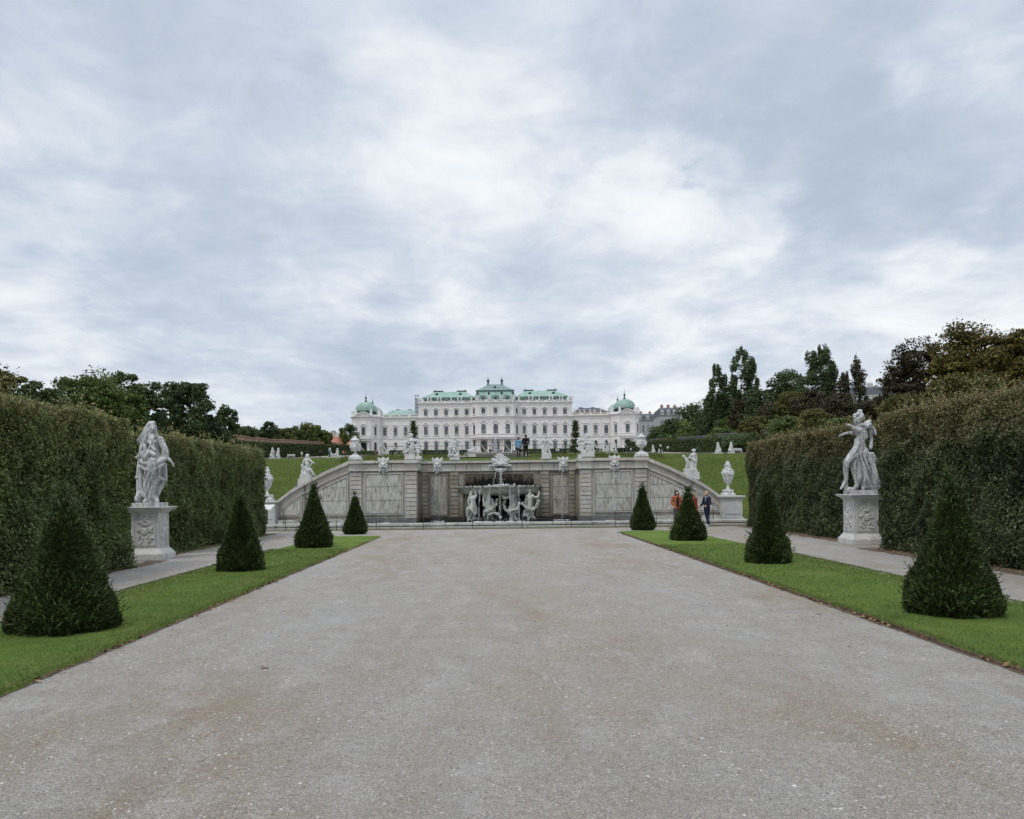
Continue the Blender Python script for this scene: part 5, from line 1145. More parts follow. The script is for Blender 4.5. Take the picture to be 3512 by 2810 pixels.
for (px, py, Yv, s, lbl, gl) in ((1314.7, 1597, YS-0.06, 1, 'winged grotesque mask spouting over the left carved panel', 0), (1499.5, 1597, YC-0.06, 1, 'winged grotesque mask with twin water jets, left of the big fountain mask', 0),
                                 (1931, 1594, YC-0.06, -1, 'winged grotesque mask spouting in the recess right of the fountain', 0), (2107.6, 1590, YS-0.06, -1, 'winged grotesque mask spouting over the right carved panel', 0)):
    x, z = P(px, py, Yv); r = empty('spout_mask', (x, Yv, z)); tag(r, lbl, 'fountain mask', 'small spouting masks of the cascade')
    f = bpy.data.objects.new('face', proto.data); COL.objects.link(f); f.parent = r; f.scale = (s*.92, 1, .95)
    mm = dkm.mesh('mouth'); link('mouth', mm, M['wet_stone'], r)
bpy.data.objects.remove(proto)
ZM = (1600, 1480, 8.627); ch = []
for (tx, ty, rr_) in ((745, 840, 24), (775, 800, 24), (850, 735, 26), (905, 690, 26), (965, 668, 28), (1030, 668, 28), (1095, 700, 26), (1150, 750, 26), (1210, 790, 24), (1262, 832, 22)): ch.append([(1000, 890, 40), ((1000+tx)/2, (890+ty)/2+6, 30, 12), (tx, ty, rr_, 4)])
ch += [[(1000, 860, 50, 10), (1000, 930, 55, 30)], [(840, 870, 38, 20), (790, 900, 30, 10), (780, 940, 20, 10)], [(1150, 870, 38, 20), (1210, 900, 30, 10), (1225, 940, 20, 10)], [(880, 900, 24, 55), (930, 930, 26, 55)], [(1110, 900, 24, 55), (1065, 930, 26, 55)],
       [(770, 1010, 30, 10), (850, 960, 44, 40), (940, 960, 44, 60), (1000, 985, 40, 70), (1060, 960, 44, 60), (1150, 960, 44, 40), (1225, 1010, 30, 10)], [(780, 1030, 24, 20), (880, 1015, 20, 60), (1000, 1000, 20, 80), (1120, 1015, 20, 60), (1210, 1030, 24, 20)], [(690, 1010, 26), (740, 1005, 22)], [(665, 1060, 22), (680, 1020, 20)], [(1270, 1000, 38, 10), (1320, 1030, 30, 10), (1335, 1062, 20)], [(1220, 1020, 30), (1260, 1030, 30)], [(1000, 1000, 120, -60), (1000, 1100, 110, -60)]]
for t in range(-4, 5): ch.append([(1000+t*42, 1085, 26, 45-abs(t)*6), (1000+t*36, 1150, 28, 60-abs(t)*8), (995+t*24, 1205-abs(t)*8, 24, 40-abs(t)*6)])
mb, loc, k = lumps(*ZM, YC-0.18, ch, 1.0, 10, (1000, 1000)); r = empty('fountain_mask', loc); tag(r, 'large shell-crowned mask pouring water at the centre of the wall', 'fountain mask')
mb.sculpt('face', 0.012, M['statue_white'], r, smooth=2)
b = MB(); b.ell((0, -0.105, -0.105), 0.33, 0.06, 0.042, 16); b.build('mouth', M['wet_stone'], r)
# ---- the shell basin and the four that carry it
r = empty('shell_basin', (CC, YC, 1.6)); tag(r, 'wide stone shell basin carried by figures under the big mask', 'fountain basin')
b = MB(); ring = lambda a, rx, ry, f: None
def shell(prof, mb, n=96, lobes=11, dep=0.05):
    rings = []
    for (rx, ry, z, fl) in prof:
        rg = []
        for i in range(n+1):
            a = math.pi + math.pi*i/n; q = 1+fl*dep*abs(math.sin(lobes*(a-math.pi)))
            cl = max(0.0, 1-abs((a-1.5*math.pi)/0.42))*0.12*fl
            rg.append((rx*math.cos(a)*q, ry*math.sin(a)*(q+cl)+0.03, z + (0.02*math.cos(lobes*2*(a-math.pi)) if fl > .9 else 0)))
        rings.append(rg)
    mb.rings(rings, 0, True, False, False)
shell([(0.25, 0.2, -0.10, 0), (1.5, 0.85, -0.07, 0.4), (1.84, 1.08, -0.01, 0.7), (1.95, 1.20, 0.10, 1.0), (2.0, 1.24, 0.22, 1.1), (2.06, 1.30, 0.32, 1.1), (2.20, 1.42, 0.37, 1), (2.20, 1.42, 0.43, 1), (2.12, 1.36, 0.44, 1), (1.9, 1.2, 0.40, 0.6), (0.2, 0.15, 0.38, 0)], b)
b.build('bowl', M['shell_stone'], r)
b = MB(); shell([(2.10, 1.34, 0.432, 0.9), (0.01, 0.01, 0.425, 0)], b); b.build('water', M['water'], r)
b = MB(); rg = random.Random(3)
for i in range(46):
    a = math.pi+math.pi*(i+rg.random())/46; q = 1.0+.03*rg.random(); b.ell((2.16*q*math.cos(a), 1.40*q*math.sin(a), 0.435+0.012*rg.random()), 0.05+.06*rg.random(), .045, .02+.02*rg.random(), 7)
b.build('moss_rim', M['wet_stone'], r)
ZC = (1550, 1640, 6.16)
car = [('bearded sea figure carrying the basin on its left end with one arm raised', [
        [(412, 330, 33), (414, 345, 28)], [(400, 370, 30, 10)], [(425, 385, 24)], [(395, 410, 36), (495, 405, 36)], [(440, 430, 58), (450, 510, 50), (450, 590, 58)], [(505, 410, 24), (515, 350, 20), (492, 270, 17), (485, 235, 15)], [(372, 420, 24), (350, 500, 19), (372, 580, 17)], [(450, 600, 62), (430, 700, 56), (440, 790, 50)], [(490, 620, 40), (500, 730, 40)], [(360, 640, 34), (350, 740, 30), (340, 820, 34)], [(420, 300, 24), (395, 315, 20)]]),
       ('draped basin carrier with both arms raised, second from the left', [
        [(720, 225, 32), (722, 240, 28)], [(745, 290, 26)], [(705, 330, 34), (820, 330, 34)], [(765, 360, 56), (772, 450, 48), (770, 540, 54)], [(830, 330, 22), (825, 270, 18), (800, 215, 16)], [(690, 350, 26), (672, 440, 22), (682, 540, 22), (678, 590, 18)], [(755, 570, 50), (750, 680, 44), (740, 780, 40)], [(850, 450, 22), (875, 560, 34), (880, 700, 42), (850, 760, 40)], [(800, 600, 40), (820, 720, 44)], [(740, 350, 10, 50), (790, 500, 10, 52)], [(700, 700, 30), (690, 800, 34)]]),
       ('bare muscular basin carrier with one arm crooked to the left, third from the left', [
        [(1300, 285, 33), (1305, 300, 28)], [(1318, 340, 20)], [(1230, 380, 38), (1345, 380, 38)], [(1282, 410, 62), (1290, 500, 52), (1292, 580, 62)], [(1262, 405, 26, 40)], [(1310, 405, 26, 40)], [(1215, 395, 26), (1150, 425, 24, 10), (1105, 430, 22, 15), (1060, 370, 18, 10), (1095, 385, 16, 20), (1135, 385, 14, 20)], [(1355, 410, 26), (1368, 500, 20), (1395, 570, 17)], [(1290, 600, 70), (1280, 700, 64), (1290, 800, 56)], [(1350, 620, 44), (1370, 720, 40)], [(1230, 640, 44), (1215, 740, 44)]]),
       ('twisting basin carrier with raised arm at the right end', [
        [(1655, 345, 34), (1650, 360, 30)], [(1640, 290, 18), (1665, 250, 14)], [(1600, 390, 36), (1705, 385, 36)], [(1652, 420, 52), (1648, 510, 44), (1650, 600, 46)], [(1720, 395, 24), (1780, 415, 22), (1825, 400, 20), (1850, 330, 17), (1845, 290, 15)], [(1590, 410, 24), (1560, 500, 20), (1572, 590, 18)], [(1650, 620, 48), (1610, 710, 48), (1600, 800, 50)], [(1690, 640, 40), (1690, 760, 44)], [(1540, 700, 30), (1530, 800, 34)]])]
for lbl, chains in car:
    chains[:] = [[(p[0], p[1], p[2]*1.16)+tuple(p[3:]) for p in c_] for c_ in chains]; chains += [[(chains[3][0][0]+dx_, 850, 56), (chains[3][0][0]+dx_*1.3, 905, 60)] for dx_ in (-20, 60)]
    face(chains, chains[0][0][0], chains[0][0][1], 26, 0.1, 4)
    carved(lbl, 'statue', chains, *ZC, YC-0.95, (chains[3][0][0], 905), 0.0115, M['shell_stone'], 'carrier figures under the shell basin', disp=0.012)
def festoon(pts, label, n=26):
    b = MB(); pts = [P(1550+x/6.16, 1640+y/6.16, YC-1.15) for x, y in pts]; cum = [0]
    for p, q in zip(pts, pts[1:]): cum.append(cum[-1]+math.hypot(q[0]-p[0], q[1]-p[1]))
    rg = random.Random(len(label))
    for i in range(n):
        t = cum[-1]*i/(n-1); x = np.interp(t, cum, [p[0] for p in pts]); z = np.interp(t, cum, [p[1] for p in pts]); s = 0.05+0.035*rg.random()
        for q in range(3): b.ell((x+rg.uniform(-.04, .04)-CC, rg.uniform(-.05, .04), z+rg.uniform(-.04, .04)), s*.8, s*.7, s*.7, 7)
    o = b.sculpt('festoon', 0.012, M['shell_stone'], None, (CC, YC-1.15, 0), smooth=1); tag(o, label, 'festoon', 'carved flower festoons')
festoon([(320, 720), (350, 640), (430, 690), (490, 760)], 'short carved festoon round the leftmost carrier', 14)
festoon([(960, 440), (930, 560), (860, 640), (760, 690), (680, 710)], 'carved festoon looping left of the basin centre', 24)
festoon([(800, 770), (880, 740), (960, 750), (1030, 840)], 'low carved festoon at the foot of the second carrier', 16)
festoon([(1120, 480), (1095, 590), (1150, 700), (1270, 680), (1390, 650), (1425, 520)], 'carved festoon swagged across the third carrier', 34)
festoon([(1490, 540), (1560, 630), (1690, 690), (1780, 620), (1830, 480)], 'carved festoon swagged across the right-hand carrier', 28)
rk = MB(); rg = random.Random(8)
for i in range(70):
    x = rg.uniform(-2.0, 2.0); s = rg.uniform(0.07, 0.2); rk.ell((x, rg.uniform(-0.5, 0.5), rg.uniform(-.1, 0.22)*(0.6+.4*math.cos(x*2.4))), s, s*.8, s*rg.uniform(.6, 1.1), 8)
for i in range(26):
    a = rg.uniform(-.6, .6); x = rg.uniform(-1.9, 1.9); rk.cap((x, -.2, 0), (x+.2*math.sin(a), -.35, .2+.16*rg.random()), .04, .02, 6)
o = rk.sculpt('rockwork', 0.02, M['wet_stone'], None, (CC, YC-0.75, 0.16), smooth=1, disp=0.05, dscale=.08); tag(o, 'dark wet rockwork in the pool at the feet of the basin carriers', 'rocks')
# ---- falling water
def stream(pts, w0, w1, Yv, label, seed, drops=26, spread=0.05, name='water_jet', fade=0.0):
    rg = random.Random(seed); b = MB(); q = [P(x, y, Yv) for x, y in pts]; x0, z0 = q[0]; n = 22; path = []; rad = []
    zz = [p[1] for p in q][::-1]; xx = [p[0] for p in q][::-1]
    for i in range(n):
        t = i/(n-1); z = q[0][1]+(q[-1][1]-q[0][1])*t; x = float(np.interp(z, zz, xx))
        path.append((x-x0+rg.uniform(-.008, .008), 0, z)); rad.append(max(.003, (w0+(w1-w0)*t)*rg.uniform(0.55, 1.2)*(1-fade*min(1, t*2.2))))
    b.tube(path, rad, 7)
    for i in range(drops):
        t = rg.random()**0.7; z = q[0][1]+(q[-1][1]-q[0][1])*t; x = float(np.interp(z, zz, xx))-x0; s = rg.uniform(.006, .016); b.ell((x+rg.gauss(0, spread*(.3+t)), rg.gauss(0, .03), z), s, s, s*rg.uniform(1, 2.6), 5)
    r_ = empty(name, (x0, Yv, 0)); tag(r_, label, 'water jet', 'water jets of the cascade'); b.build('falling_water', M['spray'], r_)
    return r_
def foam(r_, x, y, sx, sy, seed):
    rg = random.Random(seed); b = MB()
    for i in range(26): b.ell((x+rg.gauss(0, sx*.45), y+rg.gauss(0, sy*.45), 0.165+rg.random()*.012), rg.uniform(.02, .06), rg.uniform(.02, .05), .012, 6)
    f = b.build('foam', M['foam'], r_); f.location = (-r_.location.x, -r_.location.y, 0)
def zc(x, y): return (1550+x/6.16, 1640+y/6.16)
def zm(x, y): return (1600+x/8.627, 1480+y/8.627)
s_ = stream([zm(1010, 1080), zm(1015, 1250), zm(1030, 1600)], .055, .085, YC-0.62, 'broad broken fall of water from the big mask into the basin', 1, 120, .10)
b = MB(); rg = random.Random(5)
for i in range(60): b.ell((rg.gauss(0, .3)-.02, rg.gauss(-.2, .15), 2.035+abs(rg.gauss(0, .03))), rg.uniform(.02, .07), .03, rg.uniform(.012, .035), 6)
f = b.build('splash', M['foam'], s_)
stream([zm(860, 1210), zm(840, 1350), zm(800, 1420), zm(790, 1600)], .022, .018, YC-0.55, 'thin curling trickle from the left lip of the big mask', 2, 30, .03)
for (xs_, lbl, sd_) in (((595, 560), 'water thread falling from the basin rim beside the leftmost carrier', 11), ((800, 755), 'water thread falling in front of the second carrier', 12), ((1010, 1020), 'water thread falling from the middle of the basin rim', 13), ((1220, 1238), 'water thread falling in front of the third carrier', 14), ((1405, 1425), 'faint water thread right of the third carrier', 15)):
    s_ = stream([zc(xs_[0], 180), zc((xs_[0]+xs_[1])/2, 480), zc(xs_[1], 900)], .032, .024, YC-1.45, lbl, sd_, 40, .05)
    X_, _ = P(*zc(xs_[1], 900), YC-1.45); foam(s_, X_, YC-1.6, .28, .1, sd_)
def z4(x, y): return (1400+x/3.267, 1500+y/3.267)
for (xa_, xb_, ya_, yb_, yy, lbl, sd_, fo) in ((312, 298, 345, 940, YC-.30, 'left of the twin water jets in the left recess', 21, 0), (342, 350, 345, 940, YC-.30, 'right of the twin water jets in the left recess', 22, 1), (1725, 1728, 340, 930, YC-.30, 'single water jet falling in the right recess', 23, 1)):
    s_ = stream([z4(xa_, ya_), z4(xb_, yb_)], .026, .014, yy, lbl, sd_, 130, .05, fade=.85)
    if fo: X_, _ = P(*z4((xa_+xb_)/2-8, yb_), yy); foam(s_, X_, YC-.5, .42, .14, sd_)
s_ = stream([(860+1694/3.717, 1480+520/3.717), (860+1712/3.717, 1480+760/3.717), (860+1720/3.717, 1480+1160/3.717)], .016, .007, YS-.22, 'weak trickle from the mask over the left carved panel', 24, 40, .03, fade=.7)
X_, _ = P(860+1725/3.717, 1800, YS-.22); foam(s_, X_, YS-.6, .3, .12, 24)
s_ = stream([(2000+388/3.717, 1480+430/3.717), (2000+382/3.717, 1480+660/3.717), (2000+372/3.717, 1480+1130/3.717)], .030, .008, YS-.22, 'water jet from the mask over the right carved panel', 25, 90, .04, fade=.9)
X_, _ = P(2000+350/3.717, 1800, YS-.22); foam(s_, X_, YS-.6, .32, .12, 25)
# ------------------------------------------------------------------ urns
def urn(label, px, pybase, Yv, k, prof, group, seed, lumpy, square=None):
    x, z = P(px, pybase, Yv); r_ = empty('urn', (x, Yv, z)); tag(r_, label, 'urn', group)
    if square:
        b = MB()
        for (h0, w0, h1, w1) in square: b.frus(-w0*k, w0*k, -w0*k, w0*k, h0*k, -w1*k, w1*k, -w1*k, w1*k, h1*k)
        b.build('base', M['statue_white'], r_, bevel=.012)
    b = MB(); b.lathe([(max(.0, rr_)*k, h*k) for rr_, h in prof], (0, 0, 0), 32); b.build('body', M['statue_white'], r_)
    b = MB(); rg = random.Random(seed)
    for (h, rad, n, s, hh) in lumpy:
        for i in range(n):
            a = 2*math.pi*(i+.5*rg.random())/n; q = s*k*rg.uniform(.7, 1.25); b.ell((rad*k*math.cos(a), rad*k*math.sin(a), (h+rg.uniform(-hh, hh))*k), q, q, q*rg.uniform(.8, 1.5), 7)
    b.sculpt('carving', .012, M['statue_white'], r_, smooth=1)
lowprof = [(0, 52), (50, 55), (42, 80), (26, 100), (18, 115), (16, 150), (20, 156), (36, 175), (52, 200), (62, 230), (62, 240), (70, 262), (78, 290), (80, 318), (74, 330), (60, 348), (44, 372), (38, 400), (44, 418), (34, 424), (26, 440), (10, 452), (0, 455)]
lows = [(0, 82, 30, 80), (30, 78, 44, 62), (44, 60, 56, 56)]
lowl = [(440, 14, 7, 14, 18), (455, 0, 1, 20, 0), (300, 76, 22, 12, 14), (345, 60, 14, 12, 14), (400, 38, 10, 10, 10), (66, 60, 4, 20, 4), (70, 68, 8, 9, 6)]
k37 = 40.3/FPX/3.717
urn('tall carved urn with flame lid at the foot of the left ramp', 917, 1719.5, 40.3, k37*.93, lowprof, 'urns at the feet of the ramps', 1, lowl, lows)
urn('tall carved urn with flame lid at the foot of the right ramp', 2497, 1702, 40.3, k37*.96, lowprof, 'urns at the feet of the ramps', 2, lowl, lows)
upprof = [(0, 70), (30, 80), (17, 100), (17, 116), (22, 122), (50, 135), (70, 152), (76, 168), (74, 178), (62, 184), (60, 196), (56, 215), (52, 240), (56, 252), (64, 258), (64, 268), (52, 274), (36, 284), (16, 298), (8, 312), (0, 318)]
ups = [(0, 82, 34, 80), (34, 78, 66, 40), (66, 40, 76, 26)]
upl = [(192, 64, 9, 15, 8), (212, 66, 4, 14, 18), (300, 10, 5, 12, 12), (240, 54, 10, 7, 6)]
k40 = 40.9/FPX/3.92
urn('broad urn with figures round its bowl at the top of the left ramp', 1219, 1577.5, 40.85, k40, upprof, 'urns at the heads of the ramps', 3, upl, ups)
urn('broad urn with figures round its bowl at the top of the right ramp', 2200, 1567.0, 40.85, k40, upprof, 'urns at the heads of the ramps', 4, upl, ups)
# ------------------------------------------------------------------ chain fence
cf = empty('chain_fence', (0, 36.2, 0)); tag(cf, 'low black iron posts with sagging chain in front of the pool', 'chain fence')
pp = []
for px in (952, 978, 1152, 1289, 1451, 1619, 1790, 1959, 2110, 2250, 2433, 2464):
    X_ = (px-VPX)*36.25/FPX+CAMX; pp.append((X_, 36.25 + (0.9 if px < 960 or px > 2460 else 0)))
pp = [(-11.5, 39.6)] + pp + [(11.6, 39.6)]
for (x, y) in pp[1:-1]:
    b = MB(); b.tube([(x, y-36.2, 0), (x, y-36.2, .66)], .014, 7); b.ell((x, y-36.2, .675), .024, .024, .024, 8); b.lathe([(.035, .0), (.035, .02), (.016, .03)], (x, y-36.2, 0), 8); b.build('post', M['iron'], cf)
for (p, q) in zip(pp, pp[1:]):
    L = math.hypot(q[0]-p[0], q[1]-p[1]); n = max(8, int(L/.11)); b = MB(); sag = .20 if L > 1 else .34
    for i in range(n):
        t0, t1 = i/n, (i+.92)/n
        A = [(p[0]+(q[0]-p[0])*t, p[1]-36.2+(q[1]-p[1])*t, .62-sag*4*t*(1-t)) for t in (t0, t1)]
        b.tube(A, .011 if i % 2 else .007, 5)
    b.build('chain', M['iron'], cf)
# information lectern
x_, y_ = -11.45, 37.9; r_ = empty('information_sign', (x_, y_, 0)); tag(r_, 'small slanted information board on a dark post beside the left hedge', 'sign')
b = MB(); b.box(-.03, .03, -.03, .03, 0, 1.05); b.box(-.1, .1, -.1, .1, 0, .02); b.build('post', M['iron'], r_)
b = MB(); b.add([(-.33, -.17, 1.0), (.24, -.17, 1.0), (.36, .17, 1.22), (-.21, .17, 1.22), (-.33, -.19, .975), (.24, -.19, .975), (.36, .19, 1.20), (-.21, .19, 1.20)], [(0, 1, 2, 3), (7, 6, 5, 4), (0, 4, 5, 1), (1, 5, 6, 2), (2, 6, 7, 3), (3, 7, 4, 0)]); b.build('board', M['plaster_white'], r_)
# ================================================================== clipped yews
def yew(label, px, pybase, half, pytop, seed, n, shoots=1.0, tilt=0.0):
    x, yf = G(px, pybase); fit = .885 if half > 150 else .93; rad = half*fit/FPX*(yf+0.6); y = yf+rad*0.85; rad = half*fit/FPX*y; _, zt_ = P(px, pytop, y); x = CAMX + uv(px, pybase)[0]/FPX*y; H = zt_
    rg = np.random.default_rng(seed); r_ = empty('yew_cone', (x, y, 0.0)); tag(r_, label, 'topiary yew', 'clipped yew cones on the lawn strips')
    def R_(h):                                   # silhouette: rounded foot, near-straight cone, blunt tip
        t = np.clip(h/H, 0, 1); return rad*(np.interp(t, [0, .04, .10, .18, .35, .5, .65, .8, .9, 1.0], [.80, .92, .98, .93, .72, .55, .385, .225, .115, .015]))
    b = MB(); b.lathe([(R_(H*t)*.80, H*t*.97) for t in (0.0, .06, .15, .3, .5, .7, .85, .95)] + [(0.01, H*.96)], (0, 0, 0.02), 20); b.build('inner_wood', M['core'], r_)
    t = 1-np.sqrt(1-rg.random(n)*.995); h = H*(t*1.0); a = rg.random(n)*2*np.pi
    lump = 1+.055*np.sin(a*5+h*4+seed)+.045*np.sin(a*9-h*7)+.03*np.sin(h*17+a*2)
    q = R_(h)*lump*(.78+.26*rg.random(n)**.7)
    c = np.stack([q*np.cos(a), q*np.sin(a), h+.01], 1)
    out = np.stack([np.cos(a), np.sin(a), np.full(n, .25)], 1)
    d = unit(out+np.array([0, 0, .55])+rg.normal(size=(n, 3))*.55)
    L = (.020+.026*rg.random(n))[:, None]*(H/1.9)**.3; w = unit(np.cross(d, rg.normal(size=(n, 3))))
    det = 1.0 + y/22.0
    Q = [(c, d*L*det, w*L*.26*det)]
    # longer young shoots breaking the outline
    ns = int(200*shoots); hs = H*np.concatenate([rg.random(ns//2)*.45, .75+.27*rg.random(ns-ns//2)]); as_ = rg.random(ns)*2*np.pi; qs = R_(hs)*.98
    cs_ = np.stack([qs*np.cos(as_), qs*np.sin(as_), hs], 1); ds = unit(np.stack([np.cos(as_)*.8, np.sin(as_)*.8, .55+.9*(hs/H)], 1)+rg.normal(size=(ns, 3))*.18)
    ls = (.05+.10*rg.random(ns))[:, None]
    for k in range(7):
        f = k/6; pc = cs_+ds*ls*f*1.5; side = unit(np.cross(ds, rg.normal(size=(ns, 3)))); dd = unit(ds*1.2+side*.8); Q.append((pc+dd*.012, dd*.020*det, unit(np.cross(dd, side+.01))*.0055*det))
    C_, A_, B_ = (np.concatenate([q_[i] for q_ in Q]) for i in range(3))
    quads('foliage', C_, A_, B_, M['yew'], r_)
    return r_
yew('largest left yew cone nearest the camera, at the left edge of the picture', 224, 2196, 186, 1705, 1, 80000, 1.8)
yew('second yew cone from the camera on the left lawn, slim and smooth', 827, 1970, 79, 1694, 2, 40000, .6)
yew('third yew cone on the left lawn with long shoots on its shoulders', 1078, 1886, 64, 1676, 3, 30000, 1.6)
yew('farthest and smallest yew cone on the left lawn, nearest the pool', 1219, 1834, 41, 1698, 4, 14000, .4)
yew('largest right yew cone nearest the camera, with upright shoots at its tip', 3268, 2136, 160, 1640, 5, 76000, 2.0)
yew('second yew cone from the camera on the right lawn, below the dancing statue', 2636, 1943, 76, 1662, 6, 40000, 1.3)
yew('third yew cone on the right lawn, partly hiding the people in orange and red', 2361, 1861, 61, 1683, 7, 30000, .9)
yew('farthest and smallest yew cone on the right lawn, nearest the pool', 2204, 1820, 42, 1666, 8, 14000, .6)

# ================================================================== tall hedges
def hedge(label, x0, x1, y0, y1, H, faces, n, m, leaf, seed, wisp=0.3, zb=0.0, top=1.0, zf=None, group=None, stems=True):
    """x0..x1, y0..y1 footprint; faces: list of ('x', value) / ('y', value) sides that carry leaves"""
    rg = np.random.default_rng(seed); r_ = empty('hedge', ((x0+x1)/2, (y0+y1)/2, zb)); tag(r_, label, 'hedge', group)
    ox, oy = (x0+x1)/2, (y0+y1)/2
    g = (lambda y: 0.0) if zf is None else zf
    b = MB(); k = 0.34
    ysg = np.linspace(y0+k, y1-k, 8)
    for ya, yb in zip(ysg, ysg[1:]): b.add([(x0+k-ox, ya-oy, g(ya)-zb), (x1-k-ox, ya-oy, g(ya)-zb), (x1-k-ox, yb-oy, g(yb)-zb), (x0+k-ox, yb-oy, g(yb)-zb), (x0+k-ox, ya-oy, g(ya)-zb+H-.4), (x1-k-ox, ya-oy, g(ya)-zb+H-.4), (x1-k-ox, yb-oy, g(yb)-zb+H-.4), (x0+k-ox, yb-oy, g(yb)-zb+H-.4)], [(0,3,2,1),(4,5,6,7),(0,1,5,4),(1,2,6,5),(2,3,7,6),(3,0,4,7)])
    b.build('inner_wood', M['core'], r_)
    P_, N_ = [], []; areas = []
    for f, v in faces: areas.append(((y1-y0) if f == 'x' else (x1-x0))*H)
    areas.append((x1-x0)*(y1-y0)*top); tot = sum(areas)
    for (f, v), A in zip(faces, areas):
        k_ = int(n*A/tot); z = H*rg.random(k_)**.95
        dep = -np.abs(rg.normal(size=k_))*.13 + .10*rg.random(k_)
        if f == 'x':
            y = y0+(y1-y0)*rg.random(k_); wob = np.array([mnoise.noise(Vector((v, yy*.8, zz*.8)))*.28+mnoise.noise(Vector((v, yy*2.6, zz*2.6)))*.15 for yy, zz in zip(y, z)])
            s = 1 if v > ox else -1; P_.append(np.stack([v+s*(dep+wob), y, z], 1)); N_.append(np.tile([s, 0, .25], (k_, 1)))
        else:
            x = x0+(x1-x0)*rg.random(k_); wob = np.array([mnoise.noise(Vector((xx*.8, v, zz*.8)))*.28+mnoise.noise(Vector((xx*2.6, v, zz*2.6)))*.15 for xx, zz in zip(x, z)])
            s = 1 if v > oy else -1; P_.append(np.stack([x, v+s*(dep+wob), z], 1)); N_.append(np.tile([0, s, .25], (k_, 1)))
    k_ = int(n*areas[-1]/tot); x = x0+(x1-x0)*rg.random(k_); y = y0+(y1-y0)*rg.random(k_)
    z = H-.12+np.array([mnoise.noise(Vector((a*1.1, c*1.1, 7)))*.30+mnoise.noise(Vector((a*3.5, c*3.5, 7)))*.20 for a, c in zip(x, y)])+rg.normal(size=k_)*.06
    P_.append(np.stack([x, y, z], 1)); N_.append(np.tile([0, 0, 1.0], (k_, 1)))
    # thin shoots standing up from the top and out of the upper face
    ns = int(wisp*(x1-x0+y1-y0)*34); 
    if ns:
        sx = x0+(x1-x0)*rg.random(ns); sy = y0+(y1-y0)*rg.random(ns); L = .15+.50*rg.random(ns)**1.8; m_ = 14
        dx, dy = rg.normal(size=ns)*.16, rg.normal(size=ns)*.16
        for q in range(m_):
            f = q/(m_-1); P_.append(np.stack([sx+dx*f*L*2, sy+dy*f*L*2, H-.1+L*f], 1)+rg.normal(size=(ns, 3))*.02); N_.append(rg.normal(size=(ns, 3)))
    C_ = np.concatenate(P_); Nn = np.concatenate(N_)
    C_[:, 2] += np.array([g(yy) for yy in C_[:, 1]]) if zf is not None else zb
    C_ -= np.array([ox, oy, zb])
    a, b_ = leafdirs(Nn, rg, .85, .35); s = (leaf*(.55+.8*rg.random(len(C_))))[:, None]
    quads('foliage', C_, a*s, b_*s*.56, m, r_)
    if stems:
        b = MB(); rr = random.Random(seed)
        for i in range(int((y1-y0)*3)):
            y = y0+(y1-y0)*(i+rr.random())/((y1-y0)*3); xx = (x1 if ox < 0 else x0)-(.25 if ox < 0 else -.25); b.tube([(xx-ox, y-oy, 0), (xx-ox+rr.uniform(-.1, .1), y-oy+rr.uniform(-.1, .1), 1.2)], .022, 5)
        b.build('stem', M['bark'], r_)
    return r_
hg = 'tall clipped hornbeam hedges along the gravel'
hedge('tall green hornbeam hedge at the left edge of the picture, ending beside the veiled statue', -12.4, -9.32, 9.0, 19.15, 3.72, [('x', -9.32), ('y', 19.15)], 200000, M['hedge'], .035, 1, .5, group=hg)
hedge('tall green hornbeam hedge behind the veiled statue, running to the left ramp', -13.2, -10.15, 22.9, 33.2, 3.62, [('x', -10.15), ('y', 22.9), ('y', 33.2)], 200000, M['hedge'], .040, 2, .4, group=hg)
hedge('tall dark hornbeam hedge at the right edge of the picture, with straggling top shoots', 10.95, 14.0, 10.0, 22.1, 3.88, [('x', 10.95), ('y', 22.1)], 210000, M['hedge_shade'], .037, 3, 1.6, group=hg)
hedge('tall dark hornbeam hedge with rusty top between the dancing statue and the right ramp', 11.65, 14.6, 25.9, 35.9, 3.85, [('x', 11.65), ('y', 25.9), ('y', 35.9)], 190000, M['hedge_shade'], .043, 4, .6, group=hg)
hedge('long far green hedge below the red brick wall on the left of the upper garden', -60.5, -57, 120, 304, 3.9, [('x', -57)], 60000, M['hedge_far'], .30, 5, 0, zb=prof(210), zf=prof, stems=False)
hedge('long far dark hedge below the wall on the right of the upper garden', 57, 60.5, 120, 330, 3.9, [('x', 57)], 60000, M['hedge_far'], .30, 6, 0, zb=prof(210), zf=prof, stems=False)
for (x0, x1, y, lbl) in ((-41, -13.5, 300, 'low dark box hedge below the left half of the palace'), (13.5, 41, 300, 'low dark box hedge below the right half of the palace'), (-24, -8, 255, 'low box hedge left of the garden fountain'), (8, 24, 255, 'low box hedge right of the garden fountain'),
                         (-56, -42, 270, 'low box hedge at the left end of the parterre'), (42, 56, 270, 'low box hedge at the right end of the parterre')):
    hedge(lbl, x0, x1, y, y+2.5, 1.5, [('y', y)], 5000, M['leaf_dark'], .22, int(x0)+90, 0, zb=prof(y), stems=False, group='low box hedges of the upper garden')
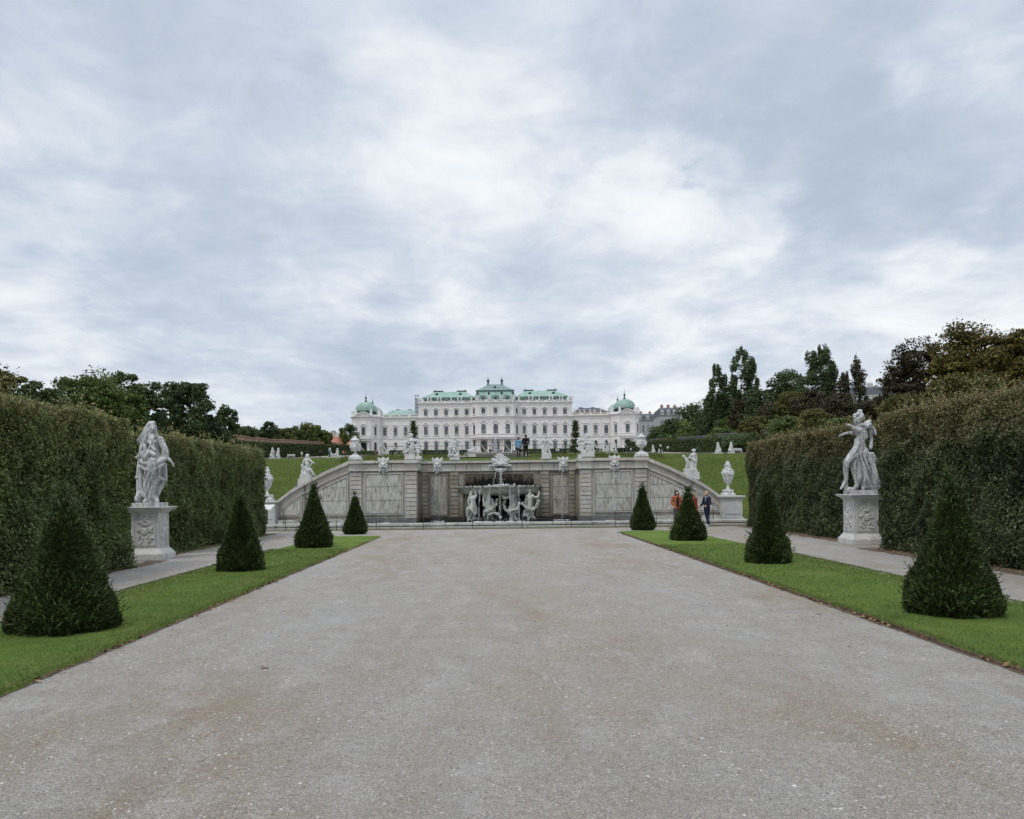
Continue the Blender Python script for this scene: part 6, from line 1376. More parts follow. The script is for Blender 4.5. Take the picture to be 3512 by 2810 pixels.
# garden walls beyond
def garden_wall(label, x, ys, hs, m, seed):
    r_ = empty('garden_wall', (x, ys[0], 0)); tag(r_, label, 'wall'); rg = random.Random(seed); b = MB(); c = MB()
    n = 26; Y_ = np.linspace(ys[0], ys[1], n)
    for a, e in zip(Y_, Y_[1:]):
        for (mm, z0, z1, d) in ((b, -1, None, 0), (c, None, None, .12)):
            ha = np.interp(a, ys, hs)+rg.uniform(-.12, .12); he = np.interp(e, ys, hs)
            za, ze = prof(a)+ha, prof(e)+he
            if mm is b: vs = [(-.3, a-ys[0], prof(a)-1), (.3, a-ys[0], prof(a)-1), (.3, e-ys[0], prof(e)-1), (-.3, e-ys[0], prof(e)-1), (-.3, a-ys[0], za), (.3, a-ys[0], za), (.3, e-ys[0], za+(prof(e)-prof(a))*.8), (-.3, e-ys[0], za+(prof(e)-prof(a))*.8)]
            else: vs = [(-.45, a-ys[0], za+.01), (.45, a-ys[0], za+.01), (.45, e-ys[0]-.1, za+.01+(prof(e)-prof(a))*.8), (-.45, e-ys[0]-.1, za+.01+(prof(e)-prof(a))*.8)]; vs += [(p[0], p[1], p[2]+.25) for p in vs]
            mm.add(vs, [(0,3,2,1),(4,5,6,7),(0,1,5,4),(1,2,6,5),(2,3,7,6),(3,0,4,7)])
    b.build('wall_face', m, r_); c.build('wall_cap', m, r_)
garden_wall('long weathered red brick garden wall above the far left hedge', -61.6, (120, 300), (5.6, 4.6), M['brick'], 3)
garden_wall('dull brick garden wall behind the far right hedge', 61.6, (120, 320), (5.3, 4.4), M['coping_dark'], 4)

# ================================================================== trees
def tree(name, label, px, pybase, pytop, halfw, Yd, m, seed, n=9000, leaf=.45, nl=34, squash=1.0, shape='round', gap=.35, group=None, low=.10, skew=0.0):
    x, _ = P(px, 1500, Yd); z0 = tz(x, Yd); _, ztop = P(px, pytop, Yd); H = ztop-z0; Wd = halfw/FPX*Yd; rg = np.random.default_rng(seed); rr = random.Random(seed)
    r_ = empty(name, (x, Yd, z0)); tag(r_, label, 'tree', group)
    lobes = []
    if shape == 'round':
        for i in range(int(nl*2.0)):
            for _ in range(40):
                u, v, w_ = rr.uniform(-1, 1), rr.uniform(-1, 1), rr.uniform(-1, 1)
                d = math.sqrt(u*u+v*v+(max(0, w_)**2)*1.0+(min(0, w_)**2)*.35)
                if .35 < d < 1.0: break
            zz = H*(low+(1-low)*.5*(1+w_))
            s = Wd*rr.choice((.15, .2, .24, .3))*rr.uniform(.85, 1.15)
            top_lim = H-s*.55
            lobes.append((u*Wd*.80+skew*Wd*w_, v*Wd*.7, min(zz, top_lim*.99), s, s*rr.uniform(.60, .95)))
    elif shape == 'poplar':
        for (ox_, hh, ww) in POP[seed % len(POP)]:
            k = int(hh*H/1.6)
            for i in range(k):
                t = (i+.5)/k; zz = hh*H*(.10+.88*t); wq = ww*Wd*float(np.interp(t, [0, .3, .6, .85, 1], [.75, 1.0, .98, .78, .30]))
                for _ in range(3): lobes.append((ox_*Wd+rr.uniform(-.85, .85)*wq, rr.uniform(-.7, .7)*wq, zz+rr.uniform(-.6, .6), wq*rr.uniform(.28, .5), rr.uniform(.9, 1.9)))
    k = max(6, int(n*2.6)//len(lobes)); leaf = leaf*.62; C_, Nn = [], []
    for (lx, ly, lz, s, sz) in lobes:
        d = unit(rg.normal(size=(k, 3))); q = (.30+.80*rg.random(k)**.5+.45*(rg.random(k) < .16)*rg.random(k))[:, None]; p = d*q*np.array([s, s, sz]); p += np.sin(p*7/s+rg.random(3)*6)*s*.10
        C_.append(p+np.array([lx, ly, lz])); Nn.append(d+np.array([0, 0, .3]))
    C_ = np.concatenate(C_); Nn = np.concatenate(Nn); keep = C_[:, 2] > .3
    # airy gaps that open right through the crown
    nz = np.array([mnoise.noise(Vector((p[0]/Wd*6.5+seed, p[1]*.4/Wd, p[2]/Wd*6.5))) for p in C_]); keep &= nz > -(gap+.02)
    C_, Nn = C_[keep], Nn[keep]; a, b_ = leafdirs(Nn, rg, .9, .3); s = (leaf*(.5+.9*rg.random(len(C_))))[:, None]
    quads('crown', C_, a*s, b_*s*.62, m, r_)
    b = MB(); tr = max(.12, .022*H)
    if shape == 'round':
        b.tube([(0, 0, -.3), (skew*.2, 0, H*.2), (skew*Wd*.1, .1, H*.45), (skew*Wd*.2, 0, H*.8)], [tr*1.3, tr, tr*.7, tr*.25], 8)
        for (lx, ly, lz, s, sz) in lobes[::3]:
            h0 = min(H*.55, lz*.55); b.tube([(0, 0, h0), (lx*.45, ly*.45, (h0+lz)*.52), (lx, ly, lz)], [tr*.5, tr*.32, tr*.10], 5)
    else:
        for (ox_, hh, ww) in POP[seed % len(POP)]: b.tube([(0, 0, -.2), (ox_*Wd*.6, 0, H*.15), (ox_*Wd, .3, hh*H*.7)], [tr*.8, tr*.5, tr*.08], 6)
    b.build('trunk', M['bark'], r_); return r_
POP = [[(-.14, 1.0, .85), (-.60, .74, .45), (.56, .90, .50), (.9, .5, .4)], [(-.80, .62, .5), (-.18, .98, .75), (.42, .84, .6), (.85, .55, .4)], [(-.50, .95, .80), (.22, 1.0, .72), (.68, .84, .55)], [(-.50, .86, .7), (.25, 1.0, .8), (.75, .6, .5)]]
gl = 'broadleaf trees behind the left hedges'; gr = 'mixed trees behind the right garden wall'; gf = 'bushes and trees along the far brick wall'
# left, near group
tree('tree', 'grey-green airy tree at the extreme left edge above the hedge', 20, 0, 1268, 110, 60, M['leaf_olive'], 11, 9000, .20, 34, gap=.28, group=gl)
tree('tree', 'dark green tree behind the hedge, second from the left edge', 130, 0, 1292, 100, 80, M['leaf_dark'], 12, 9000, .26, 34, gap=.3, group=gl)
tree('tree', 'broad bright green spreading tree above the left hedge', 300, 0, 1284, 150, 95, M['leaf_green'], 13, 16000, .28, 46, group=gl, gap=.32)
tree('tree', 'green tree with flat tiered crown touching the spreading tree on its right', 420, 0, 1278, 105, 100, M['leaf_green'], 14, 11000, .28, 40, group=gl, gap=.25)
tree('tree', 'dark leafy tree just left of the veiled statue\'s head', 500, 0, 1300, 85, 105, M['leaf_dark'], 15, 9000, .28, 36, group=gl, gap=.3)
tree('tree', 'dark open-crowned tree right above the veiled statue', 590, 0, 1308, 70, 118, M['leaf_dark'], 16, 8000, .28, 34, group=gl, gap=.18)
tree('tree', 'full dark green tree with a pointed top right of the veiled statue', 655, 0, 1302, 88, 120, M['leaf_dark'], 17, 13000, .30, 44, group=gl, gap=.3)
tree('tree', 'small wind-swept tree at the right end of the left group, against the sky', 772, 0, 1380, 50, 126, M['leaf_dark'], 18, 5000, .30, 26, group=gl, gap=.2)
tree('tree', 'low bushy dark tree under the small wind-swept tree', 735, 0, 1430, 55, 122, M['leaf_dark'], 19, 6000, .30, 26, group=gl)
tree('bush', 'yellow-green bush on top of the near end of the brick wall', 700, 0, 1462, 42, 128, M['leaf_bright'], 20, 3500, .28, 20, group=gl)
for k, (px, top, hw, mm, lb) in enumerate(((820, 1462, 32, 'leaf_dark', 'narrow dark shrub at the left end of the far tree line'), (860, 1466, 36, 'leaf_dark', 'low dark tree left of the darkest round one in the far tree line'), (925, 1452, 30, 'leaf_dark', 'darkest round tree in the far left tree line'), (890, 1478, 40, 'leaf_green', 'low green bush in front of the dark far trees'),
        (965, 1476, 34, 'leaf_bright', 'light green bush right of the darkest round tree'), (1003, 1470, 36, 'leaf_green', 'mid green bush in the middle of the far tree line'), (1048, 1458, 40, 'leaf_bright', 'tallest light olive tree in the far left tree line'), (1088, 1468, 32, 'leaf_green', 'green tree right of the tallest light olive one'),
        (1112, 1484, 26, 'leaf_olive', 'olive bush left of the red roofed house'), (1142, 1500, 26, 'leaf_green', 'low green bush below the red roofed house'), (1165, 1476, 28, 'leaf_bright', 'feathery light green tree beside the left palace pavilion'), (1200, 1462, 30, 'leaf_dark', 'dark tree half hidden by the left palace pavilion'))):
    tree('tree', lb, px, 0, top-6, hw*1.3, 235+k*6+(60 if k > 8 else 0), M[mm], 40+k, 5000, .50, 30, group=gf, low=.02, gap=.4)
# right, from the palace outwards
for k, (px, top, hw, Yd, mm, lb, n_, gp) in enumerate(((2262, 1462, 34, 330, 'leaf_dark', 'dark tree nearest the right palace pavilion', 3500, .3), (2315, 1434, 46, 300, 'leaf_dark', 'rounded dark green tree below the house roofs', 6000, .35), (2385, 1432, 60, 280, 'leaf_green', 'mid green tree to the right of the house roofs', 7000, .35),
        (2376, 1376, 50, 285, 'leaf_dark', 'dark open crown rising beside the steep grey roof', 5000, .2), (2460, 1362, 55, 262, 'leaf_dark', 'dense dark tree left of the tallest poplars', 9000, .4), (2505, 1428, 48, 240, 'leaf_green', 'green bushy tree under the first poplars', 7000, .4), (2560, 1355, 50, 232, 'leaf_rust', 'brownish tree in front of the tallest poplar', 7000, .3),
        (2620, 1330, 52, 225, 'leaf_dark', 'dark crown just right of the tallest poplar', 8000, .3), (2700, 1272, 70, 215, 'leaf_dark', 'broad dark tree between the two poplar clumps', 12000, .22), (2650, 1380, 50, 200, 'leaf_rust', 'dark rust brown round tree in the middle of the wood', 8000, .4), (2715, 1336, 46, 190, 'leaf_olive', 'olive green tree below the broad dark one', 8000, .4),
        (2600, 1430, 55, 180, 'leaf_olive', 'low olive tree above the right hedge', 8000, .4), (2780, 1340, 60, 182, 'leaf_rust', 'rusty brown tree below the second poplar clump', 9000, .32), (2700, 1430, 60, 150, 'leaf_green', 'low green tree over the far right hedge', 9000, .4), (2800, 1410, 60, 140, 'leaf_olive', 'low olive tree left of the dancing statue\'s head', 9000, .4),
        (2880, 1350, 60, 150, 'leaf_rust', 'brown tree just above the dancing statue', 9000, .3), (2930, 1430, 55, 120, 'leaf_olive', 'green-brown bush behind the dancing statue', 8000, .4), (2480, 1470, 50, 215, 'leaf_green', 'low green bush at the foot of the wood', 5000, .4), (2340, 1490, 50, 262, 'leaf_green', 'low green bush above the far right garden wall', 4500, .4), (2870, 1440, 60, 100, 'leaf_green', 'bright bush between hedge top and brown tree', 7000, .4),
        (2560, 1490, 60, 170, 'leaf_dark', 'low dark bush behind the hedge by the right slope', 6000, .4))):
    tree('tree', lb, px, 0, top, hw*1.35, Yd, M[mm], 70+k, int(n_*1.7), .0016*Yd+.05, 62, group=gr, low=.02, gap=gp)
tree('poplar_tree', 'tallest poplar with several spires in the first clump', 2552, 0, 1194, 52, 245, M['leaf_dark'], 100, 17000, .42, shape='poplar', gap=.5, group='poplars rising over the right wood')
tree('poplar_tree', 'shorter poplar with thin spires left of the tallest one', 2468, 0, 1246, 42, 250, M['leaf_dark'], 101, 13000, .42, shape='poplar', gap=.35, group='poplars rising over the right wood')
tree('poplar_tree', 'twin-topped poplar in the second clump', 2815, 0, 1190, 60, 205, M['leaf_dark'], 102, 17000, .36, shape='poplar', gap=.5, group='poplars rising over the right wood')
tree('poplar_tree', 'brown half-bare poplar at the right of the second clump', 2922, 0, 1234, 52, 200, M['leaf_rust'], 103, 11000, .34, shape='poplar', gap=.35, group='poplars rising over the right wood')
# big autumn trees, upper right
tree('tree', 'dark brown arching tree with sparse outer twigs at the upper right', 3140, 0, 1165, 125, 92, M['leaf_rust'], 110, 22000, .22, 60, gap=.12, group='big autumn trees at the upper right', skew=.1)
tree('tree', 'large golden olive tree at the upper right', 3350, 0, 1108, 165, 85, M['leaf_autumn'], 111, 30000, .24, 70, gap=.2, group='big autumn trees at the upper right')
tree('tree', 'golden brown tree cut by the right edge of the picture', 3520, 0, 1120, 130, 75, M['leaf_autumn'], 112, 20000, .22, 56, gap=.22, group='big autumn trees at the upper right')
tree('tree', 'dull green bush between the golden tree and the right hedge', 3300, 0, 1290, 150, 60, M['leaf_olive'], 113, 16000, .17, 50, gap=.35, group='big autumn trees at the upper right')
tree('tree', 'low brown-green bush behind the near right hedge', 3100, 0, 1360, 110, 62, M['leaf_olive'], 114, 12000, .17, 44, gap=.35, group='big autumn trees at the upper right')
tree('tree', 'brown tree in front of the apartment house, left of the arching tree', 3010, 0, 1350, 85, 120, M['leaf_rust'], 115, 12000, .26, 50, gap=.35, group='big autumn trees at the upper right', low=.02)
# tiered topiary beside the fountain
def tiers(label, px, pyb, Yd, parts, seed):
    x, zb = P(px, pyb, Yd); z0 = tz(x, Yd); r_ = empty('topiary', (x, Yd, z0)); tag(r_, label, 'topiary tree', 'tiered topiary of the upper garden'); rg = np.random.default_rng(seed); C_, Nn = [], []
    k = Yd/FPX; top = 0
    for (ya, yb, wt, wb) in parts:
        za, zb_ = P(px, ya, Yd)[1]-z0, P(px, yb, Yd)[1]-z0; top = max(top, za); n = 2600; t = rg.random(n); a = rg.random(n)*6.283; q = (wb+(wt-wb)*t)*k*(.55+.5*rg.random(n)**.5)*np.sin(np.pi*np.clip(.12+.88*t, 0, 1))**.25 if wt > wb*.5 else (wb+(wt-wb)*t)*k*(.6+.45*rg.random(n)**.5)
        C_.append(np.stack([q*np.cos(a), q*np.sin(a), zb_+(za-zb_)*t], 1)); Nn.append(np.stack([np.cos(a), np.sin(a), .3+0*a], 1))
        ns = 90; t = rg.random(ns); a = rg.random(ns)*6.283; d = np.stack([np.cos(a), np.sin(a), .45+0*a], 1); p0 = np.stack([(wb+(wt-wb)*t)*k*np.cos(a), (wb+(wt-wb)*t)*k*np.sin(a), zb_+(za-zb_)*t], 1)
        for f in (.0, .12, .24, .36): C_.append(p0+d*f); Nn.append(rg.normal(size=(ns, 3)))
    C_ = np.concatenate(C_); Nn = np.concatenate(Nn); u, v = leafdirs(Nn, rg, .8, -.5); s = (.10*(.5+rg.random(len(C_))))[:, None]; quads('foliage', C_, u*s, v*s*.5, M['yew'], r_)
    b = MB(); b.tube([(0, 0, -.1), (0, 0, top*.95)], .10, 8); b.build('trunk', M['bark'], r_)
tiers('tall tiered topiary tree behind the left shell group', 1418, 1545, 140, [(1445, 1478, 4, 9.5), (1481, 1499, 9, 8), (1503, 1518, 9, 10), (1520, 1552, 14, 17)], 3)
tiers('tall tiered topiary tree beside the right shell group', 1974, 1545, 140, [(1443, 1479, 4, 10.5), (1484, 1501, 11, 9), (1508, 1525, 11, 12), (1527, 1552, 18, 20)], 4)
for i, (px, pyt, pyb, hw, Yd, lb) in enumerate(((975, 1540, 1562, 6, 190, 'small dark cone bush left of the ramp piper, farther left'), (1018, 1541, 1563, 7, 185, 'dark red-brown cone bush behind the ramp piper'), (2402, 1543, 1560, 10, 190, 'dark bush on the right lawn behind the bearded statue'), (2482, 1535, 1560, 10, 170, 'dark bush between the two right-hand garden statues'), (1655, 1546, 1562, 11, 225, 'clipped dark box just left of the portico'), (1765, 1546, 1561, 10, 225, 'clipped dark box just right of the portico'))):
    tree('cone_bush', lb, px, 0, pyt, hw, Yd, M['leaf_dark'], 130+i, 1500, .16, 14, low=.0, gap=.6, group='small clipped bushes of the upper garden')
# tufts of weeds behind the wall coping
rg = np.random.default_rng(77); n = 9000; x = np.concatenate([rg.uniform(-12, -3.2, n//2), rg.uniform(2.6, 13, n//2)]); y = rg.uniform(58.5, 64, n)
keep = np.array([mnoise.noise(Vector((a*.7, 0, 0)))+.3*rg.normal() > -.1 for a in x]); x, y = x[keep], y[keep]; c = np.stack([x, y, np.array([tz(a, b_) for a, b_ in zip(x, y)])+.10*rg.random(len(x))], 1)
ax = np.stack([rg.normal(size=len(x))*.10, rg.normal(size=len(x))*.05, .10+.22*rg.random(len(x))], 1); ay = np.stack([np.full(len(x), .018), np.zeros(len(x)), np.zeros(len(x))], 1)
tag(quads('rough_grass', c, ax, ay, M['leaf_bright'], tri=True), 'rough yellowish grass along the terrace edge behind the wall', 'grass', kind='stuff')
rg = np.random.default_rng(78); n = 26000; x = np.concatenate([rg.uniform(-21, -7.8, n//2), rg.uniform(7.8, 21, n//2)]); y = rg.uniform(43.3, 60.5, n); c = np.stack([x, y, np.array([prof(b_) for b_ in y])+.02], 1)
ax = np.stack([rg.normal(size=n)*.05, rg.normal(size=n)*.04, .05+.09*rg.random(n)], 1); ay = np.stack([np.full(n, .014), np.zeros(n), np.zeros(n)], 1)
tag(quads('slope_grass', c, ax, ay, M['blade'], tri=True), 'short lush grass on the slopes above both ramps', 'grass', kind='stuff')
# ================================================================== upper garden furniture
rl = empty('terrace_railing', (0, 62, 0)); tag(rl, 'thin grey cable railing on slim posts along the terrace edge', 'railing')
def tzr(x): return P(1696+(x-CAMX)/62*FPX, 1578, 62)[1]
zr0 = CAMZ + (HPY-1528)/FPX*62
for px in (1308, 1400, 1500, 1587, 1683, 1761, 1847, 1931, 2018, 2092):
    X_ = (px-VPX)*62/FPX+CAMX; b = MB(); b.box(X_-.022, X_+.022, -.022, .022, tz(X_, 62)-.1, zr0+.03); b.build('post', M['steel'], rl)
for z, nm in ((zr0, 'top_rail'), (zr0-.55, 'cable')):
    b = MB(); b.tube([((1308-VPX)*62/FPX, 0, z), ((2092-VPX)*62/FPX, 0, z)], .022 if nm == 'top_rail' else .010, 6); b.build(nm, M['steel'], rl)
# round fountain with its plume
x_, _ = P(1700, 1560, 104); r_ = empty('garden_fountain', (x_, 104, tz(x_, 104))); tag(r_, 'round upper garden fountain with a white plume before the palace portico', 'fountain')
b = MB(); b.lathe([(4.1, 0), (4.1, .30), (4.25, .32), (4.25, .42), (3.7, .42), (3.7, .2)], (0, 0, 0), 40); b.build('basin_rim', M['kerb'], r_)
b = MB(); b.lathe([(3.69, .30), (.01, .305)], (0, 0, 0), 40); b.build('basin_water', M['water'], r_)
b = MB(); rg = random.Random(2); zt = P(1700, 1512, 104)[1]-tz(x_, 104)
for i in range(150):
    t = rg.random(); z = .3+t*zt; w_ = .05+.42*(1-t)**.8*t**.25; b.ell((rg.gauss(0, w_*.55)-.05*t, rg.gauss(0, w_*.5), z), .05+.05*rg.random(), .05, .10+.12*rg.random(), 6)
b.tube([(.1, 0, .3), (.07, 0, zt*.55)], [.06, .04], 6)
b.build('plume', M['spray'], r_)
# sphinx at the head of the cascade
def sphinx(label, px0, px1, pyb, pyt, Yd, hd, group='garden statues of the upper parterre', seated=False):
    xa, _ = P(px0, pyb, Yd); xb, zt_ = P(px1, pyt, Yd); X = (xa+xb)/2; W = (xb-xa)/2; z0 = tz(X, Yd); H = zt_-z0; r_ = empty('statue', (X, Yd, z0)); tag(r_, label, 'statue', group)
    b = MB()
    if not seated:
        ph = H*.50; b.box(-W*.85, W*.85, -.45, .45, 0, ph-.08); b.box(-W*.95, W*.95, -.5, .5, ph-.08, ph); b.build('pedestal', M['pedestal'], r_, bevel=.02); q = MB(); k = H-ph; s = hd
        q.chain([(-s*W*.7, 0, ph+.22*k, .20*k), (0, 0, ph+.27*k, .19*k), (s*W*.45, 0, ph+.40*k, .19*k), (s*W*.55, 0, ph+.62*k, .13*k)]); q.chain([(s*W*.60, 0, ph+.83*k, .15*k)]); q.chain([(s*W*.45, 0, ph+.8*k, .1*k), (s*W*.35, 0, ph+.55*k, .1*k)])
        q.chain([(s*W*.5, -.15, ph+.35*k, .09*k), (s*W*.6, -.15, ph+.08*k, .08*k), (s*W*.95, -.15, ph+.06*k, .07*k)]); q.chain([(s*W*.5, .15, ph+.35*k, .09*k), (s*W*.6, .15, ph+.08*k, .08*k), (s*W*.95, .15, ph+.06*k, .07*k)])
        q.chain([(-s*W*.55, -.2, ph+.25*k, .16*k), (-s*W*.35, -.22, ph+.08*k, .09*k), (-s*W*.1, -.22, ph+.06*k, .07*k)]); q.chain([(-s*W*.85, 0, ph+.15*k, .05*k), (-s*W*.98, 0, ph+.4*k, .05*k)]); q.sculpt('figure', .03, M['statue_white'], r_, smooth=2)
    else:
        q = MB(); k = H; ph = .12*k; b.box(-W*.9, W*.9, -.6, .6, -.1, ph); b.build('pedestal', M['pedestal'], r_, bevel=.02); s = hd
        q.chain([(-s*W*.3, 0, ph+.16*k, .17*k), (-s*W*.05, 0, ph+.38*k, .15*k), (s*W*.12, 0, ph+.56*k, .13*k)]); q.chain([(s*W*.15, 0, ph+.76*k, .105*k)]); q.chain([(s*W*.0, .05, ph+.80*k, .08*k), (-s*W*.1, .05, ph+.58*k, .08*k)])
        for e in (-.14, .14): q.chain([(s*W*.2, e, ph+.50*k, .07*k), (s*W*.38, e, ph+.22*k, .06*k), (s*W*.5, e, ph+.03*k, .07*k)])
        q.chain([(-s*W*.3, -.2, ph+.14*k, .14*k), (s*W*.2, -.25, ph+.06*k, .07*k)]); q.sculpt('figure', .035, M['statue_white'], r_, smooth=2)
sphinx('weathered sphinx on a block pedestal, directly behind the wall left of the big mask', 1603, 1634, 1575, 1530, 68, 1)
for (a, e, pb, pt, Yd, hd, lb) in ((946, 962, 1565, 1536, 150, 1, 'white seated sphinx farthest left in the upper garden, by the hedge corner'), (924, 944, 1571, 1535.5, 135, 1, 'white seated sphinx with a dark gap under its chest on the far left lawn'), (1124, 1140, 1569, 1536, 160, -1, 'left one of the pair of white sphinxes near the left urn'), (1148, 1166, 1569, 1537, 165, 1, 'right one of the pair of white sphinxes near the left urn'),
                                   (2232, 2249, 1556, 1526, 168, -1, 'left one of the pair of white sphinxes near the right urn'), (2257, 2274, 1556, 1525, 172, 1, 'right one of the pair of white sphinxes near the right urn'), (2449, 2478, 1552, 1517, 140, -1, 'upright white statue on a stone block on the far right lawn'), (2496, 2518, 1552, 1516, 140, 1, 'bulky white statue farthest right beside the right hedge')):
    sphinx(lb, a, e, pb, pt, Yd, hd, seated=True)
def panelboard(label, px, py, Yd, w_, h_):
    x, z = P(px, py, Yd); r_ = empty('notice_board', (x, Yd, tz(x, Yd))); tag(r_, label, 'sign'); b = MB(); zz = z-tz(x, Yd); b.box(-w_/2, w_/2, -.04, .04, zz-h_/2, zz+h_/2); b.build('board', M['plaster_white'], r_); b = MB(); b.box(-.04, .04, .045, .1, 0, zz+h_/2-.05); b.build('post', M['steel'], r_)
panelboard('small white board on a post right of the far pair of sphinxes', 2290, 1534.5, 190, .55, .5)
def bench(label, px, Yd, L=2.0):
    x, _ = P(px, 1560, Yd); r_ = empty('bench', (x, Yd, tz(x, Yd))); tag(r_, label, 'bench', 'pale benches along the far hedges'); b = MB()
    for y in (-.2, -.05, .1): b.box(-L/2, L/2, y, y+.12, .42, .47)
    b.build('seat', M['plaster_white'], r_); b = MB()
    for z in (.6, .75, .88): b.box(-L/2, L/2, .24, .28, z, z+.1)
    b.build('backrest', M['plaster_white'], r_)
    for s in (-1, 1): b = MB(); b.box(s*L*.42-.04, s*L*.42+.04, -.2, -.13, 0, .415); b.box(s*L*.42-.04, s*L*.42+.04, .24, .29, 0, .595); b.box(s*L*.42-.03, s*L*.42+.03, -.12, .23, .3, .36); b.build('leg', M['plaster_white'], r_)
bench('white bench before the far left hedge, left of the small dark cones', 998, 200); bench('white bench before the far left hedge, nearer the palace', 1145, 225); bench('pale bench before the far right hedge', 2530, 150, 1.8)

# ================================================================== people
SKIN = mat('skin', (0.52, 0.32, 0.24), 0.55); CL = {}
def cloth(c, name=None):
    k = tuple(c)
    if k not in CL:
        m = mat('cloth', c, 0.85, 0.15); t = NT(m); n = t.noise(t.co('Object'), 14, 4, 0.6); t.col(t.mix(t.rng(n, .3, .7), tuple(v*.75 for v in c), tuple(min(1, v*1.15) for v in c))); t.bump(t.noise(t.co('Object', (1, 1, .5)), 9, 3, .6), .6, .03); CL[k] = m
    return CL[k]
def fingers(mb, w_, d, side, up=Vector((0, -1, 0)), curl=.5):
    """palm, four bent unequal fingers and a thumb; w_ wrist, d direction of the hand"""
    d = d.normalized(); s = d.cross(up).normalized(); n = s.cross(d).normalized()
    mb.cap(w_, w_+d*.045, .023, .027, 8); mb.cap(w_+d*.04+s*.014, w_+d*.085+s*.022, .017, .014, 7); mb.cap(w_+d*.04-s*.014, w_+d*.08-s*.022, .017, .014, 7)
    for i, (o, L) in enumerate(((-.027, .058), (-.009, .072), (.009, .068), (.026, .052))):
        p = w_+d*.085+s*o; q = p+(d*(1-curl*.3)+n*curl*.5).normalized()*L*.5; r = q+(d*(1-curl)+n*curl).normalized()*L*.5; mb.cap(p, q, .0088, .008, 6); mb.cap(q, r, .008, .0065, 6)
    p = w_+d*.03+s*side*.026; q = p+(d*.6+s*side*.8).normalized()*.035; r = q+(d*.95+s*side*.2).normalized()*.03; mb.cap(p, q, .0115, .010, 6); mb.cap(q, r, .010, .008, 6)
def person(label, x, y, z, H, rz_, J, jacket, trousers, hair, shoes, hairlen=0, coat=0, group=None, stripe=None, hood=None, vox=.011, scarf=None, open_front=None, bag=None):
    """J: joints for a 1.70 m body, x to the body's left(+), y forward = -y; built facing -Y"""
    k = H/1.70; V = lambda p: Vector(p)*k
    g = dict(head=(0, -.015, 1.585), neck=(0, .01, 1.43), sl=(.175, .01, 1.38), sr=(-.175, .01, 1.38), el=(.235, .03, 1.10), er=(-.235, .03, 1.10), wl=(.24, -.06, .86), wr=(-.24, -.06, .86), hl=(.09, 0, .90), hr=(-.09, 0, .90), kl=(.10, -.02, .49), kr=(-.10, -.02, .49), al=(.10, .02, .09), ar=(-.10, .02, .09), look=0.0); g.update(J)
    h = V(g['head'])
    b = MB()                                                        # one continuous body: head, neck, trunk, limbs
    b.ell(h, .075*k, .092*k, .112*k, 18); b.cap(h+V((0, -.03, -.06)), h+V((0, -.035, -.085)), .045*k, .035*k, 10)
    b.cap(V(g['neck'])-V((0, 0, .03)), h-V((0, -.02, .06)), .052*k, .048*k, 12)
    lk = g['look']; f = Matrix.Rotation(lk, 3, 'Z')
    def hp(v): return h+f@V(v)
    b.chain([(*hp((0, -.088, .02)), .009*k), (*hp((0, -.108, -.018)), .013*k)]); b.cap(hp((-.04, -.078, .026)), hp((-.015, -.088, .028)), .010*k, .008*k, 6); b.cap(hp((.04, -.078, .026)), hp((.015, -.088, .028)), .010*k, .008*k, 6); b.cap(hp((-.02, -.09, -.05)), hp((.02, -.09, -.05)), .008*k, .008*k, 6)
    for s in (-1, 1): b.ell(hp((s*.078, .0, -.005)), .012*k, .02*k, .03*k, 8)
    b.chain([(*V((0, .0, 1.33)), .125*k), (*V((0, .0, 1.12)), .115*k), (*V((0, 0, .95)), .125*k)], 14, .75)
    for s, e, w_, hp_, kn, an in (('sl', 'el', 'wl', 'hl', 'kl', 'al'), ('sr', 'er', 'wr', 'hr', 'kr', 'ar')):
        b.chain([(*V(g[s]), .052*k), (*V(g[e]), .038*k), (*V(g[w_]), .026*k)], 10); b.chain([(*V(g[hp_]), .085*k), (*V(g[kn]), .055*k), (*V(g[an]), .038*k)], 12); b.cap(V(g[an])+V((0, .02, -.04)), V(g[an])+V((0, -.13, -.055)), .036*k, .028*k, 8)
    root = b.sculpt('person', vox, SKIN, None, (x, y, z), smooth=2); root.rotation_euler = (0, 0, rz_); tag(root, label, 'person', group)
    hb = MB()
    for s, e, w_ in (('sl', 'el', 'wl'), ('sr', 'er', 'wr')): fingers(hb, V(g[w_]), V(g[w_])-V(g[e]), -1 if s == 'sl' else 1)
    # join the hands into the body mesh, wrist inside wrist
    hm = hb.mesh('h'); bm = bmesh.new(); bm.from_mesh(root.data); bm.from_mesh(hm); bm.to_mesh(root.data); bm.free(); root.data.polygons.foreach_set('use_smooth', [True]*len(root.data.polygons))
    # jacket
    hem = .80-coat; j = MB(); j.chain([(*V((0, .0, 1.35)), .152*k), (*V((0, .005, 1.16)), .15*k), (*V((0, .0, 1.0)), .158*k), (*V((0, 0, hem+.05)), (.165+coat*.18)*k)], 16, .80)
    for s, e, w_ in (('sl', 'el', 'wl'), ('sr', 'er', 'wr')):
        wv = V(g[e]).lerp(V(g[w_]), .93); j.chain([(*V(g[s]), .074*k), (*V(g[e]), .060*k), (*wv, .048*k)], 12)
        for t in (.25, .5, .75): c = V(g[s]).lerp(V(g[e]), t); j.ell(c, .069*k, .067*k, .03*k, 10)
    j.chain([(*V((-.10, .02, 1.40)), .062*k), (*V((.10, .02, 1.40)), .062*k)])
    if hood: j.chain([(*V((-.09, .10, 1.42)), .055*k), (*V((0, .13, 1.39)), .075*k), (*V((.09, .10, 1.42)), .055*k)])
    else: j.lathe([(.072*k, 1.41*k), (.070*k, 1.45*k), (.060*k, 1.46*k)], (0, .008, 0), 14)
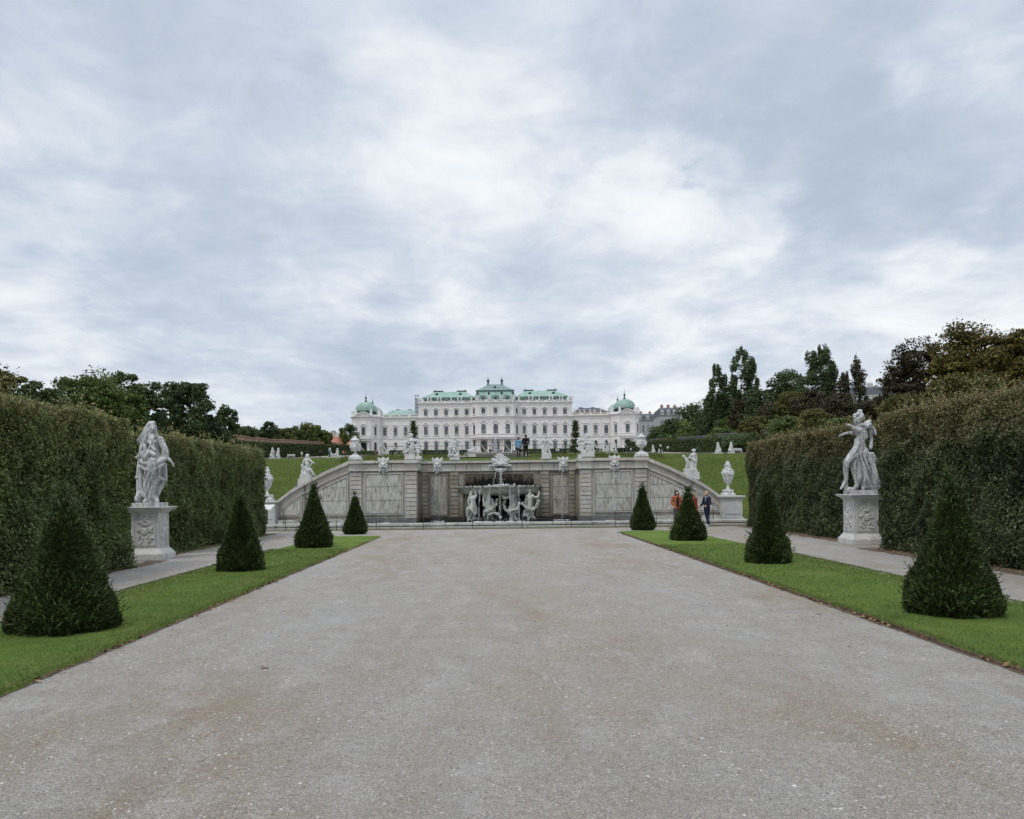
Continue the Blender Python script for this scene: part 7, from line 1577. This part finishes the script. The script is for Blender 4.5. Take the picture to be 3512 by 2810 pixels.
    for t, a in ((1.22, .3), (1.1, 1.9), (1.0, 4.0), (.92, 2.6)): j.cap(V((.13*math.cos(a), .1*math.sin(a), t)), V((.13*math.cos(a+.9), .1*math.sin(a+.9), t-.03)), .03*k, .02*k, 6)
    jo = j.sculpt('jacket', .013, cloth(jacket), root, smooth=3)
    if open_front:
        q = MB(); q.cap(V((0, -.10, 1.36)), V((0, -.115, .98)), .055*k, .062*k, 10, .7); q.build('jumper', cloth(open_front), root)
    if scarf:
        q = MB()
        for i in range(14): a = 6.283*i/14; q.ell(V((.085*math.cos(a), .075*math.sin(a)-.01, 1.425+.015*math.sin(3*a))), .04*k, .04*k, .042*k, 8)
        q.cap(V((.03, -.09, 1.40)), V((.05, -.13, 1.22)), .035*k, .03*k, 8); q.sculpt('scarf', .012, cloth(scarf), root, smooth=2)
    if stripe:
        q = MB(); q.tube([V((-.11, -.105, 1.44)), V((-.12, -.13, 1.36)), V((-.10, -.142, 1.24))], .014*k, 6); q.build('strap', cloth(stripe), root)
    if bag:
        q = MB(); q.cap(V(g['wl'])+V((0, .0, -.13)), V(g['wl'])+V((0, 0, -.25)), .06*k, .075*k, 10, .6); q.tube([V(g['wl'])+V((0, 0, -.06)), V(g['wl'])+V((.02, 0, -.14))], .008, 5); q.build('handbag', cloth(bag), root)
    t = MB()
    for hp_, kn, an in (('hl', 'kl', 'al'), ('hr', 'kr', 'ar')): t.chain([(*V(g[hp_]), .098*k), (*V(g[kn]), .070*k), (*(V(g[an])+V((0, 0, .03))), .057*k)], 14); t.cap(V(g[kn])+V((-.03, -.05, -.02)), V(g[kn])+V((.03, -.05, -.03)), .022*k, .02*k, 6)
    t.cap(V((0, .0, .94)), V((0, 0, .90)), .13*k, .125*k, 14, .85); t.sculpt('trousers', .013, cloth(trousers), root, smooth=3)
    for an in ('al', 'ar'):
        q = MB(); a = V(g[an]); q.chain([(*(a+V((0, .035, -.045))), .044*k), (*(a+V((0, -.06, -.05))), .045*k), (*(a+V((0, -.14, -.055))), .034*k)], 12, 1); q.box(a.x-.045*k, a.x+.045*k, a.y-.17*k, a.y+.075*k, a.z-.088*k, a.z-.065*k); q.build('shoe', cloth(shoes), root)
    q = MB(); q.ell(hp((0, .018, .028)), .086*k, .095*k, .102*k, 18); rr = random.Random(int(x*10))
    if hairlen:
        for a in (60, 90, 120, 150, 30): q.chain([(*hp((.07*math.cos(R(a)), .07*math.sin(R(a)), .0)), .035*k), (*hp((.085*math.cos(R(a)), .075*math.sin(R(a)), -hairlen)), .024*k)])
        for s in (-1, 1): q.chain([(*hp((s*.078, -.03, .03)), .022*k), (*hp((s*.085, -.02, -hairlen*.9)), .020*k)])
    for i in range(26): a = rr.uniform(-.5, 3.64); e = rr.uniform(.0, 1.4); q.ell(hp((.085*math.cos(a)*math.cos(e), .02+.09*math.sin(a)*math.cos(e), .03+.1*math.sin(e))), .026*k, .026*k, .022*k, 6)
    q.sculpt('hair', .009, cloth(hair), root, smooth=1)
    # eyes
    q = MB()
    for s in (-1, 1): q.ell(hp((s*.030, -.082, .010)), .009*k, .005*k, .005*k, 8)
    q.build('eyes', cloth((.03, .02, .02)), root)
    return root
def stand(px, pyfeet, pyhead):
    x, y = G(px, pyfeet); return x, y, (pyfeet-pyhead)/FPX*y
x_, y_, H_ = stand(2425, 1806, 1687)
person('blond person in dark padded jacket, jeans and white shoes, by the right ramp', x_, y_, .012, H_, R(-62), dict(wl=(.20, -.22, 1.02), el=(.25, -.02, 1.10), wr=(-.20, -.22, 1.0), er=(-.25, -.02, 1.10), kl=(.10, -.05, .49), al=(.12, -.06, .09), kr=(-.07, .04, .49), ar=(-.06, .14, .10), look=0), (.022, .026, .042), (.022, .030, .065), (.46, .34, .19), (.75, .73, .70), hairlen=.04, hood=1, scarf=(.22, .22, .28), group='three people standing by the third yew')
x_, y_, H_ = stand(2328, 1805, 1686)
person('dark-haired person in an open orange jacket, left of the third yew', x_, y_+.35, .012, H_*1.01, R(6), dict(wl=(.17, -.20, .98), el=(.24, -.01, 1.10), wr=(-.21, -.12, .96), er=(-.25, .02, 1.12)), (.36, .115, .055), (.10, .105, .12), (.018, .014, .013), (.03, .03, .03), hairlen=.17, open_front=(.02, .02, .022), coat=-.03, group='three people standing by the third yew')
x_, y_, H_ = stand(2383, 1806, 1691)
person('person in long red raincoat with white strap, half hidden by the yew', x_-.02, y_+.15, .012, H_*1.0, R(30), dict(wl=(.23, -.05, .88), wr=(-.25, -.07, .90)), (.50, .060, .035), (.04, .045, .07), (.38, .24, .13), (.1, .1, .1), hairlen=.05, coat=.14, stripe=(.8, .78, .75), group='three people standing by the third yew')
for (px, pf, ph, jk, lbl, rz_, kw) in ((1779, 1577, 1510, (.22, .42, .62), 'person in a light blue jacket seen from behind on the terrace above the fountain', R(186), dict(J=dict(el=(.27, -.02, 1.14), wl=(.20, .04, .96), er=(-.28, .0, 1.13), wr=(-.22, -.08, .95)), hair=(.02, .018, .017), hood=1, bag=(.02, .02, .02))),
                                       (1804, 1577, 1501, (.016, .014, .017), 'person in a black jacket seen from behind on the terrace above the fountain', R(176), dict(J=dict(el=(.27, .02, 1.12), wl=(.17, -.14, .98), er=(-.27, .02, 1.12), wr=(-.17, -.14, .98), sl=(.20, .01, 1.38), sr=(-.20, .01, 1.38), al=(.13, .02, .09), ar=(-.13, .02, .09)), hair=(.02, .015, .014)))):
    x_, zf = P(px, pf, 63.0); H_ = (pf-ph)/FPX*63.0; zz = max(zf, tz(x_, 63.0)-.0)
    person(lbl, x_, 63.0, tz(x_, 63.0)+.01, H_, rz_, kw['J'], jk, (.03, .022, .028), kw['hair'], (.03, .03, .03), hood=kw.get('hood'), bag=kw.get('bag'), vox=.014, group='pair on the terrace looking at the palace')
# distant visitors: one continuous body each, with clothes and hair
_dp = {}
def visitor_meshes(pose):
    if pose in _dp: return _dp[pose]
    b = MB(); st = {0: .02, 1: .16, 2: .06}[pose]; k = 1
    b.ell((0, -.01, 1.58), .078, .09, .112, 12); b.cap((0, 0, 1.38), (0, 0, 1.48), .055, .05); b.chain([(0, 0, 1.3, .14), (0, 0, 1.1, .12), (0, 0, .95, .13)], 10, .75)
    for s in (-1, 1):
        b.chain([(s*.17, 0, 1.38, .06), (s*.23, s*st*.5+.02, 1.1, .045), (s*(.22 if pose != 2 else .1), -.12+s*st, .9 if pose != 2 else 1.15, .03)]); b.chain([(s*.09, 0, .9, .09), (s*.1, -s*st, .5, .06), (s*.1, -s*st*1.4, .08, .04)]); b.cap((s*.1, -s*st*1.4, .05), (s*.1, -s*st*1.4-.13, .04), .038, .03)
    body = b.sculpt('p', .03, None if False else SKIN, None, smooth=1); me = body.data; bpy.data.objects.remove(body)
    j = MB(); j.chain([(0, 0, 1.36, .165), (0, 0, 1.1, .155), (0, 0, .88, .175)], 10, .8)
    for s in (-1, 1): j.chain([(s*.17, 0, 1.38, .08), (s*.23, s*st*.5+.02, 1.1, .068), (s*(.22 if pose != 2 else .12), -.11+s*st, .93 if pose != 2 else 1.13, .05)])
    jm = j.mesh('j'); t = MB()
    for s in (-1, 1): t.chain([(s*.09, 0, .88, .11), (s*.1, -s*st, .5, .08), (s*.1, -s*st*1.4, .12, .065)])
    tm = t.mesh('t'); h = MB(); h.ell((0, .02, 1.62), .09, .10, .10, 10); hm = h.mesh('h'); _dp[pose] = (me, jm, tm, hm); return _dp[pose]
def visitor(px, Yd, jk, tr, hr, lbl, pose=0, rz_=0.0, h=1.0):
    x, _ = P(px, 1560, Yd); me, jm, tm, hm = visitor_meshes(pose); o = bpy.data.objects.new('person', me); COL.objects.link(o); o.location = (x, Yd, tz(x, Yd)+.08); o.rotation_euler = (0, 0, rz_); o.scale = (h, h, h); tag(o, lbl, 'person', 'far visitors in the upper garden')
    for nm, m0, c in (('jacket', jm, jk), ('trousers', tm, tr), ('hair', hm, hr)):
        q = m0.copy(); q.materials.clear(); q.materials.append(cloth(c)); p = bpy.data.objects.new(nm, q); COL.objects.link(p); p.parent = o
K, DK, W_, RD, BL, TN = (.02, .02, .022), (.05, .05, .06), (.65, .63, .6), (.4, .05, .05), (.10, .16, .28), (.35, .27, .2)
vs = [(941, 150, TN, DK, TN, 'person in a pinkish brown coat bending beside the left garden sphinx', 2, .5), (1028, 215, K, K, K, 'dark-clad person beside the white-coated one on the far left walk', 0, 1), (1035, 212, W_, TN, TN, 'person in a white coat on the far left walk', 0, 0), (1053, 190, K, K, BL, 'person in dark clothes and blue cap behind the ramp piper', 1, 2), (1097.5, 212, K, K, W_, 'white-haired person in black standing alone before the far left hedge', 0, 3),
      (1130, 158, BL, K, W_, 'person in dark blue sitting at the feet of the left sphinx pair', 2, 0), (1152, 166, K, K, K, 'dark-clad person beside the right sphinx of the left pair', 2, 1), (1178, 200, TN, DK, K, 'person in grey-brown left of the left urn', 1, 1), (1185, 205, RD, DK, K, 'person in red left of the left urn', 0, 2),
      (1273, 215, K, K, K, 'dark figure walking in front of the left pavilion', 1, 1.5), (1290, 220, RD, K, TN, 'person with a red jacket right of the left pavilion door', 1, 1), (1294, 232, DK, K, K, 'grey-clad person beside the red-jacketed one', 0, 0), (1346, 180, K, K, K, 'tall dark figure with raised arms left of the shell group', 2, .6), (1337, 235, K, DK, K, 'small dark figure left of the shell group', 0, 0),
      (1455, 170, K, K, K, 'dark figure standing just right of the left shell group', 0, 1.5), (1588, 235, K, DK, K, 'small dark figure near the leaning statue', 0, .4), (1658, 205, K, DK, K, 'black-clad person nearest the fountain on its left', 0, 1), (1666, 235, TN, K, K, 'person in brown left of the fountain', 0, .4), (1671, 225, W_, BL, K, 'person in white and blue left of the fountain', 1, .9), (1679, 290, K, K, K, 'left of two distant dark figures before the portico', 0, .2), (1684, 290, K, K, K, 'right of two distant dark figures before the portico', 0, .1),
      (1708, 260, K, K, K, 'dark figure right of the fountain plume', 0, .3), (1713, 250, W_, K, TN, 'person in white right of the fountain plume', 1, .7), (1717, 255, K, RD, K, 'dark figure with reddish trousers right of the plume', 0, 1.2), (1721, 270, RD, K, K, 'person in maroon right of the plume', 0, 1.2), (1730, 300, K, K, K, 'lone far dark figure before the middle portico columns', 0, 0), (1740, 225, BL, K, TN, 'person in grey-blue below the right portico arch', 0, 2),
      (1759, 280, K, K, K, 'thin dark figure at the right portico column', 0, 2), (1821, 270, K, DK, K, 'dark figure under the palace windows right of the terrace pair', 0, 0), (1909, 250, W_, DK, K, 'left of two light figures before the right wing', 0, 0), (1916, 250, W_, BL, TN, 'right of two light figures before the right wing', 1, 0), (1921, 255, K, K, K, 'dark figure beside the two light ones', 0, .4),
      (2034, 215, K, K, K, 'dark figure right of the right shell group', 1, .8), (2062, 240, K, DK, K, 'small dark figure below the arched windows of the right wing', 0, 0), (2089, 225, K, K, TN, 'dark figure beside the white garden statue on the right', 0, .3), (2120, 235, K, K, K, 'leftmost of the dark crowd before the right pavilion door', 0, 0), (2125, 240, DK, K, K, 'second of the dark crowd before the right pavilion door', 0, .8), (2132, 230, K, DK, TN, 'third of the dark crowd before the right pavilion door', 1, .2), (2142, 236, K, K, W_, 'white-haired member of the crowd before the right pavilion door', 0, .5),
      (2150, 245, DK, BL, K, 'person in the middle of the right pavilion doorway', 0, 1), (2159, 230, K, K, K, 'dark figure right of the right pavilion doorway', 0, 2), (2164, 225, W_, K, K, 'person with a white top right of the doorway', 1, 2), (2172, 235, K, K, K, 'rightmost dark figure before the right pavilion', 0, 0), (2251, 168, K, K, K, 'dark-clad person between the right pair of sphinxes', 2, 1), (2266, 166, K, K, TN, 'dark-clad person at the feet of the far right sphinx', 2, 0), (2392, 190, BL, K, K, 'person in pale blue behind the bearded ramp statue', 0, 1)]
for i, (px, Yd, jk, tr, hr, lb, pose, a) in enumerate(vs): visitor(px, Yd, jk, tr, hr, lb, pose, a, .96+.08*((i*37) % 10)/10)
# two white statues standing on the parterre before the right pavilion
for (px, pt, Yd, lb) in ((2086, 1524, 185, 'white reclining garden statue before the right wing'), (2111, 1518, 160, 'slim white upright statue before the right pavilion'), (1307, 1522, 150, 'slim white upright statue right of the left pavilion door')):
    x, zt_ = P(px, pt, Yd); z0 = tz(x, Yd); H_ = zt_-z0; r_ = empty('statue', (x, Yd, z0)); tag(r_, lb, 'statue', 'standing statues of the upper parterre'); b = MB(); b.box(-.4, .4, -.4, .4, -.1, H_*.28); b.box(-.47, .47, -.47, .47, H_*.28, H_*.31); b.build('pedestal', M['pedestal'], r_, bevel=.02)
    q = MB(); k = H_*.69/1.75; zz = H_*.31; q.chain([(0, 0, zz+.1, .26*k), (.05, 0, zz+.6*k, .2*k), (-.02, 0, zz+.95*k, .15*k), (0, 0, zz+1.3*k, .17*k)]); q.chain([(.02, 0, zz+1.62*k, .11*k)]); q.chain([(.16*k, 0, zz+1.35*k, .06*k), (.3*k, -.1, zz+1.1*k, .05*k), (.2*k, -.2, zz+1.4*k, .04*k)]); q.chain([(-.16*k, 0, zz+1.35*k, .06*k), (-.26*k, -.05, zz+1.05*k, .05*k), (-.12*k, -.15, zz+.85*k, .05*k)]); q.chain([(-.1*k, -.05, zz, .1*k), (-.1*k, -.08, zz+.9*k, .1*k)]); q.sculpt('figure', .025, M['statue_white'], r_, smooth=2)
